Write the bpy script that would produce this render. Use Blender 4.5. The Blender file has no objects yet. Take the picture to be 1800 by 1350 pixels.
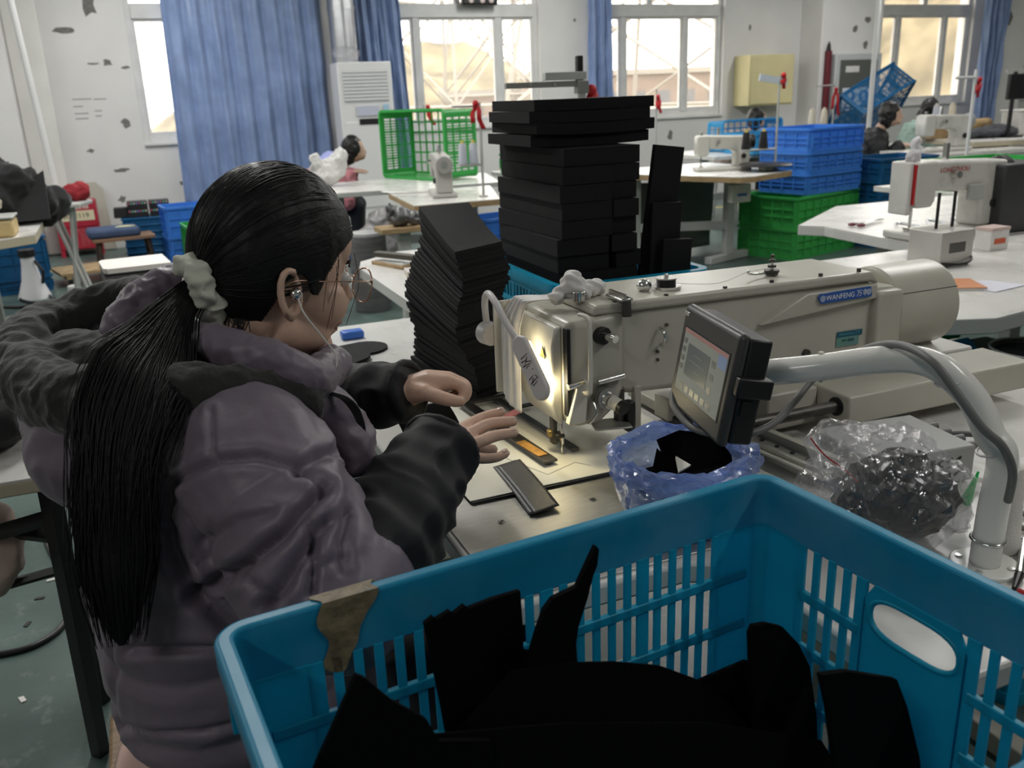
import bpy, bmesh, math, random
import numpy as np
from mathutils import Vector, Matrix, Euler, noise as mnoise
random.seed(7)
S = bpy.context.scene
COL = S.collection
R = math.radians
# ------------------------------------------------------------------ camera
FPX = 1550.0
YAW, PITCH, ROLL, CAMH = R(22), R(17.95), R(2.27), 1.38
_f = Vector((math.sin(YAW)*math.cos(PITCH), math.cos(YAW)*math.cos(PITCH), -math.sin(PITCH)))
_r0 = Vector((math.cos(YAW), -math.sin(YAW), 0)); _u0 = _r0.cross(_f)
_r = _r0*math.cos(ROLL) - _u0*math.sin(ROLL); _u = _u0*math.cos(ROLL) + _r0*math.sin(ROLL)
CAMP = Vector((0, 0, CAMH))
cd = bpy.data.cameras.new('camera'); cam = bpy.data.objects.new('camera', cd); COL.objects.link(cam)
m = Matrix.Identity(4)
for i in range(3):
    m[i][0], m[i][1], m[i][2], m[i][3] = _r[i], _u[i], -_f[i], CAMP[i]
cam.matrix_world = m
cd.sensor_width = 36; cd.lens = FPX/1800*36; cd.clip_start = .02; cd.clip_end = 600
cd.dof.use_dof = True; cd.dof.focus_distance = 1.28; cd.dof.aperture_fstop = 8.0
S.camera = cam
# ------------------------------------------------------------------ world, light, exposure
w = bpy.data.worlds.new('world'); S.world = w; w.use_nodes = True
bg = w.node_tree.nodes['Background']; bg.inputs[0].default_value = (1.0, .955, .88, 1); bg.inputs[1].default_value = 5.5
S.view_settings.view_transform = 'Standard'; S.view_settings.look = 'None'
S.view_settings.exposure = 0.0; S.view_settings.gamma = 1.0; S.view_settings.use_curve_mapping = False
S.cycles.use_denoising = True
S.cycles.max_bounces = 8; S.cycles.transparent_max_bounces = 16; S.cycles.caustics_reflective = False; S.cycles.caustics_refractive = False
S.cycles.sample_clamp_indirect = 6.0
LAMP_W = 46.0
LAMPS = [(-1.9, -.9), (2.4, -.4), (-3.2, 5.0), (-3.2, 8.2)] + [(0.3, y) for y in (3.6, 6.2, 8.6)] + [(4.2, y) for y in (3.0, 6.0, 8.6)] + [(8.2, y) for y in (4.0, 8.0)] + [(12.2, 6.5)]  # first two are added behind the camera as dim frontal fill

def ray(x, y): return _f + _r*((x-900)/FPX) - _u*((y-675)/FPX)
def pz(x, y, z): d = ray(x, y); return CAMP + d*((z-CAMH)/d.z)
def pY(x, y, Y): d = ray(x, y); return CAMP + d*(Y/d.y)
def pd(x, y, D): return CAMP + ray(x, y)*D

# ------------------------------------------------------------------ materials
MATS = {}
def mat(name, col, rough=.5, metal=0, var=0, vscale=20, bump=0, bscale=200, trans=0, alpha=1, emit=None, estr=1, coat=0, spec=.5, col2=None, sheen=0, ior=1.45, sss=0, stretch=None, detail=4):
    if name in MATS: return MATS[name]
    m = bpy.data.materials.new(name); m.use_nodes = True; nt = m.node_tree; b = nt.nodes['Principled BSDF']
    L = nt.links.new
    b.inputs['Base Color'].default_value = (*col, 1); b.inputs['Roughness'].default_value = rough; b.inputs['Metallic'].default_value = metal
    b.inputs['Specular IOR Level'].default_value = spec; b.inputs['IOR'].default_value = ior
    if coat: b.inputs['Coat Weight'].default_value = coat; b.inputs['Coat Roughness'].default_value = .12
    if trans: b.inputs['Transmission Weight'].default_value = trans
    if alpha < 1: b.inputs['Alpha'].default_value = alpha
    if sheen: b.inputs['Sheen Weight'].default_value = sheen; b.inputs['Sheen Roughness'].default_value = .5
    if sss: b.inputs['Subsurface Weight'].default_value = sss; b.inputs['Subsurface Radius'].default_value = (.012, .005, .003)
    if emit: b.inputs['Emission Color'].default_value = (*emit, 1); b.inputs['Emission Strength'].default_value = estr
    if var or bump or col2:
        tc = nt.nodes.new('ShaderNodeTexCoord'); mp = nt.nodes.new('ShaderNodeMapping'); L(tc.outputs['Object'], mp.inputs['Vector'])
        if stretch: mp.inputs['Scale'].default_value = stretch
    if var or col2:
        n = nt.nodes.new('ShaderNodeTexNoise'); n.inputs['Scale'].default_value = vscale; n.inputs['Detail'].default_value = detail; L(mp.outputs[0], n.inputs['Vector'])
        cr = nt.nodes.new('ShaderNodeValToRGB'); cr.color_ramp.elements[0].position = .35; cr.color_ramp.elements[1].position = .68
        c2 = col2 or tuple(min(1, c*(1+var)) for c in col); c1 = col if col2 else tuple(c*(1-var) for c in col)
        cr.color_ramp.elements[0].color = (*c1, 1); cr.color_ramp.elements[1].color = (*c2, 1)
        L(n.outputs['Fac'], cr.inputs[0]); L(cr.outputs[0], b.inputs['Base Color'])
        mr = nt.nodes.new('ShaderNodeMapRange'); mr.inputs[3].default_value = max(.02, rough-.08); mr.inputs[4].default_value = min(1, rough+.08)
        L(n.outputs['Fac'], mr.inputs[0]); L(mr.outputs[0], b.inputs['Roughness'])
    if bump:
        n2 = nt.nodes.new('ShaderNodeTexNoise'); n2.inputs['Scale'].default_value = bscale; n2.inputs['Detail'].default_value = 5; L(mp.outputs[0], n2.inputs['Vector'])
        bp = nt.nodes.new('ShaderNodeBump'); bp.inputs['Strength'].default_value = bump; bp.inputs['Distance'].default_value = .01
        L(n2.outputs['Fac'], bp.inputs['Height']); L(bp.outputs[0], b.inputs['Normal'])
    MATS[name] = m; return m

def film_mat(name, tint, body, amount, rough=.08, bump=.4, bscale=55):
    if name in MATS: return MATS[name]
    m = bpy.data.materials.new(name); m.use_nodes = True; nt = m.node_tree; N = nt.nodes; L = nt.links.new; N.remove(N['Principled BSDF']); out = N['Material Output']
    tc = N.new('ShaderNodeTexCoord'); n = N.new('ShaderNodeTexNoise'); n.inputs['Scale'].default_value = bscale; n.inputs['Detail'].default_value = 4; L(tc.outputs['Object'], n.inputs['Vector'])
    bp = N.new('ShaderNodeBump'); bp.inputs['Strength'].default_value = bump; bp.inputs['Distance'].default_value = .01; L(n.outputs['Fac'], bp.inputs['Height'])
    tr = N.new('ShaderNodeBsdfTransparent'); tr.inputs[0].default_value = (*tint, 1); df = N.new('ShaderNodeBsdfDiffuse'); df.inputs[0].default_value = (*body, 1); tl = N.new('ShaderNodeBsdfTranslucent'); tl.inputs[0].default_value = (*body, 1)
    m0 = N.new('ShaderNodeMixShader'); m0.inputs[0].default_value = .5; L(df.outputs[0], m0.inputs[1]); L(tl.outputs[0], m0.inputs[2])
    m1 = N.new('ShaderNodeMixShader'); m1.inputs[0].default_value = amount; L(tr.outputs[0], m1.inputs[1]); L(m0.outputs[0], m1.inputs[2])
    gl = N.new('ShaderNodeBsdfGlossy'); gl.inputs['Roughness'].default_value = rough; gl.inputs[0].default_value = (1, 1, 1, 1); L(bp.outputs[0], gl.inputs['Normal'])
    lw = N.new('ShaderNodeLayerWeight'); lw.inputs['Blend'].default_value = .5; L(bp.outputs[0], lw.inputs['Normal'])
    pw = N.new('ShaderNodeMath'); pw.operation = 'POWER'; pw.inputs[1].default_value = 3.5; L(lw.outputs['Facing'], pw.inputs[0])
    ma = N.new('ShaderNodeMath'); ma.operation = 'MULTIPLY_ADD'; ma.inputs[1].default_value = .55; ma.inputs[2].default_value = .075; L(pw.outputs[0], ma.inputs[0])
    m2 = N.new('ShaderNodeMixShader'); L(ma.outputs[0], m2.inputs[0]); L(m1.outputs[0], m2.inputs[1]); L(gl.outputs[0], m2.inputs[2]); L(m2.outputs[0], out.inputs[0])
    MATS[name] = m; return m

# ------------------------------------------------------------------ mesh builder
class MB:
    def __init__(s): s.v = []; s.f = []
    def add(s, vs, fs):
        o = len(s.v); s.v += [tuple(v) for v in vs]; s.f += [tuple(i+o for i in f) for f in fs]; return s
    def box(s, c, d, rz=0, rx=0, ry=0, taper=1):
        M = Euler((rx, ry, rz)).to_matrix(); c = Vector(c); vs = []
        for z in (-.5, .5):
            k = taper if z > 0 else 1
            for x, y in ((-.5, -.5), (.5, -.5), (.5, .5), (-.5, .5)): vs.append(c + M @ Vector((x*d[0]*k, y*d[1]*k, z*d[2])))
        return s.add(vs, [(3, 2, 1, 0), (4, 5, 6, 7), (0, 1, 5, 4), (1, 2, 6, 5), (2, 3, 7, 6), (3, 0, 4, 7)])
    def b2(s, x0, x1, y0, y1, z0, z1): return s.box(((x0+x1)/2, (y0+y1)/2, (z0+z1)/2), (x1-x0, y1-y0, z1-z0))
    def cyl(s, p0, p1, r0, r1=None, n=16, cap=True):
        r1 = r0 if r1 is None else r1; p0 = Vector(p0); p1 = Vector(p1); a = (p1-p0).normalized()
        t = Vector((0, 0, 1)) if abs(a.z) < .9 else Vector((1, 0, 0)); e1 = a.cross(t).normalized(); e2 = a.cross(e1)
        vs = []
        for p, r in ((p0, r0), (p1, r1)):
            for i in range(n): q = 2*math.pi*i/n; vs.append(p + e1*(r*math.cos(q)) + e2*(r*math.sin(q)))
        fs = [(i, n+i, n+(i+1) % n, (i+1) % n) for i in range(n)]
        if cap: fs += [tuple(range(n)), tuple(range(2*n-1, n-1, -1))]
        return s.add(vs, fs)
    def tube(s, pts, r, n=8, cap=True, closed=False, flat=1):
        pts = [Vector(p) for p in pts]; N = len(pts); rr = r if hasattr(r, '__len__') else [r]*N; vs = []
        up = None
        for i, p in enumerate(pts):
            if closed: t = pts[(i+1) % N]-pts[i-1]
            else: t = pts[min(i+1, N-1)]-pts[max(i-1, 0)]
            t.normalize()
            if up is None:
                up = Vector((0, 0, 1)) if abs(t.z) < .9 else Vector((1, 0, 0))
            up = (up - t*up.dot(t)); up.normalize(); e = t.cross(up)
            for k in range(n): q = 2*math.pi*k/n; vs.append(p + e*(rr[i]*math.cos(q)) + up*(rr[i]*math.sin(q)*flat))
        fs = []
        for i in range(N if closed else N-1):
            a = i*n; b = ((i+1) % N)*n
            fs += [(a+k, a+(k+1) % n, b+(k+1) % n, b+k) for k in range(n)]
        if cap and not closed: fs += [tuple(range(n-1, -1, -1)), tuple((N-1)*n+k for k in range(n))]
        return s.add(vs, fs)
    def lathe(s, prof, n=24, c=(0, 0, 0), axis='z', M=None):
        vs = []; c = Vector(c)
        for r, z in prof:
            for i in range(n):
                q = 2*math.pi*i/n; p = Vector((r*math.cos(q), r*math.sin(q), z))
                if axis == 'x': p = Vector((z, p.x, p.y))
                if axis == 'y': p = Vector((p.x, z, p.y))
                if M: p = M @ p
                vs.append(c+p)
        fs = []
        for j in range(len(prof)-1):
            for i in range(n): fs.append((j*n+i, j*n+(i+1) % n, (j+1)*n+(i+1) % n, (j+1)*n+i))
        fs.append(tuple(range(n-1, -1, -1))); fs.append(tuple((len(prof)-1)*n+i for i in range(n)))
        return s.add(vs, fs)
    def ell(s, c, r, n=16, mrings=10, M=None):
        c = Vector(c); vs = []; fs = []
        for j in range(1, mrings):
            t = math.pi*j/mrings
            for i in range(n):
                q = 2*math.pi*i/n; p = Vector((r[0]*math.sin(t)*math.cos(q), r[1]*math.sin(t)*math.sin(q), r[2]*math.cos(t)))
                vs.append(c + (M @ p if M else p))
        top = len(vs); p = Vector((0, 0, r[2])); vs.append(c+(M @ p if M else p)); vs.append(c-(M @ p if M else p))
        for j in range(mrings-2):
            for i in range(n): fs.append((j*n+i, (j+1)*n+i, (j+1)*n+(i+1) % n, j*n+(i+1) % n))
        for i in range(n):
            fs.append((top, i, (i+1) % n)); fs.append((top+1, (mrings-2)*n+(i+1) % n, (mrings-2)*n+i))
        return s.add(vs, fs)
    def prism(s, poly, z0, z1, M=None):
        n = len(poly); vs = [Vector((p[0], p[1], z0)) for p in poly] + [Vector((p[0], p[1], z1)) for p in poly]
        if M: vs = [M @ v for v in vs]
        return s.add(vs, [tuple(range(n-1, -1, -1)), tuple(range(n, 2*n))] + [(i, (i+1) % n, n+(i+1) % n, n+i) for i in range(n)])
    def grid(s, fn, nu, nv, thick=0):
        vs = [fn(i/(nu-1), j/(nv-1)) for j in range(nv) for i in range(nu)]
        return s.add(vs, [(j*nu+i, j*nu+i+1, (j+1)*nu+i+1, (j+1)*nu+i) for j in range(nv-1) for i in range(nu-1)])
    def mesh(s, name='m'):
        me = bpy.data.meshes.new(name); me.from_pydata([tuple(v) for v in s.v], [], s.f); me.update(); return me
    def build(s, name, m, parent=None, loc=(0, 0, 0), rot=(0, 0, 0), bev=0, seg=2, smooth=False, world=False, solid=0, sub=0, kind=None):
        if world and parent is not None:
            bpy_M = parent_matrix(parent).inverted(); s.v = [tuple(bpy_M @ Vector(v)) for v in s.v]
        o = bpy.data.objects.new(name, s.mesh(name)); COL.objects.link(o)
        o.location = loc; o.rotation_euler = rot
        if m: o.data.materials.append(m)
        fix(o.data)
        if parent is not None: o.parent = parent
        if solid: k = o.modifiers.new('so', 'SOLIDIFY'); k.thickness = solid; k.offset = 0
        if bev: k = o.modifiers.new('bv', 'BEVEL'); k.width = bev; k.segments = seg; k.limit_method = 'ANGLE'; k.angle_limit = R(40)
        if sub: k = o.modifiers.new('ss', 'SUBSURF'); k.levels = sub; k.render_levels = sub
        if smooth or bev or sub: shade(o, 180 if (smooth == 'all' or sub) else 35)
        if kind: o['kind'] = kind
        return o
def fix(me):
    bm = bmesh.new(); bm.from_mesh(me); bmesh.ops.recalc_face_normals(bm, faces=bm.faces); bm.to_mesh(me); bm.free()
def shade(o, ang):
    me = o.data
    me.polygons.foreach_set('use_smooth', [True]*len(me.polygons))
    if ang < 180:
        try: me.set_sharp_from_angle(angle=R(ang))
        except Exception: pass
    me.update()
def parent_matrix(o):
    M = Matrix.LocRotScale(o.location, o.rotation_euler, o.scale)
    return (parent_matrix(o.parent) @ M) if o.parent else M
def thing(name, label, cat, loc=(0, 0, 0), rz=0, group=None, rot=None):
    o = bpy.data.objects.new(name, None); COL.objects.link(o); o.empty_display_size = .05
    o.location = loc; o.rotation_euler = rot or (0, 0, rz); o['label'] = label; o['category'] = cat
    if group: o['group'] = group
    return o
def tag(o, label, cat, group=None):
    o['label'] = label; o['category'] = cat
    if group: o['group'] = group
    return o
def struct(o): o['kind'] = 'structure'; return o
def copy_tree(o, parent=None):
    c = o.copy(); COL.objects.link(c)
    if parent is not None: c.parent = parent
    for ch in list(o.children): copy_tree(ch, c)
    return c
def dup(o, loc, rz=0, label=None, group=None, scale=None):
    c = copy_tree(o); c.location = loc; c.rotation_euler = (0, 0, rz)
    if scale: c.scale = scale
    if label: c['label'] = label
    if group: c['group'] = group
    return c
def text(name, body, size, m, parent, M, ext=.0004, align='CENTER'):
    cu = bpy.data.curves.new(name, 'FONT'); cu.body = body; cu.size = size; cu.extrude = ext; cu.align_x = align; cu.align_y = 'CENTER'
    o = bpy.data.objects.new(name, cu); COL.objects.link(o); dg = bpy.context.evaluated_depsgraph_get()
    me = bpy.data.meshes.new_from_object(o.evaluated_get(dg)); bpy.data.objects.remove(o)
    o = bpy.data.objects.new(name, me); COL.objects.link(o); me.materials.clear(); me.materials.append(m)
    o.parent = parent; o.matrix_local = M; return o
def frame(o, x, z):       # matrix with local x, local normal z
    x = Vector(x).normalized(); z = Vector(z); z = (z - x*z.dot(x)).normalized(); y = z.cross(x)
    return Matrix(((x.x, y.x, z.x, o[0]), (x.y, y.y, z.y, o[1]), (x.z, y.z, z.z, o[2]), (0, 0, 0, 1)))
def spline(pts, n=8, closed=False):
    P = [Vector(p) for p in pts]; out = []; N = len(P)
    for i in range(N if closed else N-1):
        a, b, c, d = (P[(i-1) % N], P[i], P[(i+1) % N], P[(i+2) % N]) if closed else (P[max(i-1, 0)], P[i], P[i+1], P[min(i+2, N-1)])
        for k in range(n):
            t = k/n; out.append(.5*((2*b)+(c-a)*t+(2*a-5*b+4*c-d)*t*t+(3*b-a-3*c+d)*t**3))
    if not closed: out.append(P[-1])
    return out
def lerp(a, b, t): return a+(b-a)*t
def interp(xs, t):       # piecewise list
    k = t*(len(xs)-1); i = min(int(k), len(xs)-2); return xs[i]+(xs[i+1]-xs[i])*(k-i)
def remesh(mb, voxel, smooth_it=3):   # union of closed shapes as one continuous skin
    me = mb.mesh('tmp'); o = bpy.data.objects.new('tmp', me); COL.objects.link(o); fix(me)
    k = o.modifiers.new('r', 'REMESH'); k.mode = 'VOXEL'; k.voxel_size = voxel; k.adaptivity = 0
    if smooth_it: q = o.modifiers.new('s', 'SMOOTH'); q.iterations = smooth_it; q.factor = .5
    dg = bpy.context.evaluated_depsgraph_get(); out = bpy.data.meshes.new_from_object(o.evaluated_get(dg))
    bpy.data.objects.remove(o); bpy.data.meshes.remove(me); return out
def mesh_obj(name, me, m, parent=None, smooth=True):
    o = bpy.data.objects.new(name, me); COL.objects.link(o); me.materials.clear(); me.materials.append(m)
    if smooth: me.polygons.foreach_set('use_smooth', [True]*len(me.polygons))
    if parent is not None: o.parent = parent; o.matrix_parent_inverse = parent_matrix(parent).inverted()
    return o
def vget(me):
    a = np.empty(len(me.vertices)*3, np.float32); me.vertices.foreach_get('co', a); return a.reshape(-1, 3)
def nget(me):
    a = np.empty(len(me.vertices)*3, np.float32); me.vertex_normals.foreach_get('vector', a); return a.reshape(-1, 3)
def vset(me, a): me.vertices.foreach_set('co', a.astype(np.float32).ravel()); me.update()
def fnoise(P, s, seed=0):
    return np.array([mnoise.noise(Vector((float(p[0])*s+seed, float(p[1])*s, float(p[2])*s))) for p in P])

ORD = ['topmost', 'second', 'third', 'fourth', 'fifth', 'sixth', 'seventh', 'eighth', 'ninth', 'tenth', 'eleventh', 'twelfth', 'thirteenth', 'fourteenth', 'fifteenth', 'sixteenth', 'seventeenth', 'eighteenth', 'nineteenth', 'twentieth']
def ordw(i):      # i counted from the top, 0 = topmost
    if i < 20: return ORD[i]+('' if i == 0 else ' from top')
    t, u = divmod(i+1, 10); w_ = {2: 'twenty', 3: 'thirty', 4: 'forty'}[t]
    return (({2: 'twentieth', 3: 'thirtieth', 4: 'fortieth'}[t]) if u == 0 else w_+'-'+['first', 'second', 'third', 'fourth', 'fifth', 'sixth', 'seventh', 'eighth', 'ninth'][u-1])+' from top'
# ================================================================== the room
YB = 10.45; XL, XR, YF, ZC = -6.0, 17.0, -4.5, 3.7
M_wall = mat('wall_paint', (.66, .652, .64), .75, var=.05, vscale=1.3, bump=.06, bscale=40)
M_ceil = mat('ceiling_paint', (.78, .78, .77), .8)
M_frame = mat('window_frame_white', (.62, .62, .61), .45, var=.06, vscale=6)
M_glass = mat('window_glass', (1, 1, 1), .02, alpha=.12, spec=.3)
def floor_mat():
    m = mat('green_floor_paint', (.072, .108, .098), .36, var=.3, vscale=2.2, bump=.05, bscale=60, detail=8)
    nt = m.node_tree; b = nt.nodes['Principled BSDF']; L = nt.links.new
    src = b.inputs['Base Color'].links[0].from_socket
    tc = nt.nodes.new('ShaderNodeTexCoord'); n = nt.nodes.new('ShaderNodeTexNoise'); n.inputs['Scale'].default_value = 9; n.inputs['Detail'].default_value = 10; n.inputs['Roughness'].default_value = .75
    L(tc.outputs['Object'], n.inputs['Vector'])
    cr = nt.nodes.new('ShaderNodeValToRGB'); cr.color_ramp.elements[0].position = .56; cr.color_ramp.elements[1].position = .72
    L(n.outputs['Fac'], cr.inputs[0]); mx = nt.nodes.new('ShaderNodeMixRGB'); mx.inputs[2].default_value = (.19, .22, .205, 1)
    L(cr.outputs[0], mx.inputs[0]); L(src, mx.inputs[1]); L(mx.outputs[0], b.inputs['Base Color']); return m
fl = MB().b2(XL, XR, YF, YB+.3, -.1, 0).build('floor', floor_mat()); struct(fl)
M_yellow = mat('yellow_line_paint', (.5, .43, .10), .5, var=.35, vscale=25)
for (x0, x1, y0, y1) in ((XL+.2, 14, 5.47, 5.56), (XL+.2, 14, 9.19, 9.26)):
    o = MB().b2(x0, x1, y0, y1, .0005, .0025).build('yellow_floor_line', M_yellow, fl)
ce = MB().b2(XL, XR, YF, YB+.3, ZC, ZC+.1).build('ceiling', M_ceil); struct(ce)
struct(MB().b2(XL-.2, XL, YF, YB+.3, 0, ZC).build('wall_left', M_wall))
struct(MB().b2(XR, XR+.2, YF, YB+.3, 0, ZC).build('wall_right', M_wall))
struct(MB().b2(XL-.2, XR+.2, YF-.2, YF, 0, ZC).build('wall_front', M_wall))
WIN = [(.13, 2.06), (2.72, 4.76), (5.43, 7.44), (10.06, 11.9), (12.74, 14.6)]
WZ0, WZ1 = 1.07, 3.05
mb = MB(); x = XL
for a, b in WIN:
    mb.b2(x, a, YB, YB+.28, 0, ZC); mb.b2(a, b, YB, YB+.28, 0, WZ0); mb.b2(a, b, YB, YB+.28, WZ1, ZC); x = b
mb.b2(x, XR, YB, YB+.28, 0, ZC)
wb = struct(mb.build('wall_back', M_wall))
# columns on the back wall
struct(MB().b2(-2.2, -.98, YB-.3, YB, 0, ZC).build('trim_1', mat('column_paint', (.70, .69, .68), .75, var=.03, vscale=2)))
struct(MB().b2(-.98, -.66, YB-.12, YB, 0, ZC).build('trim_2', mat('column_side_paint', (.66, .65, .62), .75, var=.05, vscale=3), bev=.02))
struct(MB().b2(8.70, 9.74, YB-.42, YB, 0, ZC).build('trim_3', MATS['column_paint'], bev=.01))
struct(MB().b2(12.2, 12.7, YB-.3, YB, 0, ZC).build('trim_4', MATS['column_paint'], bev=.01))
struct(MB().b2(2.1, 2.66, YB-.1, YB, 0, ZC).build('trim_5', MATS['column_paint'], bev=.01))
# windows
def window(i, a, b, splits):
    y0, y1 = YB+.06, YB+.14; f = MB(); t = .06
    f.b2(a, a+t, y0, y1, WZ0, WZ1); f.b2(b-t, b, y0, y1, WZ0, WZ1); f.b2(a+t, b-t, y0, y1, WZ0, WZ0+t); f.b2(a+t, b-t, y0, y1, WZ1-t, WZ1)
    o = struct(f.build('window_%d' % i, M_frame, bev=.004))
    q = MB().b2(a+t, b-t, y0-.02, y1+.01, 2.30, 2.45).build('transom_bar', M_frame, o, bev=.006)
    xs = [a+t]+list(splits)+[b-t]
    for s in splits: MB().b2(s-.035, s+.035, y0-.01, y1, WZ0+t, 2.30).build('mullion', M_frame, o, bev=.004)
    for k in range(len(xs)-1):
        c, d = xs[k]+(.035 if k else 0), xs[k+1]-(.035 if k < len(xs)-2 else 0)
        MB().b2(c, d, y0+.03, y0+.036, WZ0+t, 2.30).build('pane', M_glass, o)
        sf = MB(); w_ = .028
        sf.b2(c, d, y0+.01, y0+.05, 2.30-w_, 2.30); sf.b2(c, d, y0+.01, y0+.05, WZ0+t, WZ0+t+w_+.02)
        sf.b2(c, c+w_, y0+.01, y0+.05, WZ0+t+w_+.02, 2.30-w_); sf.b2(d-w_, d, y0+.01, y0+.05, WZ0+t+w_+.02, 2.30-w_)
        sf.build('sash', M_frame, o)
    mid = (a+b)/2 if i != 3 else lerp(a, b, .45)
    MB().b2(mid-.04, mid+.04, y0, y1, 2.45, WZ1-t).build('mullion', M_frame, o)
    for c, d in ((a+t, mid-.04), (mid+.04, b-t)): MB().b2(c, d, y0+.03, y0+.036, 2.45, WZ1-t).build('pane', M_glass, o)
    MB().b2(a, b, YB-.03, y0, WZ0-.03, WZ0).build('window_sill', M_frame, o, bev=.005)
    return o
window(1, *WIN[0], (.72, 1.55)); window(2, *WIN[1], (3.22, 4.25)); window(3, *WIN[2], (5.95, 6.87)); window(4, *WIN[3], (10.5, 11.4)); window(5, *WIN[4], (13.2, 14.1))
# flaking paint marks on the back wall
M_flake = mat('bare_plaster', (.17, .165, .155), .9, var=.2, vscale=30)
def flake(px, py, w, h, seed, Y=YB):
    rnd = random.Random(seed); c = pY(px, py, Y); poly = []
    n = 11
    for k in range(n):
        q = 2*math.pi*k/n; r_ = rnd.uniform(.45, 1.0); poly.append((w/2*r_*math.cos(q), h/2*r_*math.sin(q)))
    M = frame((c.x, Y-.0005, c.z), (1, 0, 0), (0, -1, 0))
    o = MB().prism(poly, 0, .0012).build('paint_flake', M_flake, wb); o.matrix_local = M
for i, (px, py, w, h) in enumerate([(110, 53, .24, .09), (156, 8, .16, .34), (163, 112, .13, .03), (188, 110, .12, .09), (222, 118, .12, .045), (221, 217, .11, .11), (213, 299, .2, .06), (322, 322, .12, .08), (215, 350, .1, .1), (160, 265, .1, .06),
    (1526, 35, .14, .12), (1521, 79, .12, .13), (1503, 50, .12, .12), (1318, 49, .07, .1), (1178, 238, .11, .16), (1010, 35, .05, .05)]): flake(px, py, w, h, i, YB if px < 1450 else YB-.42)
flake(1773, 30, .2, .35, 77, YB-.3)
M_ink = mat('grey_ink', (.3, .3, .3), .9)
for k, (dx, dz, l) in enumerate([(0, 0, .18), (.2, -.005, .12), (0, -.07, .09), (0, -.14, .13), (.19, -.12, .07), (0, -.19, .12), (.19, -.17, .06)]):
    c = pY(127, 176, YB); MB().b2(c.x+dx, c.x+dx+l, YB-.0015, YB-.0003, c.z+dz, c.z+dz+.012).build('wall_scribble', M_ink, wb)
# ceiling lamps above the frame; the pair behind the camera is added fill
M_lampb = mat('lamp_housing', (.8, .8, .8), .4); M_tube = mat('lamp_tube', (1, 1, 1), .3, emit=(1, .98, .95), estr=8)
M_chrome = mat('chrome', (.72, .72, .70), .18, metal=1)
for i, (x, y) in enumerate(LAMPS):
    t = thing('ceiling_lamp', 'unseen long twin tube ceiling lamp hung above the workshop', 'lamp', (x, y, ZC-.5), group='ceiling lamps over the workshop')
    MB().box((0, 0, .05), (.16, 1.5, .05), taper=.6).build('housing', M_lampb, t, bev=.005)
    for s in (-1, 1): MB().cyl((s*.045, -.72, .005), (s*.045, .72, .005), .014).build('tube', M_tube, t, smooth=True)
    for s in (-1, 1): MB().cyl((0, s*.5, .07), (0, s*.5, .5), .004, n=6).build('hanger', M_chrome, t)
    la = bpy.data.lights.new('lamp_light', 'AREA'); la.shape = 'RECTANGLE'; la.size = .14; la.size_y = 1.45; la.energy = LAMP_W*(.5 if y < 0 else 1); la.color = (1.0, .985, .955)
    lo = bpy.data.objects.new('lamp_light', la); COL.objects.link(lo); lo.parent = t; lo.location = (0, 0, -.012)
# ------------------------------------------------------------------ outdoors
gr = struct(MB().b2(-150, 260, YB+1, 330, -6.2, -6).build('ground_outside', mat('dry_ground', (.30, .24, .13), .9, var=.3, vscale=.1)))
def hill(name, label, cx, cy, lx, ly, h, seed):
    def fn(u, v):
        x = (u-.5)*2; y = (v-.5)*2; r = max(0, 1-x*x-y*y); z = h*r**.8*(1+.35*mnoise.noise(Vector((x*3+seed, y*3, 0)))+.12*mnoise.noise(Vector((x*11+seed, y*11, 3))))
        return (cx+x*lx, cy+y*ly, -6+z)
    tag(MB().grid(fn, 60, 40).build(name, mat('hill_scrub', (.20, .165, .10), .95, var=.45, vscale=.12), smooth='all'), label, 'hill')
hill('hill', 'low hazy hill seen through the middle windows', 60, 210, 60, 45, 17, 3)
hill('hill', 'tall yellowish hill rising behind the right-hand windows', 230, 150, 90, 50, 62, 9)
# lattice pylons
M_steel = mat('pylon_steel', (.27, .25, .22), .6)
def pylon(px, D, h, w, label):
    P = pd(px, 300, D); t = thing('pylon', label, 'pylon', (P.x, P.y, -6), rz=.5)
    n = 6
    def corner(k, z): s = lerp(w, w*.16, z/h); return Vector((s*(1 if k in (0, 1) else -1)/2, s*(1 if k in (0, 3) else -1)/2, z))
    for k in range(4): MB().cyl(corner(k, 0), corner(k, h), .16, .08, n=4).build('leg', M_steel, t)
    zs = [h*(1-(1-i/n)**1.0) for i in range(n+1)]
    for i in range(n):
        br = MB()
        for k in range(4):
            a, b = k, (k+1) % 4
            br.cyl(corner(a, zs[i]), corner(b, zs[i+1]), .09, n=4); br.cyl(corner(b, zs[i]), corner(a, zs[i+1]), .09, n=4); br.cyl(corner(a, zs[i+1]), corner(b, zs[i+1]), .1, n=4)
        br.build('bracing', M_steel, t)
pylon(800, 62, 42, 12, 'steel lattice pylon seen through the window behind the green crate')
pylon(925, 75, 46, 11, 'steel lattice pylon at the right edge of the window behind the green crate')
pylon(1185, 48, 40, 15, 'large steel lattice pylon outside the window right of the black foam stack')
M_bld = mat('pink_render', (.22, .17, .14), .9, var=.1, vscale=.3)
M_dark = mat('dark_opening', (.12, .12, .13), .5)
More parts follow.
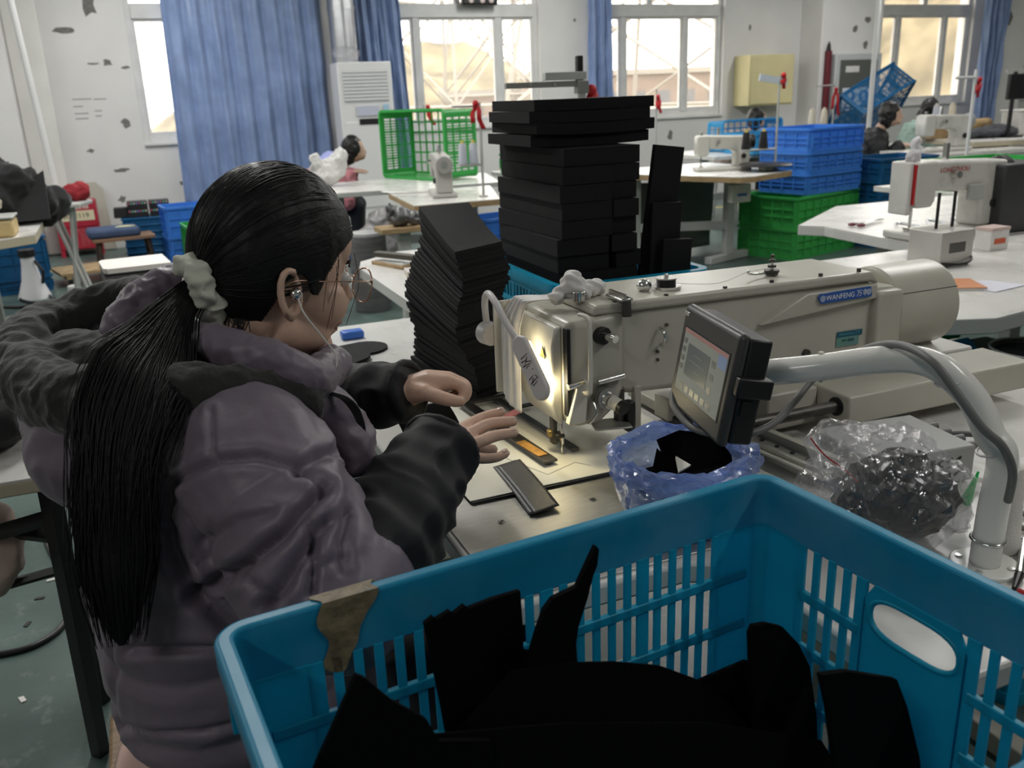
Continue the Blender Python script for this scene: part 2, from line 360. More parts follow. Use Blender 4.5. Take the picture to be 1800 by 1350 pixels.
for (px, D, L, Hh, lab) in ((880, 120, 16, 8, 'distant pale building in the window behind the green crate'), (1160, 110, 34, 9.5, 'distant long pink building outside the window right of the black foam stack')):
    P = pd(px, 160, D); t = thing('far_building', lab, 'building', (P.x, P.y, -6), rz=-.35)
    MB().b2(-L/2, L/2, -4, 4, 0, Hh).build('facade', M_bld, t); MB().b2(-L/2-.5, L/2+.5, -4.5, 4.5, Hh, Hh+.6).build('roof', M_steel, t)
    for k in range(int(L/3)):
        MB().b2(-L/2+1+k*3, -L/2+2.4+k*3, -4.06, -4, Hh*.55, Hh*.8).build('window', M_dark, t)
# ------------------------------------------------------------------ curtains and pipe
M_cur = mat('blue_curtain', (.20, .28, .48), .42, var=.08, vscale=8, sheen=.3)
def curtain(label, x0t, x1t, x0b, x1b, z0, z1, Y, waves, amp, seed):
    rnd = random.Random(seed); ph = [rnd.uniform(0, 6) for _ in range(6)]
    def fn(u, v):
        x = lerp(lerp(x0b, x1b, u), lerp(x0t, x1t, u), v); k = .55+.45*(1-v)
        y = amp*k*(math.sin(u*waves*6.283+ph[0]+.5*math.sin(3*v+ph[1]))+.35*math.sin(u*waves*2.3*6.283+ph[2]+2*v))
        y += .012*math.sin(v*22+u*30+ph[3])*math.sin(u*17+ph[4]) + .02*mnoise.noise(Vector((u*14+seed, v*9, 1)))
        return (x, Y+y, lerp(z0, z1, v))
    return tag(MB().grid(fn, 150, 60).build('curtain', M_cur, smooth='all', solid=.004), label, 'curtain', 'blue curtains at the back windows')
curtain('wide blue satin curtain hanging left of the white air conditioner', .50, 2.10, .44, 2.10, .42, 3.3, YB-.16, 8, .035, 1)
curtain('narrow blue curtain hanging just behind the white air conditioner', 2.48, 2.95, 2.5, 3.05, .5, 3.3, YB-.16, 4.5, .04, 2)
curtain('narrow blue curtain behind the tall black foam stack', 5.36, 5.66, 5.34, 5.72, .5, 3.3, YB-.16, 3, .04, 3)
curtain('blue curtain gathered at the far right window', 11.72, 12.2, 11.75, 12.1, .5, 3.3, YB-.34, 3.5, .05, 4)
M_galv = mat('galvanised', (.62, .63, .65), .32, metal=.85, var=.08, vscale=5)
t = thing('air_duct', 'shiny galvanised round pipe rising behind the air conditioner', 'pipe', (2.30, YB-.27, 0))
MB().cyl((0, 0, .3), (0, 0, ZC), .145, n=28).build('pipe', M_galv, t, smooth=True)
for z in (2.35, 3.2): MB().cyl((0, 0, z), (0, 0, z+.03), .152, n=28).build('band', M_galv, t, smooth=True)
# ================================================================== plastic crates
def plastic(name, col, rough=.35, tr=.25):
    m = mat(name, col, rough, var=.06, vscale=12)
    nt = m.node_tree; b = nt.nodes['Principled BSDF']; out = nt.nodes['Material Output']
    t = nt.nodes.new('ShaderNodeBsdfTranslucent'); t.inputs[0].default_value = (*[min(1, c*1.25) for c in col], 1)
    mx = nt.nodes.new('ShaderNodeMixShader'); mx.inputs[0].default_value = tr
    nt.links.new(b.outputs[0], mx.inputs[1]); nt.links.new(t.outputs[0], mx.inputs[2]); nt.links.new(mx.outputs[0], out.inputs[0]); return m
P_cyan = plastic('cyan_crate_plastic', (.018, .41, .59), .30, .45)
P_blue = plastic('blue_crate_plastic', (.07, .27, .74), .33, .3)
P_teal = plastic('dark_blue_crate_plastic', (.012, .105, .25), .35, .2)
P_sky = plastic('pale_cyan_crate_plastic', (.06, .38, .66), .35, .35)
P_green = plastic('green_crate_plastic', (.06, .44, .10), .35, .3)
def rrect(L, W, r, n=5):
    pts = []
    for cx, cy, a0 in ((L/2-r, W/2-r, 0), (-L/2+r, W/2-r, 90), (-L/2+r, -W/2+r, 180), (L/2-r, -W/2+r, 270)):
        for k in range(n+1): q = R(a0+90*k/n); pts.append((cx+r*math.cos(q), cy+r*math.sin(q), math.cos(q), math.sin(q)))
    return pts
def rim_mesh(L, W, z, prof, r=.03, n=5):
    P = rrect(L, W, r, n); mb = MB(); k = len(prof); vs = []; fs = []
    for (x, y, nx, ny) in P:
        for (o, u) in prof: vs.append((x+nx*o, y+ny*o, z+u))
    N = len(P)
    for i in range(N):
        a = i*k; b = ((i+1) % N)*k
        for j in range(k): fs.append((a+j, a+(j+1) % k, b+(j+1) % k, b+j))
    return mb.add(vs, fs)
def side_wall(Lw, H0, H1, style, th=.003):
    """wall along x, outside towards -y, from z=H0 to z=H1"""
    mb = MB(); h = H1-H0
    if style == 'slot':
        e = .035; rows = max(2, round(h/.075)); rh = h/rows
        mb.b2(-Lw/2, -Lw/2+e, -th/2, th/2, H0, H1); mb.b2(Lw/2-e, Lw/2, -th/2, th/2, H0, H1)
        for i in range(rows+1):
            zc = H0+rh*i; mb.b2(-Lw/2+e, Lw/2-e, -th/2-.003, th/2, max(H0, zc-.006), min(H1, zc+.006))
        n = max(3, int((Lw-2*e)/.022)); p = (Lw-2*e)/n
        for i in range(1, n): x = -Lw/2+e+p*i; w_ = .005 if i % 5 else .009; mb.b2(x-w_, x+w_, -th/2, th/2, H0, H1)
    else:
        mb.b2(-Lw/2, Lw/2, -th/2, th/2, H0, H1)
        n = max(2, int(Lw/.10)); p = Lw/n
        for i in range(n+1): x = -Lw/2+p*i; mb.b2(x-.005, x+.005, -th/2-.012, -th/2, H0, H1)
        for f in (.33, .66): mb.b2(-Lw/2, Lw/2, -th/2-.010, -th/2, H0+h*f-.004, H0+h*f+.004)
    return mb
CR = {}
RIMP = [(-.003, -.04), (.001, -.04), (.001, -.008), (.013, -.008), (.013, -.02), (.017, -.02), (.017, 0), (-.003, 0)]
def crate(label, L, W, H, m, loc, rz=0, style='solid', group=None, rot=None, floor=True):
    key = (L, W, H, m.name, style); t = thing('plastic_crate', label, 'crate', loc, rz, group, rot)
    if key not in CR:
        ms = {}
        ms['rim'] = rim_mesh(L, W, H, RIMP); ms['rim_collar'] = rim_mesh(L, W, .02, [(-.003, -.02), (.004, -.02), (.004, .012), (-.003, .012)])
        if style == 'slot':
            g = ms['base_panel'] = MB(); nx = max(3, round(L/.085)); ny = max(3, round(W/.085))
            for i in range(nx+1): x = lerp(-L/2+.01, L/2-.01, i/nx); g.b2(x-.007, x+.007, -W/2+.004, W/2-.004, .006, .012)
            for i in range(ny+1): y = lerp(-W/2+.01, W/2-.01, i/ny); g.b2(-L/2+.004, L/2-.004, y-.007, y+.007, .004, .010)
        else: ms['base_panel'] = MB().b2(-L/2+.004, L/2-.004, -W/2+.004, W/2-.004, .006, .012)
        for k_, (Lw, yy, a) in enumerate(((L-.04, -W/2+.002, 0), (L-.04, W/2-.002, math.pi), (W-.04, 0, -math.pi/2), (W-.04, 0, math.pi/2))):
            w_ = side_wall(Lw, .03, H-.04, style); Rm = Matrix.Rotation(a, 4, 'Z')
            off = Vector((0, -W/2+.002, 0)) if k_ < 2 else Vector((0, -L/2+.002, 0))
            w_.v = [tuple(Rm @ (Vector(v)+off)) for v in w_.v]; ms['side_panel%d' % k_] = w_
        ms['corner_posts'] = rim_mesh(L, W, 0, [(-.003, .03), (.001, .03), (.001, H-.04), (-.003, H-.04)])
        P = rrect(L, W, .03, 5); q = len(P)//4
        ms.pop('corner_posts')
        for c_ in range(4):
            cor = ms['corner_post%d' % c_] = MB(); seg = P[c_*q:(c_+1)*q]
            for i in range(len(seg)-1):
                a, b = seg[i], seg[i+1]
                for (z0, z1) in ((.03, H-.04),):
                    cor.add([(a[0], a[1], z0), (b[0], b[1], z0), (b[0], b[1], z1), (a[0], a[1], z1), (a[0]-a[2]*.003, a[1]-a[3]*.003, z0), (b[0]-b[2]*.003, b[1]-b[3]*.003, z0), (b[0]-b[2]*.003, b[1]-b[3]*.003, z1), (a[0]-a[2]*.003, a[1]-a[3]*.003, z1)],
                            [(0, 1, 2, 3), (7, 6, 5, 4), (3, 2, 6, 7), (0, 4, 5, 1)])
        CR[key] = {k: v.mesh(k) for k, v in ms.items()}
        for me in CR[key].values(): fix(me); me.materials.append(m)
    for k, me in CR[key].items():
        nm = k.rstrip('0123')
        o = bpy.data.objects.new(nm, me); COL.objects.link(o); o.parent = t
    return t
# ================================================================== workshop behind the sewing station
M_white = mat('white_laminate', (.66, .65, .62), .28, var=.06, vscale=5)
M_wood = mat('wood_edge', (.36, .25, .13), .5, var=.25, vscale=18, stretch=(1, 1, 8))
M_legs = mat('grey_enamel', (.42, .43, .41), .45, var=.08, vscale=6)
M_black = mat('black_plastic', (.012, .012, .013), .38)
M_kb = mat('black_ink', (.012, .012, .014), .6)
M_mach = mat('white_machine', (.58, .57, .53), .28, var=.04, vscale=10)
M_chrome = MATS['chrome']
M_cloth_b = mat('black_cloth', (.010, .010, .011), .9, bump=.2, bscale=60, sheen=.1)
M_red = mat('red_ribbon', (.48, .012, .018), .55)
M_spool = mat('cream_thread', (.62, .56, .45), .75, bump=.2, bscale=300)
M_clear = film_mat('clear_film', (.97, .97, .98), (.75, .75, .78), .10)
def crumple_(me, amp, s, seed):
    P = vget(me); N = nget(me); a = np.abs(fnoise(P, s, seed)); b = np.abs(fnoise(P, s*2.3, seed+5)); vset(me, P+N*((.5-a-.5*b)[:, None]*amp)); return me
def table(label, poly, z, th=.035, top=None, edge=None, legs=(), legm=None, group=None, name='work_table'):
    cx = sum(p[0] for p in poly)/len(poly); cy = sum(p[1] for p in poly)/len(poly); t = thing(name, label, 'table', (cx, cy, 0), group=group)
    MB().prism(poly, z-.004, z).build('table_top', top or M_white, t, world=True)
    MB().prism([(cx+(p[0]-cx)*.999, cy+(p[1]-cy)*.999) for p in poly], z-th, z-.004).build('edge_band', edge or M_white, t, world=True, bev=.003)
    for (x, y, dx, dy) in legs:   # column with a foot along (dx,dy)
        MB().b2(x-.035, x+.035, y-.035, y+.035, .06, z-th).build('leg', legm or M_legs, t, world=True, bev=.004)
        MB().box((x, y, .03), (math.hypot(dx, dy), .07, .06), rz=math.atan2(dy, dx)).build('foot', legm or M_legs, t, world=True, bev=.006)
    if len(legs) > 1:
        a, b = legs[0], legs[1]; d = Vector((b[0]-a[0], b[1]-a[1], 0)); MB().box(((a[0]+b[0])/2, (a[1]+b[1])/2, .30), (d.length, .04, .07), rz=math.atan2(d.y, d.x)).build('stretcher', legm or M_legs, t, world=True)
    return t
def machine(label, loc, rz, s=1.0, m_=None, wheel=None, redtxt=None, motor=False):
    t = thing('sewing_machine', label, 'sewing machine', loc, rz); m_ = m_ or M_mach; t.scale = (s, s, s)
    MB().b2(-.24, .24, -.09, .09, 0, .03).build('bed', m_, t, bev=.008)
    def yp(poly, y0, y1):
        n = len(poly); return MB().add([(x, y0, z) for x, z in poly]+[(x, y1, z) for x, z in poly], [tuple(range(n)), tuple(range(2*n-1, n-1, -1))]+[(i, n+i, n+(i+1) % n, (i+1) % n) for i in range(n)])
    yp([(.10, .03), (.23, .03), (.23, .285), (-.14, .30), (-.14, .185), (.06, .175), (.10, .15)], -.06, .06).build('arm', m_, t, bev=.015, seg=3)
    yp([(-.24, .15), (-.23, .125), (-.15, .125), (-.135, .15), (-.135, .30), (-.23, .30), (-.24, .28)], -.065, .06).build('head', m_, t, bev=.012, seg=3)
    MB().cyl((-.19, 0, .035), (-.19, 0, .13), .006, n=10).build('needle_bar', M_chrome, t, smooth=True); MB().b2(-.205, -.175, -.02, .02, .031, .045).build('presser_foot', M_chrome, t, bev=.002)
    w_ = MB().cyl((.23, 0, .235), (.275, 0, .235), .062, n=28).build('handwheel', wheel or M_black, t, bev=.008, seg=2); MB().cyl((.275, 0, .235), (.282, 0, .235), .02, n=16).build('wheel_cap', M_chrome, w_)
    MB().cyl((-.06, -.06, .245), (-.06, -.095, .245), .014, n=16).build('tension_knob', M_chrome, t, smooth=True); MB().cyl((.17, -.06, .12), (.17, -.078, .12), .02, n=20).build('stitch_dial', M_black, t, smooth=True)
    MB().cyl((-.19, 0, .30), (-.19, 0, .325), .012, n=12).build('oil_cap', M_chrome, t, smooth=True)
    MB().b2(-.05, -.035, -.01, .01, .29, .36).build('thread_pin', M_chrome, t)
    if motor: MB().b2(.0, .2, -.08, .08, -.12, -.04).build('motor', M_black, t, bev=.02)
    if redtxt: text('maker_text', redtxt, .026, mat('red_print', (.45, .05, .05), .5), t, frame((-.05, -.0612, .262), (1, 0, 0), (0, -1, 0)))
    return t
def ribbon(label, p, l=.13, seed=0):
    rnd = random.Random(seed); t = thing('red_ribbon', label, 'ribbon', tuple(p)); 
    MB().ell((0, 0, 0), (.022, .018, .022), 10, 8).build('knot', M_red, t, smooth='all')
    for k in range(2):
        a = rnd.uniform(-.3, .3)+(.25 if k else -.15)
        def fn(u, v): return ((u-.5)*.032+a*v*l*.6+.008*math.sin(v*8), .012*math.sin(v*6+k*2), -v*l*(1 if k else .75))
        MB().grid(fn, 5, 12).build('tail', M_red, t, solid=.003, smooth='all')
    return t
def stand(label, x, y, z0, z1, arms=(), tray=None, col=None, r=.009):
    t = thing('thread_stand', label, 'thread stand', (x, y, z0)); m_ = col or MATS['grey_enamel']
    MB().cyl((0, 0, 0), (0, 0, z1-z0), r, n=10).build('pole', m_, t, smooth=True); MB().cyl((0, 0, 0), (0, 0, .01), .03, n=14).build('base_nut', m_, t)
    for (dz, dx, dy) in arms: MB().tube([(0, 0, dz), (dx, dy, dz)], r*.8, 8).build('arm', m_, t); 
    if tray:
        dz, dx, dy = tray; MB().tube([(0, 0, dz), (dx*1.2, dy*1.2, dz)], r, 8).build('tray_arm', m_, t)
        for k in (.45, 1.05): MB().cyl((dx*k, dy*k, dz), (dx*k, dy*k, dz+.008), .045, n=18).build('spool_plate', m_, t, smooth=True); MB().cyl((dx*k, dy*k, dz), (dx*k, dy*k, dz+.12), .005, n=8).build('spool_pin', m_, t)
    return t
def cone(label, p, m_, h=.12, r=.032, tip=None, group=None):
    t = thing('thread_cone', label, 'thread cone', tuple(p), group=group)
    MB().lathe([(r, 0), (r*1.02, .01), (r*.7, h*.95), (r*.6, h)], 18).build('thread', m_, t, smooth=True); MB().cyl((0, 0, h), (0, 0, h+.018), r*.4, r*.35, n=12).build('core', tip or M_spool, t, smooth=True); return t
def heap(label, cat, c, blobs, m_, voxel=.012, amp=.04, s=9, seed=1, name='cloth_heap'):
    mb = MB()
    for (dx, dy, dz, a, b, cc) in blobs: mb.ell((c[0]+dx, c[1]+dy, c[2]+dz), (a, b, cc), 16, 12)
    me = crumple_(remesh(mb, voxel, 4), amp, s, seed); o = mesh_obj(name, me, m_); return tag(o, label, cat)

# ------------------------------------------------------------------ fixtures on the back wall
t = thing('air_conditioner', 'tall white floor standing air conditioner against the back wall', 'air conditioner', (2.37, 9.82, 0))
M_ac = mat('ac_white', (.72, .72, .72), .35); M_acg = mat('ac_grey', (.55, .56, .57), .4)
MB().b2(-.29, .29, -.17, .17, 0, 1.80).build('cabinet', M_ac, t, bev=.012)
MB().b2(-.24, .24, -.178, -.168, .30, 1.20).build('front_panel', M_ac, t, bev=.006)
g = MB().b2(-.24, .24, -.176, -.168, 1.40, 1.72).build('air_outlet', M_acg, t)
for k in range(9): MB().box((0, -.178, 1.42+k*.035), (.47, .012, .014), rx=.5).build('louvre', M_ac, g)
MB().b2(-.12, .12, -.183, -.177, 1.26, 1.36).build('notice_sheet', mat('lilac_sheet', (.50, .52, .62), .6), t)
MB().b2(-.10, .14, -.183, -.177, 1.17, 1.23).build('display', M_black, t); MB().b2(.17, .23, -.183, -.177, 1.25, 1.37).build('energy_label', mat('energy_blue', (.35, .55, .68), .5), t)
heap('clear plastic bag lying on top of the air conditioner', 'bag', (2.2, 9.80, 1.88), [(0, 0, 0, .12, .12, .07), (.08, .02, .02, .09, .08, .05)], M_clear, seed=4, name='plastic_bag')
t = thing('wall_fan', 'black device with pale fittings fixed at the window transom', 'fixture', (3.98, YB-.04, 2.42)); MB().b2(-.22, .22, -.06, .03, 0, .3).build('housing', M_black, t, bev=.02)
for k in (-.12, .02, .13): MB().cyl((k, -.06, .05), (k, -.075, .05), .028, n=14).build('fitting', mat('pale_pink', (.6, .5, .5), .4), t, smooth=True)
t = thing('wall_cabinet', 'cream metal cabinet fixed to the wall right of the third window', 'cabinet', (7.98, YB-.18, 1.16))
M_cab = mat('cream_metal', (.60, .54, .30), .45, var=.05, vscale=4)
MB().b2(-.36, .36, -.16, .18, 0, .64).build('body', M_cab, t, bev=.008); MB().b2(-.34, .34, -.172, -.16, .02, .62).build('door', M_cab, t, bev=.004)
t = thing('electrical_box', 'grey framed electrical cabinet with a blue safety sign on the column', 'electrical cabinet', (9.27, YB-.44, .92))
M_eg = mat('panel_dark', (.10, .105, .095), .35); M_ef = mat('panel_frame', (.48, .50, .50), .4)
MB().b2(-.40, .40, -.09, .02, 0, .86).build('frame', M_ef, t, bev=.012); dr = MB().b2(-.32, .32, -.10, -.088, .08, .78).build('door', M_eg, t, bev=.004)
MB().b2(-.23, .0, -.104, -.10, .62, .70).build('white_label', M_white, dr)
M_sign = mat('sign_white', (.62, .68, .76), .5); M_sblue = mat('sign_blue', (.04, .14, .42), .5)
sg = MB().b2(-.26, .24, -.105, -.10, .12, .42).build('safety_sign', M_sign, dr)
for k, x in enumerate((-.13, .11)):
    MB().cyl((x, -.104, .30), (x, -.108, .30), .085, n=28).build('sign_disc', M_sblue, t, smooth=True)
    if k == 0: MB().b2(x-.05, x+.05, -.110, -.108, .28, .30).b2(x-.045, x+.045, -.110, -.108, .25, .265).build('mask_symbol', M_sign, t); MB().cyl((x, -.108, .325), (x, -.110, .325), .034, n=18).build('head_symbol', M_sign, t)
    else: MB().b2(x-.022, x+.022, -.110, -.108, .245, .31).b2(x-.03, x-.018, -.110, -.108, .30, .355).b2(x-.012, x, -.110, -.108, .31, .365).b2(x+.006, x+.018, -.110, -.108, .31, .36).build('glove_symbol', M_sign, t)
    MB().b2(x-.085, x+.085, -.107, -.105, .15, .175).build('sign_caption', M_sblue, t)
t = thing('fire_hose_pipe', 'dark red vertical pipe left of the electrical cabinet', 'pipe', (8.80, YB-.46, 0)); MB().cyl((0, 0, .3), (0, 0, 1.82), .045, n=16).build('pipe', mat('dark_red', (.12, .012, .02), .4), t, smooth=True); MB().lathe([(.03, 1.82), (.02, 1.9), (.005, 1.94)], 12).build('valve', M_kb, t)
for z in (.6, 1.4): MB().cyl((0, 0, z), (0, .08, z), .015, n=8).build('bracket', M_kb, t)

# ------------------------------------------------------------------ left side
table('cream work table at the far left under a heap of black clothes', [(-1.9, 5.45), (-.74, 5.42), (-.57, 5.56), (-.60, 7.0), (-1.9, 7.0)], .76, .05, edge=mat('cream_edge', (.46, .41, .30), .5), legs=((-.96, 6.4, .0, 1.1), (-1.75, 6.2, 0, 1.1)))
heap('heap of black clothes piled on the cream table', 'clothes', (-.84, 6.3, .76), [(0, 0, .17, .26, .25, .18), (.24, .02, .10, .17, .18, .11), (-.1, .0, .32, .2, .18, .13), (-.25, .0, .36, .13, .12, .09), (.1, -.1, .2, .2, .12, .14)], M_cloth_b, .014, .09, 6, 3)
o = MB().prism([(-.30, 0), (.14, 0), (.14, .31)], -.008, .008).build('foam_piece', M_cloth_b); o.matrix_world = frame((-.66, 6.05, .79), (1, 0, 0), (0, -.9, .45)); tag(o, 'triangular black foam piece leaning on the clothes heap', 'foam piece')
t = thing('sewing_basket', 'cream tray with a black rim on the near edge of the cream table', 'tray', (-.80, 5.62, .76)); MB().b2(-.2, .14, -.12, .12, 0, .10).build('tray_body', mat('yellow_cream', (.56, .42, .20), .5, var=.15, vscale=9), t, bev=.02); MB().b2(-.205, .145, -.125, .125, .10, .112).build('tray_rim', M_legs, t, bev=.004)
heap('cream crumpled paper with grey wires in the tray', 'paper', (-.83, 5.64, .885), [(0, 0, .05, .11, .09, .07), (.02, 0, .09, .06, .06, .06)], mat('cream_paper', (.58, .54, .44), .7), .01, .04, 12, 2, 'crumpled_paper')
t = thing('clothes_rack', 'grey rack with a tall white pole and crossed legs beside the black clothes heap', 'rack', (-.53, 7.3, 0))
MB().prism([(-.32, -.22), (.12, -.26), (.20, .0), (.15, .2), (-.32, .2)], .76, .785).build('shelf', M_legs, t, bev=.004)
MB().tube([(-.02, 0, .785), (-.10, 0, 2.6)], .022, 12).build('pole', mat('white_pole', (.66, .66, .66), .4), t, smooth=True)
for (a, b) in (((-.08, -.15, .76), (.10, -.15, .02)), ((.06, -.15, .76), (-.02, -.15, .02)), ((-.08, .15, .76), (.10, .15, .02)), ((.06, .15, .76), (-.02, .15, .02))): MB().tube([a, b], .014, 8).build('leg', M_legs, t)
MB().box((.04, 0, .02), (.5, .06, .035), rz=.3).build('foot', M_legs, t)
heap('crumpled dark red cloth on the rack shelf', 'cloth', (-.43, 7.3, .845), [(0, 0, 0, .09, .08, .06), (.03, 0, .02, .06, .06, .05)], mat('dark_red_cloth', (.25, .012, .02), .8), .01, .03, 14, 5)
t = thing('red_cabinet', 'red fire extinguisher cabinet standing on the floor by the back wall', 'cabinet', (-.63, 10.17, 0))
M_rc = mat('red_metal', (.36, .02, .04), .4, var=.06, vscale=6)
MB().b2(-.20, .20, -.10, .10, .07, .56).build('body', M_rc, t, bev=.008)
for s in (-1, 1): MB().b2(s*.18-.02, s*.18+.02, -.10, .10, 0, .07).build('foot', M_rc, t)
d = MB().b2(-.19, .19, -.108, -.10, .30, .55).build('upper_door', M_rc, t, bev=.004); MB().b2(-.17, .17, -.112, -.108, .36, .46).build('label_strip', mat('cream_label', (.62, .55, .38), .6), d)
text('cabinet_text', '灭火器箱', .065, mat('white_print2', (.7, .66, .6), .6), t, frame((0, -.1095, .50), (1, 0, 0), (0, -1, 0)))
text('cabinet_text', '火警119', .07, M_kb, t, frame((0, -.1125, .408), (1, 0, 0), (0, -1, 0)))
text('cabinet_text', '使用方法\n一 提起\n二 拔销\n三 压下', .045, mat('faded_print', (.48, .12, .13), .6), t, frame((.02, -.1008, .185), (1, 0, 0), (0, -1, 0)))
tag(MB().b2(-.14, .10, -.08, .08, 0, .018).build('paper_stack', M_white, loc=(-.62, 10.15, .561)), 'small white paper stack on top of the red cabinet', 'paper')
o = MB().prism([(-.28, 0), (.24, 0), (.20, .62), (.14, .70), (-.28, .70)], -.012, .012).build('grey_board', mat('beige_board', (.44, .42, .36), .6)); o.matrix_world = frame((-.55, 10.36, .01), (1, 0, 0), (0, -.98, .05)); tag(o, 'beige board with rounded corners leaning on the wall behind the red cabinet', 'board')
t = thing('stool', 'dark wooden stool with a blue cushion near the back wall', 'stool', (-.22, 9.12, 0), .12)
M_dw = mat('dark_wood', (.045, .028, .02), .5)
MB().b2(-.26, .28, -.17, .17, .26, .29).build('seat', mat('stool_top', (.22, .13, .08), .5), t, bev=.004)
for sx in (-.22, .24):
    for sy in (-.13, .13): MB().tube([(sx*.92, sy*.9, .26), (sx, sy, 0)], .02, 8).build('leg', M_dw, t)
    MB().b2(sx*.95-.012, sx*.95+.012, -.12, .12, .08, .10).build('rail', M_dw, t)
tag(MB().b2(-.27, .18, -.17, .17, 0, .085).build('seat_cushion', mat('navy_cushion', (.035, .055, .12), .8, col2=(.05, .08, .15), vscale=9), loc=(-.24, 9.12, .2905), rot=(0, 0, .12), bev=.03, seg=3), 'flat navy blue cushion on the dark wooden stool', 'cushion')
tag(MB().prism([(-.08, -.04), (.05, -.05), (.10, .0), (.02, .05), (-.06, .03)], 0, .004).build('paper_wrapper', mat('pale_yellow', (.6, .6, .35), .5), loc=(-.18, 9.08, .3765)), 'pale yellow wrapper on the navy cushion', 'wrapper')
for k in range(6):
    t = thing('folded_crate', '%s of six dark blue folded crates under the black boxes' % ordw(5-k), 'crate', (.04, 9.72, k*.066), group='folded crates in the flat stack')
    MB().b2(-.24, .24, -.16, .16, 0, .045).build('tray', P_teal, t, bev=.004); MB().b2(-.25, .25, -.17, .17, .045, .064).build('rim', P_teal, t, bev=.003)
M_bx = mat('black_gift_box', (.008, .008, .010), .5); cols = [(.5, .1, .2), (.1, .45, .3), (.5, .45, .4), (.2, .2, .6)]
for k, (x, z, lab) in enumerate(((-.04, .396, 'lower left'), (-.04, .472, 'upper left'), (.16, .396, 'lower right'), (.16, .472, 'upper right'))):
    t = thing('black_box', '%s black box with a row of coloured dots on the folded crates' % lab, 'box', (x, 9.68, z), group='black boxes with coloured dots'); MB().b2(-.095, .095, -.09, .09, 0, .075).build('carton', M_bx, t, bev=.004)
    for i in range(7): MB().b2(-.085+i*.025, -.070+i*.025, -.0925, -.09, .052, .066).build('coloured_dot', mat('dot%d' % (i % 4), cols[i % 4], .5), t)
tag(MB().box((0, 0, .05), (.14, .12, .10), taper=.9).build('black_box', M_bx, loc=(-.20, 9.70, .396), bev=.008), 'small plain black box at the left end of the folded crates', 'box')
crate('medium blue crate between the folded crates and the blue curtain', .50, .42, .27, P_blue, (.42, 9.02, 0), .1); crate('medium blue crate stacked on another beside the blue curtain', .50, .42, .27, P_blue, (.42, 9.02, .272), .1)
crate('small bright green crate just left of the worker hair', .40, .40, .42, P_green, (.52, 8.45, 0), .1)
crate('dark blue crate under the cream table at the far left', .60, .42, .32, P_teal, (-1.12, 8.36, .132), .2); crate('blue crate with a torn side beneath the cream table', .60, .42, .13, P_teal, (-1.12, 8.36, 0), .2)
t = thing('megaphone', 'white megaphone standing on the floor among cables', 'megaphone', (-.90, 7.92, .0)); MB().lathe([(.125, 0), (.12, .015), (.075, .14), (.055, .26), (.05, .33)], 24).build('horn', mat('megaphone_white', (.68, .68, .70), .35), t, smooth=True); MB().cyl((0, 0, .33), (0, 0, .39), .062, n=20).build('rear_cap', M_black, t, bev=.006); MB().tube([(.05, -.05, .3), (.10, -.08, .22), (.08, -.07, .12)], .012, 8).build('handle', M_black, t)
t = thing('wooden_pallet', 'low wooden dolly on the floor by the megaphone', 'dolly', (-.38, 8.55, 0), .25)
for k in range(4): MB().b2(-.4, .4, -.22+k*.115, -.12+k*.115, .09, .115).build('plank', M_wood, t, bev=.002)
for s in (-.34, .34): MB().b2(s-.02, s+.02, -.22, .22, .06, .09).build('runner', M_wood, t); MB().cyl((s, -.16, .03), (s+.03, -.16, .03), .03, n=12).build('wheel', M_black, t)
tag(MB().tube(spline([(-1.1, 7.6, .01), (-.9, 7.5, .012), (-.75, 7.7, .01), (-.85, 7.95, .012), (-1.0, 7.85, .01), (-.8, 7.55, .012), (-.55, 7.7, .01), (-.4, 7.85, .01), (-.2, 7.8, .01)], 8), .012, 8).build('floor_cable', M_black, smooth='all'), 'tangle of black cable on the floor by the megaphone', 'cable')
t = thing('wall_plug', 'white round plug adaptor lying on the floor', 'plug', (-.60, 7.82, 0)); MB().cyl((0, 0, 0), (0, 0, .085), .05, n=18).build('adaptor', M_white, t, bev=.01); MB().cyl((.05, 0, .04), (.09, 0, .04), .012, n=8).build('cord_stub', M_black, t)
for k, (x, y, l, rz, lab) in enumerate(((-.52, 6.72, .6, .40, 'upper'), (-.58, 6.42, .6, .35, 'lower'))): tag(MB().box((0, 0, .03), (l, .07, .06), rz=rz).build('steel_beam', mat('cream_steel', (.48, .45, .36), .5), loc=(x, y, .0), bev=.004), '%s cream steel beam lying on the floor under the cream table' % lab, 'beam', 'cream beams on the floor')
# white table with a grey box, behind the worker
table('white work table behind the worker carrying the grey box', [(-.20, 3.46), (.55, 3.46), (.55, 4.05), (-.14, 4.05)], .76, legs=((.18, 3.75, 0, .5), (.45, 3.75, 0, .5)))
t = thing('storage_box', 'grey box with white card sheets on top, behind the fleece hood', 'box', (-.06, 3.68, .76), .1); M_gd = mat('dark_grey_card', (.09, .088, .085), .6)
MB().b2(-.115, .115, -.12, .12, 0, .052).build('box_body', M_gd, t, bev=.004); MB().b2(-.118, .118, -.123, .123, .052, .060).build('lid_edge', M_kb, t); MB().prism([(-.118, -.10), (-.105, -.125), (.118, -.125), (.118, .125), (-.105, .125), (-.118, .10)], .060, .078).build('card_sheets', mat('white_card', (.70, .66, .62), .6), t)
tag(MB().prism([(-.16, -.15), (.05, -.15), (.05, .15), (-.16, .15)], 0, .012).build('white_card', mat('white_card2', (.72, .69, .66), .6), loc=(.20, 3.72, .7605)), 'white card lying beside the grey box', 'card')
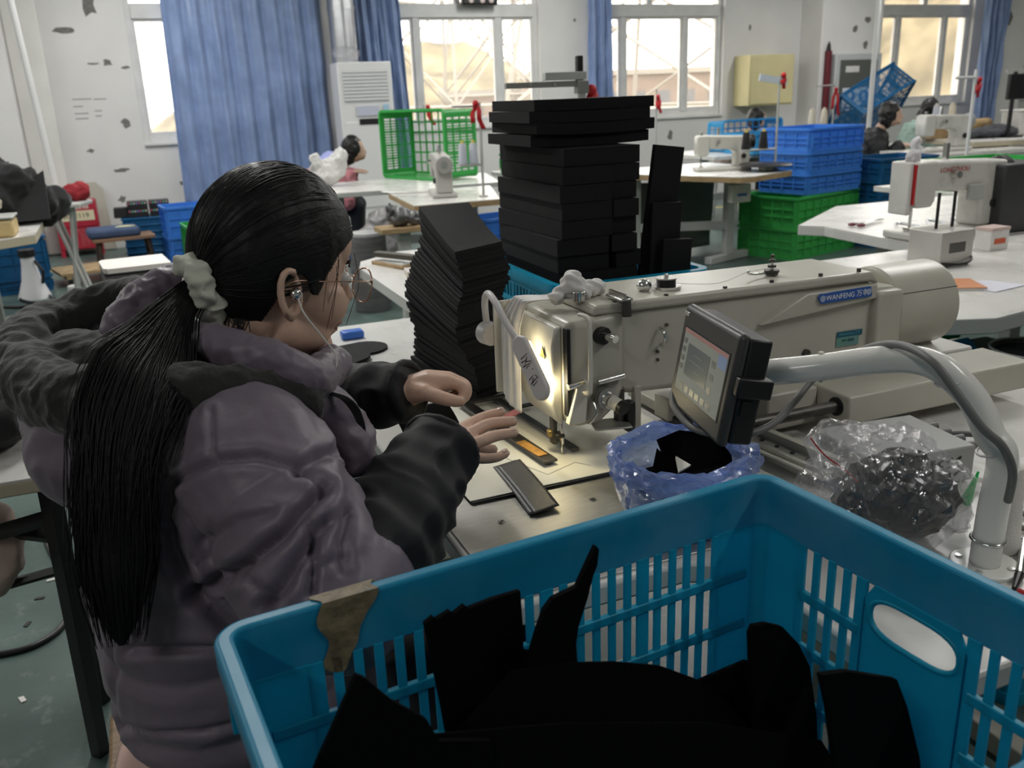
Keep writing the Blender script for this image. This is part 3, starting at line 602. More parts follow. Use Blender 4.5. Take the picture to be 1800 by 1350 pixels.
# near left table with black folding legs
t = table('white folding table with black steel legs behind the worker at the left edge', [(-1.4, 1.66), (-.225, 1.64), (-.215, 2.3), (-1.4, 2.3)], .78, .03, edge=mat('cream_edge', (.46, .41, .30), .5))
for (x0, y0, x1, y1) in ((-.235, 1.70, -.275, 1.90), (-.235, 2.25, -.275, 2.10), (-1.35, 1.70, -1.3, 1.9)):
    MB().tube([(x0, y0, .748), (x1, y1, 0)], .020, 4).build('leg', M_black, t, world=True)
MB().tube([(-.245, 1.74, .66), (-1.3, 1.80, .50)], .016, 4).build('cross_bar', M_black, t, world=True); MB().tube([(-.25, 1.78, .60), (-.62, 1.78, .748)], .016, 4).build('brace', M_black, t, world=True); MB().tube([(-.25, 1.80, .52), (-1.3, 1.86, .40)], .010, 6).build('lower_bar', M_black, t, world=True)
heap('black folded jacket lying on the white folding table', 'jacket', (-.37, 1.86, .79), [(0, 0, .055, .13, .14, .06), (-.02, .02, .10, .11, .12, .045), (-.1, 0, .05, .12, .12, .06)], M_cloth_b, .008, .03, 12, 7, 'folded_jacket')
heap('pale pink cloth bag hanging under the white folding table', 'bag', (-.42, 1.80, .60), [(0, 0, 0, .11, .05, .12), (-.02, 0, .08, .06, .03, .08)], mat('pale_pink_cloth', (.60, .46, .40), .8), .008, .02, 12, 7, 'hanging_bag')
tag(MB().tube(spline([tuple(pz(x, y, .008)) for x, y in ((-30, 1150), (0, 1150), (60, 1135), (105, 1105), (120, 1070), (112, 1010), (90, 970), (80, 945))], 8), .009, 8).build('floor_cable', M_black, smooth='all'), 'black cable curving across the green floor at the lower left', 'cable')
for k in range(7): 
    p = pz(*((70, 1052), (48, 1098), (210, 1300), (150, 1180), (40, 1230), (90, 1020), (260, 1325))[k], 0); o = MB().prism([(-.015, -.005), (.012, -.008), (.014, .004), (-.01, .007)], .0005, .003).build('lint_scrap', M_kb if k < 3 else M_white, loc=(p.x, p.y, 0), rot=(0, 0, k*1.3)); tag(o, 'tiny scrap lying on the green floor at the lower left', 'scrap', 'tiny scraps on the floor')

# ------------------------------------------------------------------ middle, behind the foam stacks
table('white table with the green crate and the pink-jacketed worker', [(1.25, 6.62), (2.62, 6.55), (2.85, 7.5), (1.25, 7.6)], .76, edge=M_legs, legs=((1.45, 7.1, 0, .7), (2.5, 7.1, 0, .7)))
table('small wooden edged machine table in front of the green crate', [(1.58, 5.43), (2.16, 5.42), (2.45, 6.35), (1.66, 6.35)], .76, .04, edge=M_wood, legs=((1.85, 5.9, 0, .6), (2.15, 5.95, 0, .6)))
# green crate on its side
ct = crate('bright green crate standing on its side on the white table', .80, .53, .36, P_green, (0, 0, 0), style='slot')
ex = Vector((.35, -.82, 0)).normalized(); ey = Vector((0, 0, 1)); ez = ex.cross(ey)
M4 = Matrix(((ex.x, ey.x, ez.x, 0), (ex.y, ey.y, ez.y, 0), (ex.z, ey.z, ez.z, 0), (0, 0, 0, 1))); base = Vector((2.62, 7.06, .76+.283))-ex*.40
ct.location = base-Vector((ez.x, ez.y, 0))*.0; ct.rotation_euler = M4.to_euler()
if False: ct.location = Vector((2.28, 7.0, 1.043))+ex*.40
crate('light green crate half hidden by the tall foam stack', .5, .4, .16, P_green, (3.25, 7.28, .761), .2)
table('white table behind the tall foam stack', [(2.90, 6.9), (3.6, 6.9), (3.6, 7.6), (2.95, 7.6)], .76, legs=((3.2, 7.2, 0, .6), (3.5, 7.2, 0, .6)))
machine('grey sewing machine seen end-on in front of the green crate', (1.93, 5.92, .762), -1.80, .92, mat('worn_grey_machine', (.42, .41, .38), .4), mat('grey_wheel', (.36, .35, .33), .35))
tag(MB().lathe([(.22, 0), (.23, .004), (.22, .012)], 28).build('oval_plate', M_white, loc=(1.86, 6.42, .7605)), 'white oval plate beside the end-on sewing machine', 'plate')
stand('thin steel thread stand beside the green crate', 2.12, 5.62, .76, 1.36, arms=((.58, -.19, .0),), tray=(.21, -.12, .02))
for k, x in enumerate((2.066, 1.994)): cone('%s pale grey thread cone on the stand before the green crate' % ('right', 'left')[k], (x, 5.632 if k == 0 else 5.641, .981), mat('grey_thread', (.50, .52, .58), .7), .13, .030, mat('yellow_core', (.6, .5, .1), .5), 'thread cones before the green crate')
ribbon('red ribbon tied on the thread stand right of the green crate', pY(836, 182, 5.6), .16, 1); ribbon('red ribbon tied on a thread stand behind the green crate', pY(752, 188, 8.0), .16, 2)
P = pY(745, 188, 8.0); stand('thread stand standing behind the green crate', P.x, P.y, 0, P.z+.02, arms=((P.z-.01, -.08, 0),))
heap('crumpled white plastic bags on the white table beside the pink-jacketed worker', 'bags', (1.40, 7.25, .80), [(0, 0, .06, .11, .10, .08), (.10, 0, .12, .06, .06, .10), (-.07, .0, .10, .05, .05, .10), (.13, 0, .20, .045, .05, .05), (-.08, 0, .18, .04, .04, .05), (.04, .0, .12, .07, .06, .06)], mat('white_film', (.66, .65, .63), .35, alpha=.85), .010, .04, 13, 3, 'plastic_bags')
P = pY(645, 408, 6.0); t = thing('grey_bin', 'round grey bin with a pale lid standing right of the worker face', 'bin', (P.x, P.y, 0)); MB().lathe([(.12, 0), (.125, .01), (.125, P.z-.02), (.12, P.z-.018)], 26).build('bin_body', mat('bin_grey', (.13, .13, .135), .5, stretch=(1, 1, 12), var=.2, vscale=6), t, smooth=True); MB().cyl((0, 0, P.z-.018), (0, 0, P.z), .122, n=26).build('lid', mat('bin_lid', (.42, .42, .42), .5), t, smooth=True)
heap('greyish plastic bag on the floor under the white table', 'bag', (1.62, 6.6, .1), [(0, 0, .2, .18, .16, .22), (.05, 0, .4, .12, .1, .12), (0, 0, .05, .17, .15, .12)], mat('grey_film', (.34, .33, .33), .3), .016, .06, 9, 5, 'plastic_bag')
P = pY(690, 395, 5.4); t = table('low wooden bench with a small black machine beneath the edged table', [(P.x-.12, 5.2), (P.x+.2, 5.2), (P.x+.2, 5.40), (P.x-.12, 5.40)], P.z, .03, top=M_wood, edge=M_wood, legs=((P.x+.04, 5.3, 0, .2),), name='bench')
heap('small dark machine with silver parts on the low bench', 'machine', (P.x+.02, 5.3, P.z+.005), [(0, 0, .05, .07, .06, .05), (.08, 0, .04, .05, .05, .04), (-.05, 0, .09, .03, .03, .04)], mat('dim_metal', (.12, .12, .12), .35, metal=.5), .008, .03, 20, 5, 'small_machine')
crate('blue crate on the floor under the white table', .4, .3, .3, P_blue, (1.42, 7.9, 0), .2); crate('blue crate on the floor behind the edged table', .4, .3, .28, P_blue, (2.35, 6.0, .3), .2)
# white table with clipboards
table('white table with wooden clipboards behind the leaning foam stack', [(.755, 2.62), (1.5, 2.62), (1.5, 3.75), (1.0, 3.76), (.80, 3.60), (.76, 3.45)], .76, .04, legs=((1.1, 3.0, 0, .6), (1.1, 3.5, 0, .6)))
t = thing('clipboard', 'wooden clipboard with a white sheet on the white table', 'clipboard', (.98, 3.46, .76), .35); MB().b2(-.13, .14, -.11, .10, 0, .014).build('wooden_board', M_wood, t, bev=.002); MB().b2(-.12, .13, -.10, .09, .014, .018).build('paper_sheet', M_white, t)
t = thing('notebook', 'small yellowish notebook below the dark rod on the white table', 'notebook', (.93, 3.16, .76), -.15); MB().b2(-.06, .10, -.05, .05, 0, .022).build('pages', mat('book_page', (.6, .56, .48), .7), t); MB().b2(-.061, .101, -.051, .051, .022, .025).build('cover', mat('book_cover', (.52, .48, .46), .6), t)
tag(MB().box((0, 0, .012), (.40, .035, .022), rz=-1.05).build('dark_rod', mat('dark_rod', (.07, .062, .05), .5), loc=(.945, 3.33, .79), bev=.004), 'dark brown flat rod lying across the clipboards', 'rod')
o = MB().grid(lambda u, v: ((u-.5)*.2, (v-.5)*.16, .03*u*u), 8, 8).build('paper_sheet', M_white, loc=(1.06, 3.30, .785), rot=(0, 0, .4), solid=.001); tag(o, 'curling white paper sheet on the clipboards', 'paper')
# black rounded sheets and a small blue case on the far end of the machine table
for k, (x, y, r_, rz, lab) in enumerate(((.43, 2.16, .085, .2, 'rounded black foam sheet on the far end of the machine table'), (.38, 2.06, .08, .7, 'overlapping black foam sheet nearest the collar on the machine table'))):
    poly = [(-r_*1.3, -r_*.6), (r_*.5, -r_*.7)]+[(r_*.5+r_*.7*math.cos(q), r_*.7*math.sin(q)) for q in [R(a) for a in range(-80, 81, 20)]]+[(-r_*1.3, r_*.6)]
    tag(MB().prism(poly, 0, .006).build('foam_sheet', mat('charcoal_foam', (.0085, .0085, .0095), .8, spec=.25, bump=.08, bscale=250, var=.12, vscale=30), loc=(x, y, .7805+k*.007), rot=(0, 0, rz)), lab, 'foam sheet')
tag(MB().b2(-.03, .03, -.02, .02, 0, .022).build('blue_case', mat('blue_case', (.04, .15, .55), .35), loc=(.47, 2.30, .7805), bev=.006), 'small bright blue case behind the black foam sheets', 'case')
# swinging steel arm above the tall stack, with its stand
P0 = pY(888, 150, 3.3); P1 = pY(1022, 148, 3.3); P2 = pY(1018, 112, 3.3)
t = thing('swing_arm', 'grey steel swing arm on a post above the tall foam stack', 'arm', (P1.x, P1.y, 0)); M_ga = mat('arm_grey', (.26, .26, .24), .45, metal=.3)
MB().box((P0+P1)/2, ((P1-P0).length, .02, .022)).build('lower_arm', M_ga, t, world=True, bev=.002); MB().box((P0+P1)/2+Vector((.09, 0, .03)), ((P1-P0).length*.55, .03, .03)).build('upper_arm', M_legs, t, world=True, bev=.002)
MB().box(P2+Vector((0, 0, -.02)), (.025, .025, .10)).build('pivot_post', M_black, t, world=True, bev=.003); MB().box(P1+Vector((0, 0, -.01)), (.05, .04, .05)).build('pivot_block', M_ga, t, world=True, bev=.004); MB().cyl((P1.x, P1.y, 0), (P1.x, P1.y, P1.z-.03), .016, n=12).build('post', M_legs, t, world=True); MB().cyl((P1.x, P1.y, 0), (P1.x, P1.y, .02), .15, n=20).build('base_plate', M_legs, t, world=True)
for f in (.3, .62): q = P0.lerp(P1, f); MB().cyl((q.x, q.y-.011, q.z), (q.x, q.y-.016, q.z), .007, n=10).build('bolt', M_chrome, t, world=True)
t = ribbon('red plastic ribbon tied at the end of the steel swing arm', pY(1040, 158, 3.3), .07, 5)

# ------------------------------------------------------------------ right side
table('white work table with rounded corner holding the red-lettered sewing machine', [(2.83, 3.34), (2.90, 3.24), (2.84, 2.62), (4.4, 2.62), (4.4, 3.75), (3.45, 3.78)], .76, .045, legs=((3.05, 3.0, 0, .7), (3.9, 3.0, 0, .7)))
table('white work table right behind the motor of the long arm machine', [(1.90, 2.58), (1.96, 1.72), (2.10, 1.66), (4.2, 1.95), (4.2, 2.60)], .76, .045, edge=mat('grey_edge', (.38, .38, .35), .5), legs=((2.4, 2.2, 0, .6), (3.6, 2.25, 0, .6)), legm=M_black)
mr = machine('white sewing machine with red lettering on the right-hand table', (3.12, 2.76, .762), -.03, 1.05, M_mach, M_black, 'LONGZHOU')
MB().b2(-.262, -.242, -.05, .05, .10, .30).build('face_cover', M_white, mr, bev=.006); MB().b2(-.243, -.236, -.06, .06, .14, .29).build('red_stripe', M_red, mr); MB().b2(.02, .10, -.075, -.06, .14, .20).build('gauge', MATS['grey_enamel'], mr, bev=.004); MB().b2(.16, .40, -.11, .09, .0, .27).build('motor_box', mat('charcoal_plastic', (.035, .035, .038), .45), mr, bev=.01)
heap('white rag tied on the head of the red-lettered machine', 'cloth', (2.90, 2.76, 1.09), [(0, 0, 0, .035, .03, .03), (.01, 0, .045, .02, .018, .035)], mat('white_rag2', (.66, .64, .66), .8), .006, .02, 25, 2, 'cleaning_cloth')
t = thing('paper_box', 'small white carton with a red print beside the red-lettered machine', 'box', (2.98, 2.42, .76), .05); MB().b2(-.05, .05, -.035, .035, 0, .075).build('carton', M_white, t, bev=.002); MB().b2(-.052, .052, -.037, .037, .075, .086).build('lid', mat('pinkish_lid', (.55, .42, .38), .5), t); MB().b2(-.03, .03, -.037, -.035, .025, .045).build('red_print', mat('orange_print', (.6, .10, .04), .5), t)
t = thing('control_unit', 'metal control box with vent slots and two posts on the right-hand table', 'control box', (2.60, 2.30, .76), .05); M_alu = mat('aluminium', (.52, .50, .47), .35, metal=.4, var=.06, vscale=9)
MB().b2(-.085, .075, -.06, .08, .008, .125).build('case', M_alu, t, bev=.003)
for k in range(12): MB().b2(-.045+k*.0068, -.0418+k*.0068, -.0612, -.06, .05, .085).build('vent_slot', M_kb, t)
for x in (-.025, .055): MB().cyl((x, .02, .125), (x, .02, .25), .0055, n=10).build('post', M_black, t, smooth=True)
for x in (-.07, .06): MB().cyl((x, -.045, 0), (x, -.045, .01), .01, n=10).build('foot', M_black, t)
MB().cyl((.075, 0, .05), (.095, 0, .05), .012, n=12).build('knob', M_black, t); MB().tube(spline([(-.08, -.061, .018), (0, -.075, .01), (.06, -.07, .02), (.085, -.03, .05)], 6), .004, 8).build('cable', M_black, t, smooth='all')
t = thing('scissors', 'scissors with dark red handles on the right-hand table', 'scissors', (3.12, 3.18, .765), .3)
for s in (-1, 1): MB().tube([(-.13+.018*math.cos(k*.7), s*.022+.012*math.sin(k*.7), .006) for k in range(9)], .006, 8, closed=True).build('handle', mat('maroon', (.12, .01, .02), .4), t); MB().box((.0, s*.006, .006), (.20, .014, .005), rz=-s*.10).build('blade', M_chrome, t)
tag(MB().tube(spline([(3.05, 2.95, .765), (3.15, 3.05, .775), (3.2, 2.92, .765), (3.3, 3.02, .78), (3.34, 2.9, .765), (3.42, 3.0, .775), (3.5, 2.9, .765)], 8), .007, 6).build('thread_tangle', MATS['galvanised'], smooth='all'), 'tangle of pale wire on the right-hand table', 'wire')
t = thing('notebook', 'orange covered notebook on the table behind the motor', 'notebook', (2.32, 2.02, .76), -.5); MB().b2(-.09, .09, -.07, .07, 0, .008).build('pages', M_white, t); MB().b2(-.092, .092, -.072, .072, .008, .010).build('cover', mat('orange_cover', (.55, .20, .07), .5), t)
tag(MB().prism([(-.06, -.08), (.1, -.06), (.06, .06), (-.08, .05)], 0, .003).build('paper_sheet', mat('pale_lilac_paper', (.62, .62, .70), .6), loc=(2.42, 1.96, .7605)), 'pale paper lying partly under the orange notebook', 'paper')
tag(MB().prism([(-.14, -.05), (.12, -.08), (.14, .06), (-.10, .10)], 0, .002).build('paper_sheet', mat('pale_blue_paper', (.60, .62, .74), .6), loc=(2.09, 2.50, .7605)), 'pale blue paper sheet showing above the long arm machine', 'paper')
# wooden edged machine table with grey cloth screen
table('white machine table with a wooden edge and thread cones, right of the tall foam stack', [(3.55, 6.62), (4.06, 5.62), (4.12, 5.52), (4.22, 5.50), (4.74, 5.70), (4.80, 6.9), (3.55, 6.9)], .76, .045, edge=M_wood, legs=((4.52, 6.2, .5, .17), (3.8, 6.5, .5, .17)))
machine('beige sewing machine with a dark handwheel on the wooden edged table', (4.38, 6.12, .762), -.32, .92, mat('beige_machine', (.50, .49, .44), .35), M_black)
tag(MB().lathe([(.20, 0), (.21, .008), (.19, .018)], 30).build('black_disc', M_black, loc=(4.58, 5.82, .80), smooth=True), 'flat black disc beside the beige sewing machine', 'disc'); tag(MB().b2(-.04, .04, -.04, .04, 0, .038).build('disc_pad', M_white, loc=(4.58, 5.82, .7605)), 'small white block under the black disc', 'block')
o = MB().grid(lambda u, v: (3.4+u*1.28, 6.66+.02*math.sin(u*14+v*3)+.01*math.sin(v*9), .05+v*.60), 40, 20).build('cloth_screen', mat('grey_green_cloth', (.115, .12, .105), .85), smooth='all', solid=.004); tag(o, 'grey green cloth screen hanging behind the legs of the wooden edged table', 'screen')
t = thing('switch_box', 'small white switch box hung under the wooden edged table', 'box', (4.36, 5.85, .53)); MB().b2(-.09, .09, -.03, .03, 0, .14).build('case', M_white, t, bev=.006); MB().b2(-.04, .05, -.032, -.03, .05, .07).build('print', M_sblue, t); MB().cyl((0, 0, .14), (0, 0, .185), .01, n=8).build('hanger', M_legs, t)
t = stand('thread stand with black cones and a red flag on the wooden edged table', 4.70, 5.86, .76, 1.47, tray=(.16, -.26, .02))
MB().box((-.06, 0, .68), (.26, .012, .05), ry=.15).build('tape_flag', mat('pale_tape', (.55, .60, .68), .5), t)
for k, f in enumerate((.45, 1.05)): cone('%s black thread cone on the wooden edged table' % ('right', 'left')[k], (4.70-.26*f, 5.86+.02*f, .9285), M_cloth_b, .13, .036, mat('yellow_core', (.6, .5, .1), .5), 'black thread cones')
ribbon('red ribbon at the top of the stand on the wooden edged table', (4.73, 5.85, 1.47), .10, 9)
ribbon('small red ribbon in front of the third window', pY(1157, 170, 8.0), .16, 12); P = pY(1157, 165, 8.0); stand('thin thread stand in front of the third window', P.x, P.y+.03, 0, P.z+.05)
# crates
crate('green crate on the floor under the blue crates', .92, .58, .258, P_green, (5.30, 6.26, 0), .28); crate('upper green crate directly below the blue crates', .92, .58, .258, P_green, (5.30, 6.26, .26), .28)
for k, lab in enumerate(('lowest', 'middle', 'topmost')): crate('%s large translucent blue crate in the stack on the green crates' % lab, .70, .52, (.17, .17, .19)[k], P_blue, (5.38, 6.24, .522+k*.172), .2, group='translucent blue crates')
for k, lab in enumerate(('floor level', 'second', 'third', 'top')): crate('%s dark blue crate in the stack behind the red-lettered machine' % lab, .66, .46, .19, P_teal, (6.22, 6.18, k*.192), .02, group='dark blue crates')
tag(MB().box((0, 0, 0), (.09, .002, .07)).build('paper_label', mat('tan_label', (.45, .40, .30), .6), loc=(6.08, 5.925, .70)), 'tan paper label on the top dark blue crate', 'label')
crate('pale cyan crate on the table behind the blue crates', .80, .45, .20, P_sky, (6.0, 7.60, .762), .1, 'slot'); cts = crate('pale cyan crate standing on edge behind the blue crates', .80, .30, .25, P_sky, (6.0, 8.14, .915), .1, 'slot', rot=(R(90), 0, .1))
table('white table carrying the pale cyan crates', [(5.2, 7.4), (6.55, 7.4), (6.55, 8.45), (5.2, 8.45)], .76, legs=((5.5, 8.0, 0, .6), (6.3, 8.0, 0, .6)))
tc = crate('dark blue crate tipped up behind the two right-hand workers', 1.0, .55, .40, P_teal, (9.05, 9.2, 1.02), 0, 'slot', rot=(R(-50), R(-22), .1))
table('low table carrying the tipped dark blue crate', [(8.3, 8.8), (9.9, 8.8), (9.9, 9.6), (8.3, 9.6)], .60, legs=((8.6, 9.2, 0, .6), (9.6, 9.2, 0, .6)))
P = pY(1468, 150, 7.6); stand('tall thread stand with cream cones before the electrical cabinet', P.x, P.y, 0, 1.45, arms=((1.38, -.24, 0),), tray=(.97, -.26, 0)); ribbon('long red ribbon on the stand before the electrical cabinet', (P.x, P.y-.02, 1.34), .26, 21)
for k, f in enumerate((.45, 1.05)): cone('%s cream thread cone before the electrical cabinet' % ('right', 'left')[k], (P.x-.26*f, P.y, .9785), M_spool, .17, .04, None, 'cream thread cones')
machine('white sewing machine worked by the black-jacketed worker', (6.95, 6.30, .762), -.1, 1.1, M_mach, mat('grey_wheel2', (.30, .30, .32), .3)); table('white table with the machine of the black-jacketed worker', [(6.65, 5.95), (7.75, 5.95), (7.75, 6.75), (6.65, 6.75)], .76, legs=((7.0, 6.3, 0, .6), (7.5, 6.3, 0, .6)))
P = pY(1715, 135, 5.6); stand('white pole stand with a red ribbon at the far right', P.x, P.y, 0, 1.46, arms=((1.40, -.22, 0),), col=mat('white_pole', (.66, .66, .66), .4), r=.014); ribbon('red ribbon on the white pole at the far right', (P.x+.03, P.y-.02, 1.38), .14, 31)
P = pY(1533, 150, 8.2); stand('white pole in front of the fourth window', P.x, P.y, 0, 2.6, col=mat('white_pole', (.66, .66, .66), .4), r=.028)
table('beige edged table at the far right with bobbins and a white bin', [(7.35, 6.30), (9.6, 5.9), (9.6, 7.2), (7.6, 7.2)], .82, .05, edge=mat('cream_edge', (.46, .41, .30), .5), legs=((8.0, 6.5, 0, .5), (9.2, 6.5, 0, .5)), legm=M_black)
heap('dark cloth lying on the beige edged table', 'cloth', (8.0, 6.7, .83), [(0, 0, .03, .4, .15, .05), (.2, .05, .05, .25, .12, .05)], mat('dark_slate_cloth', (.05, .052, .06), .85), .015, .04, 7, 3)
t = thing('white_bin', 'white plastic bin on the beige edged table', 'bin', (8.50, 6.75, .82)); MB().box((0, 0, .12), (.26, .22, .24), taper=1.08).build('bin_body', M_white, t, bev=.02); MB().box((0, 0, .245), (.30, .26, .015)).build('bin_rim', M_white, t, bev=.004)
t = thing('wood_roll', 'light wooden roll with a dark end on the beige edged table', 'roll', (7.95, 6.9, .93)); MB().cyl((-.25, 0, 0), (.22, 0, 0), .07, n=20).build('roll', mat('pale_wood', (.5, .34, .15), .5), t, smooth=True); MB().cyl((.22, 0, 0), (.27, 0, 0), .072, n=20).build('dark_end', M_wood, t, smooth=True)
for k, (x, m_) in enumerate(((7.72, M_spool), (7.50, mat('grey_thread', (.5, .52, .58), .7)))): cone('%s thread cone standing on the beige edged table' % ('cream', 'grey')[k], (x+.1, 7.0, .82+.13), m_, .2, .04)
tag(MB().b2(-.2, .25, -.1, .1, 0, .13).build('cone_block', M_wood, loc=(7.68, 7.02, .82), bev=.004), 'wooden block carrying the thread cones at the far right', 'block')
t = thing('monitor', 'black monitor on a dark post at the right edge', 'monitor', (8.22, 6.55, .82)); MB().b2(-.20, .30, -.02, .02, .36, .60).build('panel', M_black, t, bev=.008); MB().cyl((-.12, 0, .0), (-.12, 0, .62), .02, n=10).build('post', M_black, t); MB().b2(-.25, .1, -.01, .01, .62, .64).build('top_bar', M_legs, t); MB().b2(-.2, .0, -.08, .08, 0, .015).build('base_plate', M_black, t)
for k in range(4): crate('%s green crate in the row under the beige edged table' % ('leftmost', 'second', 'third', 'rightmost')[k], .5, .4, .26, P_green, (7.95+.53*k, 6.98, .302), 0, group='green crates under the far right table')
for k in range(4): crate('%s cyan crate on the floor under the beige edged table' % ('leftmost', 'second', 'third', 'rightmost')[k], .5, .4, .30, P_cyan, (7.95+.53*k, 6.98, 0.0), 0, group='cyan crates under the far right table')
crate('bright green crate behind the red-lettered machine', .9, .5, .16, P_green, (5.35, 4.55, .70), -.05); table('white table holding the bright green crate at the right', [(4.8, 4.2), (6.2, 4.2), (6.2, 4.9), (4.8, 4.9)], .69, legs=((5.1, 4.5, 0, .6), (5.9, 4.5, 0, .6)))
# under the right-hand tables
crate('cyan slatted crate on the floor at the far end of the machine table', .55, .42, .30, P_cyan, (1.92, 1.38, 0), .1, 'slot', 'cyan crates right of the machine table'); crate('cyan slatted crate stacked at the far end of the machine table', .55, .42, .30, P_cyan, (1.92, 1.38, .302), .1, 'slot', 'cyan crates right of the machine table')
t = thing('pedal_tray', 'black tray with green and blue folders under the right-hand table', 'tray', (2.42, 2.02, .50)); MB().b2(-.2, .25, -.12, .12, 0, .02).build('tray', M_black, t); MB().box((-.04, 0, .05), (.16, .05, .012), rx=.6).build('blue_folder', mat('folder_blue', (.03, .28, .55), .4), t); MB().box((-.02, .07, .07), (.14, .03, .012), rx=.6).build('green_folder', mat('folder_green', (.02, .42, .12), .4), t)
for x in (-.18, .22): MB().b2(x-.015, x+.015, -.02, .02, -.5, 0).build('tray_leg', M_black, t)
t = thing('rotary_stand', 'round black tray with a pale rim on a post beside the machine table', 'stand', (2.36, 1.72, 0)); MB().lathe([(.02, .60), (.11, .60), (.125, .612), (.125, .622), (.115, .622), (.11, .61), (.02, .61)], 30).build('tray', M_black, t, smooth=True); MB().tube([(.122*math.cos(k*.21), .122*math.sin(k*.21), .622) for k in range(30)], .004, 6, closed=True).build('pale_rim', M_white, t); MB().cyl((0, 0, .02), (0, 0, .70), .012, n=10).build('post', M_black, t); MB().cyl((0, 0, 0), (0, 0, .02), .12, n=20).build('base_plate', M_black, t)

# ------------------------------------------------------------------ other workers
def worker(label, loc, rz, jac, hairc, bend=.35, seat=.46, hood=None, pony=False, h=1.0):
    t = thing('person', label, 'person', loc, rz); sk = mat('skin_far', (.50, .33, .25), .5); jm_ = mat('jacket_%d' % (int(jac[0]*1000)+int(jac[2]*7000)), jac, .6, var=.08, vscale=12); hm_ = mat('black_hair_far', hairc, .45)
    sh = Vector((.02+.36*math.sin(bend), 0, seat+.42*math.cos(bend)+.02)); hd = sh+Vector((.10+.12*math.sin(bend), 0, .19)); b = MB()
    b.ell((0, 0, seat+.06), (.13, .16, .11), 18, 12).tube([(0, 0, seat+.06), sh], [.12, .13], 16).tube([sh, hd], [.055, .05], 12).ell(hd, (.09, .072, .11), 18, 14).ell(hd+Vector((.06, 0, -.05)), (.04, .045, .045), 12, 10).ell(hd+Vector((.098, 0, -.02)), (.014, .012, .018), 10, 8)
    for s in (-1, 1):
        el = sh+Vector((.08, s*.21, -.26)); wr_ = Vector((.42, s*.12, .80)); b.tube([sh+Vector((0, s*.15, 0)), el], [.05, .042], 12).tube([el, wr_], [.042, .028], 12)
        b.ell(hd+Vector((-.015, s*.072, -.01)), (.018, .008, .03), 10, 8)
        for k in range(4): b.tube([wr_, wr_+Vector((.07, s*(.02-.017*k)*1, -.006)), wr_+Vector((.13-.008*abs(k-1), s*(.025-.02*k), -.022))], [.016, .010, .007], 8)
        b.tube([wr_, wr_+Vector((.05, -s*.045, -.01)), wr_+Vector((.08, -s*.05, -.02))], [.014, .010, .008], 8)
        kn = Vector((.42, s*.12, seat+.03)); b.tube([(0, s*.09, seat+.03), kn], [.075, .055], 12).tube([kn, (.40, s*.13, .07)], [.052, .035], 12).ell((.46, s*.13, .04), (.12, .04, .035), 12, 8)
    mesh_obj('body', remesh(b, .009, 3), sk, None).parent = t
    j = MB().ell((0, 0, seat+.08), (.17, .20, .12), 18, 12).tube([(0, 0, seat+.06), (.01+.15*math.sin(bend), 0, seat+.24), sh], [.17, .18, .16], 20).ell(sh+Vector((0, 0, -.02)), (.13, .22, .09), 18, 12)
    for s in (-1, 1):
        el = sh+Vector((.08, s*.21, -.26)); wr_ = Vector((.40, s*.125, .805)); j.tube([sh+Vector((0, s*.16, -.01)), el], [.085, .075], 14).ell(el, (.076,)*3, 12, 10).tube([el, wr_], [.074, .05], 14)
    j.tube([sh+Vector((.03*math.cos(k*.7)*2, .055*math.sin(k*.7), .05)) for k in range(9)], .03, 10, closed=True)
    o = mesh_obj('jacket', crumple_(remesh(j, .011, 4), .02, 10, 3), jm_, None); o.parent = t
    tr_ = MB()
    for s in (-1, 1):
        kn = Vector((.42, s*.12, seat+.03)); tr_.tube([(0, s*.09, seat+.03), kn], [.10, .075], 14).ell(kn, (.076,)*3, 12, 10).tube([kn, (.40, s*.13, .10)], [.07, .05], 14)
    mesh_obj('trousers', remesh(tr_, .012, 3), mat('dark_trousers', (.012, .013, .018), .8), None).parent = t
    hr = MB().ell(hd+Vector((-.022, 0, .018)), (.098, .086, .112), 20, 14)
    if pony: hr.ell(hd+Vector((-.11, 0, -.06)), (.05, .05, .06), 14, 10)
    else: hr.ell(hd+Vector((-.05, 0, -.05)), (.065, .08, .08), 14, 10)
    mesh_obj('hair', crumple_(remesh(hr, .008, 3), .015, 16, 5), hm_, None).parent = t
    if hood:
        q = MB().ell(sh+Vector((-.03, 0, .08)), (.15, .16, .10), 16, 12); mesh_obj('hood', crumple_(remesh(q, .01, 3), .03, 9, 3), mat('hood_lilac', hood, .6), None).parent = t
    s_ = thing('stool', 'stool under the %s' % label.split(' bent')[0].split(' sewing')[0].split(' seated')[0], 'stool', loc, rz); MB().b2(-.15, .15, -.15, .15, seat-.06, seat-.035).build('seat', M_wood, s_, bev=.004)
    for sx in (-1, 1):
        for sy in (-1, 1): MB().tube([(sx*.12, sy*.12, seat-.06), (sx*.15, sy*.15, 0)], .014, 8).build('leg', M_legs, s_)
    return t
worker('worker in a pink jacket with a lilac hood bent over the white table', (1.45, 8.36, 0), -.3, (.48, .17, .20), (.008, .007, .007), .72, hood=(.30, .33, .62))
worker('worker in a plain black jacket seated before the dark blue crates', (6.70, 7.09, 0), -.75, (.014, .014, .016), (.006, .006, .006), .35, .48)
worker('worker in a pale green jacket seated by the fourth window', (8.39, 8.09, 0), -.35, (.22, .31, .27), (.03, .018, .014), .25, .46, pony=True)
worker('worker in a beige jacket seated behind the blue crates', (6.26, 8.66, 0), -.5, (.30, .24, .20), (.006, .006, .006), .45, .46)
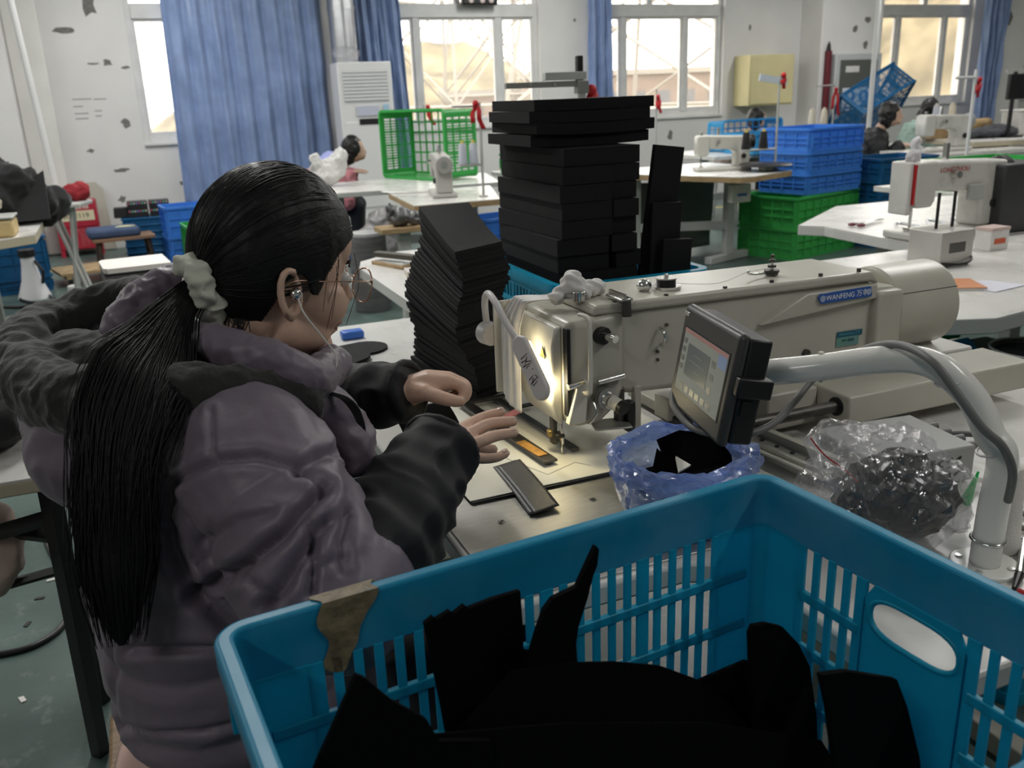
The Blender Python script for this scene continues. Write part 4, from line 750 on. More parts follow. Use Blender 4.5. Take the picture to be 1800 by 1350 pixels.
# ================================================================== main sewing station
ZT = .78
M_white = mat('white_laminate', (.66, .65, .62), .28, var=.06, vscale=5)
M_edge = mat('beige_edge', (.42, .40, .34), .5, var=.1, vscale=10)
M_beige = mat('machine_paint', (.50, .48, .41), .32, var=.05, vscale=9)
M_beige2 = mat('machine_paint_dark', (.44, .42, .36), .4, var=.06, vscale=12)
M_steelp = mat('brushed_steel', (.56, .55, .51), .40, metal=.85, var=.07, vscale=40, bump=.04, bscale=160, stretch=(1, 9, 1))
M_dsteel = mat('dark_steel', (.10, .095, .085), .4, metal=.7, var=.2, vscale=40)
M_black = mat('black_plastic', (.012, .012, .013), .38)
M_rubber = mat('black_rubber', (.015, .015, .015), .6)
M_paper = mat('cream_board', (.80, .78, .68), .6, var=.03, vscale=4)
M_cream = mat('cream_plastic', (.68, .66, .58), .35)
M_greycable = mat('grey_cable', (.16, .16, .155), .45)
M_ired = mat('red_ink', (.5, .03, .03), .5)
M_kblack = mat('black_ink', (.012, .012, .014), .6)
t = thing('machine_table', 'white topped work table carrying the long arm sewing machine', 'table', (1.0, 1.2, 0))
MB().prism([(1.62, 1.86), (1.34, 1.88), (1.32, 1.92), (1.32, 2.45), (.40, 2.45), (.36, 2.40), (.335, 1.9), (.335, .90), (.345, .888), (.60, .885), (.645, .86), (.66, .82), (.665, .60), (.68, .565), (.72, .55), (1.62, .56)], .748, ZT).build('table_top', M_white, t, world=True, bev=.005)
MB().b2(.345, .70, .90, 1.34, ZT, ZT+.003).build('steel_plate', M_steelp, t, world=True, bev=.001)
for (x, y) in ((.42, 1.103), (.575, 1.109), (.66, .96)):
    sc = MB().cyl((x, y, ZT+.002), (x, y, ZT+.0042), .0055, n=16).build('screw', M_chrome, t, world=True, smooth=True)
    MB().box((x, y, ZT+.0045), (.010, .0014, .0008), rz=.8).build('screw_slot', M_kblack, sc, world=True)
for (x, y) in ((.42, .75), (.42, 1.8), (1.54, .75), (1.54, 1.8)):
    MB().b2(x-.03, x+.03, y-.03, y+.03, .05, .748).build('leg', M_edge, t, world=True, bev=.004)
for x in (.42, 1.54): MB().b2(x-.035, x+.035, .62, 1.9, 0, .05).build('foot', M_edge, t, world=True, bev=.004)
MB().b2(.42, 1.54, 1.77, 1.83, .3, .36).build('stretcher', M_edge, t, world=True)

# cutting board with black backing, and the paper
bt = tag(MB().b2(.402, .832, 1.176, 1.628, ZT+.0034, ZT+.0075).build('backing_board', mat('black_board', (.02, .02, .02), .6)), 'thin black backing board lying under the cream card', 'board')
pp = tag(MB().b2(.399, .834, 1.180, 1.630, ZT+.008, ZT+.0095).build('pattern_card', M_paper, bev=.0004), 'cream pattern card under the sewing machine needle', 'card')
M_pencil = mat('pencil_line', (.35, .34, .30), .8)
for a, b in (((.47, 1.43), (.548, 1.215)), ((.548, 1.215), (.61, 1.24)), ((.61, 1.24), (.628, 1.215))):
    MB().tube([(a[0], a[1], ZT+.0096), (b[0], b[1], ZT+.0096)], .0007, n=4).build('pencil_line', M_pencil, pp)
# clamp frame lying on the card
t = thing('clamp_frame', 'dark steel clamp frame lying on the cream card', 'frame', (.58, 1.42, ZT+.0095))
z = ZT+.0175
def bar(a, b, w, h=.005): 
    a = Vector(a); b = Vector(b); d = b-a; return MB().box((a+b)/2, (d.length, w, h), rz=math.atan2(d.y, d.x))
bar((.607, 1.60, z), (.628, 1.275, z), .016).build('side_bar', M_dsteel, t, world=True, bev=.001)
bar((.540, 1.60, z), (.568, 1.245, z), .026).build('side_bar', M_dsteel, t, world=True, bev=.001)
bar((.527, 1.595, z+.001), (.66, 1.60, z+.001), .018).build('cross_bar', M_dsteel, t, world=True, bev=.001)
bar((.61, 1.52, z+.001), (.66, 1.525, z+.001), .012).build('cross_bar', M_dsteel, t, world=True, bev=.001)
bar((.555, 1.345, z+.0035), (.564, 1.268, z+.0035), .018, .0016).build('masking_tape', mat('orange_tape', (.48, .25, .06), .6, var=.3, vscale=60), t, world=True)
for p in ((.543, 1.57), (.565, 1.5)): pass
tag(MB().box((.583, 1.46, z+.012), (.05, .018, .003), rz=.3, ry=-.15).build('pink_tag', mat('pink_paper', (.75, .28, .30), .6)), 'small pink tag beside the fingers on the clamp frame', 'tag')
# folded grey leather strip
def strip(u, v):
    a = Vector((.507, 1.285)); b = Vector((.492, 1.098)); p = a+(b-a)*v; n = Vector((.022, .002)); z_ = ZT+.0125+.0025*math.sin(v*3.0)-.003*v
    q = p+n*(2*u-1); return (q.x, q.y, z_+.003*(u-.5))
o = thing('leather_strip', 'grey leather strip lying across the card onto the steel plate', 'strip', (.5, 1.19, ZT))
M_leath = mat('grey_leather', (.055, .055, .052), .42, bump=.1, bscale=400)
MB().grid(strip, 8, 24).build('top_layer', M_leath, o, world=True, solid=.001, smooth='all')
MB().grid(lambda u, v: tuple(Vector(strip(u, v))+Vector((-.006, .003, -.0014))), 8, 24).build('bottom_layer', M_leath, o, world=True, solid=.001, smooth='all')

# ------------------------------------------------------------------ the long arm machine
T = thing('sewing_machine', 'long arm beige programmable sewing machine with blue name plate', 'sewing machine', (1.0, 1.335, ZT))
Y0, Y1 = 1.25, 1.42; YC = .5*(Y0+Y1)
def yprism(poly, y0, y1):   # polygon in x,z extruded along y
    n = len(poly); mb = MB(); vs = [(x, y0, z) for x, z in poly]+[(x, y1, z) for x, z in poly]
    return mb.add(vs, [tuple(range(n)), tuple(range(2*n-1, n-1, -1))]+[(i, n+i, n+(i+1) % n, (i+1) % n) for i in range(n)])
W = dict(parent=T, world=True)
yprism([(.70, .892), (.73, .885), (.95, .872), (1.32, .858), (1.32, 1.010), (1.27, 1.012), (1.24, 1.030), (.66, 1.036), (.66, .90)], Y0+.012, Y1-.005).build('arm', M_beige, bev=.012, seg=3, **W)
yprism([(.655, 1.034), (1.245, 1.027), (1.262, 1.018), (1.262, 1.030), (1.245, 1.046), (.66, 1.052)], Y0+.004, Y1+.004).build('top_cover', M_beige, bev=.006, seg=3, **W)
for x in (.70, .80, .92, 1.02, 1.13, 1.22): MB().cyl((x, Y0+.014, 1.046), (x, Y0+.014, 1.053), .004, n=10).build('cover_screw', M_dsteel, smooth=True, **W)
MB().b2(1.255, 1.322, Y0-.004, Y1, .862, 1.005).build('rear_block', M_beige, bev=.008, seg=3, **W)
# raised wedge panel carrying the name plate
yprism([(.99, .975), (1.09, 1.022), (1.255, 1.022), (1.255, .994)], Y0-.002, Y0+.014).build('side_panel', M_beige, bev=.003, **W)
MB().cyl((1.318, YC, .948), (1.478, YC, .948), .086, n=48).build('motor_housing', M_beige, bev=.008, seg=3, smooth=True, **W)
MB().cyl((1.477, YC, .948), (1.481, YC, .948), .07, n=40).build('motor_cap', M_beige2, smooth=True, **W)
for a in range(1): MB().box((1.40, YC-.0862*math.sin(R(60+a*9)), .948+.0862*math.cos(R(60+a*9))), (.15, .0012, .0012)).build('housing_seam', M_dsteel, **W)
MB().b2(.96, 1.40, Y0+.03, Y1-.02, .80, .875).build('arm_base', M_beige2, bev=.006, **W)
# head
yprism([(.603, .868), (.615, .846), (.665, .846), (.70, .872), (.712, .905), (.712, 1.036), (.603, 1.030)], Y0, Y1+.01).build('head', M_beige, bev=.012, seg=3, **W)
yprism([(.583, .885), (.596, .852), (.603, .850), (.603, 1.022), (.592, 1.020), (.585, .99)], Y0+.018, Y1-.01).build('face_plate', M_cream, bev=.008, seg=3, **W)
MB().b2(.603, .609, Y0-.002, Y0+.012, .87, 1.02).build('lever_slot', M_kblack, **W)
MB().b2(.555, .60, Y1+.028, Y1+.034, .862, 1.034).build('back_shield', M_cream, bev=.002, **W)
MB().b2(.585, .70, Y1+.004, Y1+.03, 1.0, 1.036).build('shield_bracket', M_beige, bev=.003, **W)
# take-up lever guard, white bent strap on the front of the head
g = [(.625, Y0-.004, 1.044), (.632, Y0-.020, 1.040), (.634, Y0-.024, 1.02), (.634, Y0-.024, .925), (.63, Y0-.022, .913), (.622, Y0-.006, .912)]
MB().tube(spline(g, 6), .0055, n=8, flat=.5).build('lever_guard', M_cream, smooth='all', **W)
def knob(p, d, r, l, m_, name, base=None):
    p = Vector(p); d = Vector(d).normalized()
    k = MB().cyl(p, p+d*l*.45, r, n=24).build(name, m_, T, world=True, bev=.0015)
    MB().cyl(p+d*l*.45, p+d*l, r*.45, n=20).build('stem', MATS['cream_plastic'] if base is None else base, k, world=True, smooth=True); return k
knob((.664, Y0+.01, 1.002), (.25, -1, .0), .015, .046, M_black, 'tension_knob', M_chrome)
k = MB().cyl((.668, Y0, .896), (.672, Y0-.028, .893), .016, .014, n=24).build('thread_tension', M_chrome, smooth=True, **W)
for i in range(3): MB().cyl((.668+.001*i, Y0-.006*i-.005, .896), (.668+.001*i, Y0-.006*i-.007, .896), .019, n=24).build('disc', M_steelp, k, world=True, smooth=True)
MB().cyl((.672, Y0-.028, .893), (.677, Y0-.048, .890), .0115, n=20).build('cap', M_cream, k, world=True, smooth=True)
MB().cyl((.677, Y0-.048, .890), (.679, Y0-.056, .888), .0125, n=20).build('knob_end', M_black, k, world=True, smooth=True)
for (x, z_, l) in ((.60, .925, .03), (.655, .925, .05)): MB().cyl((x, Y0-.01, z_), (x+l, Y0-.008, z_+.004), .0055, n=12).build('clamp_pin', M_chrome, smooth=True, **W)
yprism([(.60, .858), (.632, .858), (.637, .93), (.618, .93)], Y0-.012, Y0+.004).build('guide_plate', M_cream, bev=.002, **W)
MB().tube(spline([(.645, Y0-.012, .893), (.646, Y0-.022, .878), (.641, Y0-.018, .864), (.636, Y0-.012, .855)], 6), .0022, n=6).build('thread_hook', M_chrome, smooth='all', **W)
# presser foot, needle bar and needle
MB().cyl((.608, 1.285, .808), (.608, 1.285, .86), .0042, n=12).build('needle_bar', M_chrome, smooth=True, **W)
MB().cyl((.608, 1.285, .790), (.608, 1.285, .812), .0018, n=8).build('needle', M_chrome, smooth=True, **W)
MB().b2(.594, .603, 1.29, 1.306, .806, .856).build('presser_bar', M_dsteel, bev=.002, **W)
MB().b2(.596, .612, 1.278, 1.30, .820, .828).build('presser_foot', M_dsteel, bev=.003, **W)
MB().box((.592, 1.30, .826), (.007, .014, .012)).build('foot_clamp', mat('brass', (.55, .40, .15), .3, metal=.9), bev=.002, **W)
MB().box((.69, Y0+.01, .838), (.065, .05, .003), rz=-.25).build('finger_guard', M_steelp, bev=.0008, **W)
MB().b2(.705, .718, Y0+.01, Y0+.028, .835, .90).build('guard_arm', M_dsteel, bev=.002, **W)
MB().b2(.735, .748, Y0+.005, Y0+.02, .82, .90).build('clamp_arm', M_beige2, bev=.002, **W)
MB().b2(.718, .733, Y0, Y0+.02, .82, .875).build('cylinder_block', M_black, bev=.003, **W)
for (x, z_) in ((.80, 1.0), (.782, .955), (.783, .94)): MB().cyl((x, Y0+.013, z_), (x, Y0+.009, z_), .003, n=10).build('screw', M_dsteel, **W)
MB().tube(spline([(.785, Y0+.008, .998), (.786, Y0-.004, .99), (.788, Y0-.004, .975), (.786, Y0+.008, .967)], 5), .003, n=8).build('thread_guide', M_chrome, smooth='all', **W)
MB().ell((.885, Y0+.008, .958), (.03, .018, .030), 20, 12).build('oil_window', mat('oil_glass', (.55, .50, .38), .1, coat=.6), smooth='all', **W)
MB().cyl((1.105, Y0+.012, .905), (1.105, Y0+.006, .905), .008, n=16).build('bolt', M_dsteel, smooth=True, **W)
MB().cyl((1.20, Y0+.012, .885), (1.20, Y0+.008, .885), .006, n=14).build('bolt', M_dsteel, smooth=True, **W)
# things on the top cover
k = MB().cyl((.655, YC-.03, 1.05), (.655, YC-.03, 1.068), .011, n=20).build('oil_cup', M_chrome, bev=.002, **W)
k = MB().b2(.70, .722, Y0-.01, Y0+.045, 1.056, 1.060).build('lever_plate', M_chrome, bev=.001, **W)
MB().b2(.703, .708, Y0-.012, Y0+.04, 1.060, 1.068).build('lever_arm', M_chrome, k, world=True); MB().cyl((.711, Y0-.008, 1.03), (.711, Y0-.006, 1.056), .008, n=14).build('lever_boss', M_dsteel, k, world=True, smooth=True)
k = MB().cyl((.832, YC-.02, 1.05), (.832, YC-.02, 1.056), .026, n=24).build('bobbin_winder', M_chrome, smooth=True, **W)
MB().cyl((.832, YC-.02, 1.056), (.832, YC-.02, 1.068), .017, n=24).build('thread_bobbin', M_black, k, world=True, smooth=True)
MB().cyl((.832, YC-.02, 1.068), (.832, YC-.02, 1.070), .019, n=24).build('bobbin_flange', M_steelp, k, world=True, smooth=True)
MB().cyl((.832, YC-.02, 1.07), (.832, YC-.02, 1.076), .004, n=10).build('spindle', M_chrome, k, world=True, smooth=True)
MB().ell((.787, YC-.02, 1.06), (.014, .011, .012), 12, 8).build('winder_latch', M_chrome, smooth='all', **W)
k = MB().cyl((1.06, YC-.02, 1.044), (1.06, YC-.02, 1.088), .003, n=10).build('tension_post', M_chrome, smooth=True, **W)
for zz, rr in ((1.050, .012), (1.055, .014), (1.064, .008), (1.074, .006), (1.082, .004)): MB().cyl((1.06, YC-.02, zz), (1.06, YC-.02, zz+.004), rr, n=16).build('tension_disc', M_dsteel, k, world=True, smooth=True)
MB().tube(spline([(1.05, YC-.02, 1.054), (1.02, YC-.025, 1.056), (1.0, YC-.03, 1.06), (1.0, YC-.03, 1.066)], 6), .0022, n=6).build('thread_guide_wire', M_chrome, smooth='all', **W)
MB().tube(spline([(.84, YC-.03, 1.06), (.93, YC-.035, 1.051), (1.0, YC-.03, 1.063), (1.06, YC-.02, 1.062)], 8), .0004, n=4).build('thread', mat('thread_grey', (.3, .3, .3), .6), **W)
# blue name plate and labels
M_nb = mat('blue_plate', (.03, .10, .38), .3, coat=.4); M_wtext = mat('white_print', (.75, .77, .8), .5); M_sil = mat('silver_print', (.35, .42, .58), .4)
A = Vector((1.112, Y0-.0045, 1.010)); Bv = Vector((1.238, Y0-.0045, 1.011)); dx = (Bv-A).normalized(); L_ = (Bv-A).length
PM = frame((A+Bv)/2, dx, (0, -1, 0))
poly = [(-L_/2+.006, -.010), (L_/2-.002, -.010), (L_/2, -.004), (L_/2-.005, .010), (-L_/2+.002, .010), (-L_/2-.002, .002)]
npq = MB().prism(poly, 0, .002, PM).build('name_plate', M_nb, bev=.0006, **W)
text('plate_text', 'WANFENG 万丰', .0135, M_wtext, T, Matrix.Translation(-Vector(T.location)) @ PM @ Matrix.Translation((.002, -.0005, .0022)))
for s in (-1, 1): MB().cyl(PM @ Vector((s*(L_/2-.009), 0, .0018)), PM @ Vector((s*(L_/2-.009), 0, .0024)), .0062, n=14).build('plate_emblem', M_sil, npq, world=True)
LM = frame((1.206, Y0+.011, .922), (1, 0, -.012), (0, -1, 0))
lb = MB().prism([(-.030, -.016), (.024, -.016), (.024, .002), (-.030, .002)], 0, .001, LM).build('label_sticker', mat('teal_label', (.14, .30, .27), .5), **W)
MB().prism([(-.030, .002), (.031, .002), (.031, .013), (-.030, .013)], 0, .0011, LM).build('label_band', mat('dark_teal', (.01, .10, .16), .4), lb, world=True)
text('label_text', 'WANFENG 万丰', .0072, mat('teal_print', (.10, .32, .38), .5), T, Matrix.Translation(-Vector(T.location)) @ LM @ Matrix.Translation((0, .0075, .0013)))
text('label_text', 'WF-5020', .008, mat('dark_print', (.03, .12, .12), .5), T, Matrix.Translation(-Vector(T.location)) @ LM @ Matrix.Translation((-.003, -.005, .0013)))
# warning triangle on face plate
FM = frame((.5822, Y0+.048, .972), (0, -1, 0), (-1, 0, .02))
tri = MB().prism([(-.0115, -.008), (.0115, -.008), (0, .0125)], 0, .0008, FM).build('warning_label', M_kblack, **W)
MB().prism([(-.0088, -.0064), (.0088, -.0064), (0, .0096)], .0008, .0011, FM).build('label_inner', mat('warning_yellow', (.55, .47, .12), .5), tri, world=True)
MB().prism([(-.004, -.005), (.004, -.005), (.004, -.0035), (-.004, -.0035)], .0011, .0013, FM).prism([(-.001, -.003), (.001, -.003), (.0, .005)], .0011, .0013, FM).build('label_mark', M_kblack, tri, world=True)
# base beams, rods and rail
MB().b2(1.0, 1.47, 1.30, 1.43, .80, .868).build('drive_housing', M_beige, bev=.004, **W)
MB().b2(1.26, 1.52, 1.245, 1.40, .80, .864).build('drive_cover', M_white, bev=.004, **W)
MB().b2(1.09, 1.54, 1.125, 1.24, .806, .860).build('beam_cover', M_beige, bev=.004, **W)
MB().b2(.975, 1.085, 1.20, 1.30, .79, .86).build('bearing_block', M_beige, bev=.004, **W)
for (y, z_, x0, x1) in ((1.245, .838, .86, 1.04), (1.155, .835, .90, 1.10)):
    MB().cyl((x0, y, z_), (x1, y, z_), .0105, n=20).build('guide_rod', M_dsteel, smooth=True, **W)
    MB().cyl((x1-.014, y, z_), (x1-.002, y, z_), .017, n=20).build('rod_bush', M_black, smooth=True, **W)
rl = MB().box((.915, 1.10, .805), (.03, .25, .012), rz=.11).build('linear_rail', M_steelp, bev=.001, **W)
MB().box((.934, 1.104, .812), (.014, .25, .026), rz=.11).build('rail_flange', M_beige, bev=.001, **W)
MB().box((.897, 1.098, .802), (.012, .25, .004), rz=.11).build('rail_lip', M_cream, bev=.001, **W)
for i in range(7):
    yy = 1.20-.034*i; MB().cyl((.915-(yy-1.10)*.11, yy, .811), (.915-(yy-1.10)*.11, yy, .8125), .0042, n=12).build('rail_hole', M_kblack, rl, world=True)
MB().b2(.86, .97, 1.36, 1.50, .79, .812).build('x_carriage', M_beige2, bev=.003, **W)
for i, (x0, x1, y0, y1, z0, z1) in enumerate(((.85, .91, 1.33, 1.38, .79, .835), (.86, .97, 1.22, 1.34, .786, .80))):
    MB().b2(x0, x1, y0, y1, z0, z1).build('clamp_block', (M_beige2, M_black, M_beige)[i], bev=.003, **W)
# white cloth tied round the head
def cloth(u, v):
    # from the knot on top down over the face plate's far edge to below the head
    y = lerp(Y1-.055, Y1+.022, u); zt = 1.052; zb = lerp(.846, .872, u)
    tt = v
    z_ = lerp(zt, zb, max(0, (tt-.15)/.85)); x = .586-.016*math.sin(min(1, tt/.5)*1.57)-.010*math.sin(u*3.14)*tt
    if tt < .15: x = lerp(.65, .586, tt/.15)
    x += .0035*math.sin(u*26+tt*2)*(.3+.7*(1-tt)); yk = YC-.005
    y = lerp(yk+.02*(u-.5), y, min(1, tt/.35)**.7)
    return (x-.003, y, z_)
ct = thing('cleaning_cloth', 'white rag knotted over the head of the long arm machine', 'cloth', (.62, YC, 1.05))
M_cloth = mat('white_rag', (.72, .70, .68), .8, sheen=.2, var=.03, vscale=40)
MB().grid(cloth, 40, 40).build('drape', M_cloth, ct, world=True, solid=.0015, smooth='all')
kn = MB(); rnd = random.Random(4)
kn.ell((.655, YC-.005, 1.075), (.020, .018, .024), 20, 14).ell((.690, YC-.012, 1.066), (.026, .014, .015), 20, 14).ell((.668, YC-.02, 1.062), (.018, .014, .014), 16, 10)
kn.tube(spline([(.62, YC, 1.05), (.64, YC, 1.064), (.655, YC, 1.075)], 6), .012, n=10)
km = remesh(kn, .003, 2); P = vget(km); N_ = nget(km)
vset(km, P+N_*(.003*np.sin(P[:, :1]*260+P[:, 1:2]*250)*np.sin(P[:, 2:3]*260))); mesh_obj('knot', km, M_cloth, ct)
# clip-on LED lamp with a gooseneck
lt = thing('led_work_lamp', 'small white LED lamp on a gooseneck glued to the machine head', 'lamp', (.57, Y1, .96))
M_wplast = mat('lamp_plastic', (.62, .60, .60), .35)
MB().cyl((.555, Y1+.034, .972), (.548, Y1+.062, .972), .022, n=28).build('lamp_base', M_wplast, lt, world=True, bev=.004, smooth=True)
pts = [(.549, Y1+.05, .985), (.545, Y1+.045, 1.03), (.542, Y1+.02, 1.052), (.541, Y1-.015, 1.045), (.545, Y1-.055, 1.015), (.552, Y1-.085, .99)]
MB().tube(spline(pts, 8), .0062, n=12).build('gooseneck', M_wplast, lt, world=True, smooth='all')
a = Vector((.553, Y1-.085, .995)); b = Vector((.564, Y1-.172, .908)); ax = (b-a).normalized(); nrm = Vector((-1, -.25, .35)); PMl = frame((a+b)/2, ax, nrm); hl = (b-a).length/2
poly = []
for k in range(33):
    q = -math.pi/2+math.pi*k/32; poly.append((hl-.018+.018*math.cos(q), .018*math.sin(q)))
poly += [(-hl+.012, .018), (-hl, .007), (-hl, -.007), (-hl+.012, -.018)]
MB().prism(poly, -.003, .007, PMl).build('lamp_head', M_wplast, lt, world=True, bev=.003, seg=3)
M_led = mat('led_diffuser', (1, .97, .9), .4, emit=(1.0, .86, .55), estr=7)
MB().prism([(x*.86, y*.86) for x, y in poly], -.0075, -.0032, PMl).build('led_strip', M_led, lt, world=True)
la = bpy.data.lights.new('led_light', 'AREA'); la.shape = 'RECTANGLE'; la.size = .07; la.size_y = .025; la.energy = .55; la.color = (1.0, .86, .52)
lo = bpy.data.objects.new('led_light', la); COL.objects.link(lo); lo.parent = lt
lo.matrix_local = Matrix.Translation(-Vector(lt.location)) @ PMl @ Matrix.Translation((.012, 0, -.026)) @ Matrix.Rotation(-.5, 4, 'Y')
# hand-written marks on the lamp head
ink = MB()
for (x0, y0, x1, y1, wd) in ((-.022, -.008, -.022, .010, .002), (-.016, -.010, -.014, .004, .0022), (-.012, .000, -.006, .012, .002), (-.008, -.011, -.004, .010, .0018), (-.018, .006, -.006, -.008, .0016), (-.002, -.006, -.003, .004, .0016),
        (.018, -.010, .016, .002, .002), (.020, .000, .028, -.010, .002), (.026, -.010, .024, .008, .0024), (.031, -.008, .029, .006, .0018), (.018, .006, .026, .010, .0016), (.006, .006, .0075, .0075, .002)):
    d = Vector((x1-x0, y1-y0)); n2 = Vector((-d.y, d.x)).normalized()*wd*.5
    ink.prism([(x0+n2.x, y0+n2.y), (x0-n2.x, y0-n2.y), (x1-n2.x*.5, y1-n2.y*.5), (x1+n2.x*.5, y1+n2.y*.5)], .0071, .0074, PMl)
ink.build('marker_writing', M_kblack, lt, world=True)

# ------------------------------------------------------------------ control panel on its pipe arm
pt = thing('touch_terminal', 'dark grey touch screen control panel on a curved white pipe arm', 'terminal', (.935, .708, ZT))
M_pwhite = mat('white_pipe', (.80, .79, .75), .22, coat=.3)
# screen frame: x along top edge (towards viewer), normal faces operator
tl = pz(1207, 530, 1.092); tr = pz(1306, 588, 1.092)
xd = (tr-tl).normalized(); bl = pz(1174, 690, .955); yd = (tl-bl).normalized(); zd = xd.cross(yd).normalized()
if zd.x > 0: zd = -zd
wd_ = (tr-tl).length; hd_ = .152
O = tl+xd*wd_/2-yd*hd_/2
SM = frame(O, xd, zd); SM2 = SM
M_pgrey = mat('panel_grey', (.055, .054, .052), .38)
ysign = 1 if (SM.to_3x3() @ Vector((0, 1, 0))).z > 0 else -1
def PB(name, x0, x1, y0, y1, z0, z1, m_, par=pt, bev=0, taper=1):
    mb = MB().box(((x0+x1)/2, (y0+y1)/2*ysign, (z0+z1)/2), (x1-x0, y1-y0, z1-z0), taper=taper); mb.v = [tuple(SM @ Vector(v)) for v in mb.v]
    return mb.build(name, m_, par, world=True, bev=bev, seg=3)
hw, hh = wd_/2, hd_/2
PB('bezel', -hw, hw, -hh, hh, -.014, 0, M_pgrey, bev=.006, taper=.965)
PB('rear_case', -hw+.006, hw-.002, -hh+.006, hh-.006, -.046, -.014, M_black, bev=.004)
sb = PB('screen_surround', -hw+.020, hw-.018, -hh+.028, hh-.030, 0, .0006, M_black)
M_lcd = mat('lcd_screen', (.22, .23, .20), .5, emit=(.50, .52, .46), estr=.13, spec=.2)
sx0, sx1, sy0, sy1 = -hw+.022, hw-.021, -hh+.030, hh-.033
scn = PB('screen', sx0, sx1, sy0, sy1, .0006, .0012, M_lcd)
def scr(name, u0, u1, v0, v1, col, em=.1, z=.0013):
    return PB(name, lerp(sx0, sx1, u0), lerp(sx0, sx1, u1), lerp(sy0, sy1, v0), lerp(sy0, sy1, v1), z, z+.0003, mat('lcd_'+name, col, .3, emit=col, estr=em), scn)
scr('title_bar', 0, 1, .94, 1, (.42, .22, .20)); scr('preview_area', .14, .66, .30, .80, (.12, .14, .14)); scr('status_box', .82, .99, .74, .93, (.22, .30, .48))
M_lico = mat('lcd_icon', (.22, .23, .21), .3)
for k in range(6): PB('screen_icon', *[lerp(sx0, sx1, q) for q in (.10+.13*k, .19+.13*k)], *[lerp(sy0, sy1, q) for q in (.05, .15)], .0013, .0016, M_lico, scn)
for k in range(4): PB('screen_icon', *[lerp(sx0, sx1, q) for q in (.02, .09)], *[lerp(sy0, sy1, q) for q in (.35+.14*k, .43+.14*k)], .0013, .0016, M_lico, scn)
for k in range(3): PB('screen_icon', *[lerp(sx0, sx1, q) for q in (.71, .79)], *[lerp(sy0, sy1, q) for q in (.28+.2*k, .38+.2*k)], .0013, .0016, M_lico, scn)
M_trace = mat('lcd_trace', (.3, .32, .31), .3)
for (u, v, l) in ((.3, .66, .2), (.22, .55, .38), (.36, .42, .14)): PB('stitch_trace', lerp(sx0, sx1, u), lerp(sx0, sx1, u+l), lerp(sy0, sy1, v), lerp(sy0, sy1, v+.012), .0016, .0019, M_trace, scn)
PB('maker_badge', -hw+.006, -hw+.022, hh-.018, hh-.012, 0, .001, M_steelp, bev=.0005)
PB('usb_cover', hw-.004, hw+.001, -.03, -.01, -.034, -.02, M_black)
PB('hinge_block', hw-.012, hw+.012, -.004, .022, -.052, -.004, M_black, bev=.003)
PB('mount_bracket', -.02, .02, -.02, .02, -.07, -.046, M_black, bev=.003)
def pp_(x, y, Y): return tuple(pY(x, y, Y))
path = [pp_(1290, 662, .99), pp_(1345, 655, .955), pp_(1440, 646, .905), pp_(1530, 634, .855), pp_(1605, 632, .812), pp_(1660, 652, .778), pp_(1712, 704, .748), pp_(1740, 765, .726), (.942, .709, .93), (.937, .708, .86), (.935, .708, .785)]
MB().tube(spline(path, 8), .0185, n=24).build('pipe_arm', M_pwhite, pt, world=True, smooth='all')
fg = MB().cyl((.935, .708, ZT), (.935, .708, ZT+.006), .042, n=36).build('base_flange', M_pwhite, pt, world=True, bev=.0015)
for k in range(4): MB().cyl((.935+.031*math.cos(k*1.57+.5), .708+.031*math.sin(k*1.57+.5), ZT+.006), (.935+.031*math.cos(k*1.57+.5), .708+.031*math.sin(k*1.57+.5), ZT+.008), .0045, n=12).build('flange_bolt', M_chrome, fg, world=True, smooth=True)
def q_(x, y, D): return tuple(pd(x, y, D))
cab = [q_(1183, 690, 1.30), q_(1185, 715, 1.28), q_(1215, 750, 1.24), q_(1260, 764, 1.2), q_(1310, 764, 1.17), q_(1360, 744, 1.19), q_(1400, 702, 1.23), q_(1428, 668, 1.25), q_(1475, 636, 1.245), q_(1525, 612, 1.20), q_(1580, 606, 1.12), q_(1635, 632, 1.05), q_(1680, 688, 1.03), q_(1725, 750, 1.02), q_(1762, 785, 1.02), q_(1780, 830, 1.03), q_(1772, 880, 1.06)]
MB().tube(spline(cab, 8), .0052, n=10).build('signal_cable', M_greycable, pt, world=True, smooth='all')
for (x, y, Y, s) in ((1443, 646, .905, 0), (1672, 668, .77, 1), (1746, 790, .72, 1)):
    c = pY(x, y, Y); d = Vector((1, -.55, 0)) if not s else Vector((.35, -.2, -1)); M = frame(c, d.cross(Vector((0, 0, 1))) if not s else (1, 0, .3), d.normalized())
    MB().tube([M @ Vector((.0195*math.cos(k*.4), .0195*math.sin(k*.4), 0)) for k in range(16)], .0016, n=6, closed=True).build('cable_tie', M_wplast, pt, world=True, smooth='all')
c = pY(1443, 628, .905); MB().box(c+Vector((0, 0, .002)), (.006, .006, .012)).build('tie_head', M_cream, pt, world=True, bev=.001)
kb = MB().tube([(.958, .69, ZT+.045+.0*k) if 0 else (.935+.02*math.cos(k*.4), .708+.02*math.sin(k*.4), ZT+.04) for k in range(16)], .0022, n=6, closed=True).build('pipe_clamp', M_chrome, pt, world=True, smooth='all')
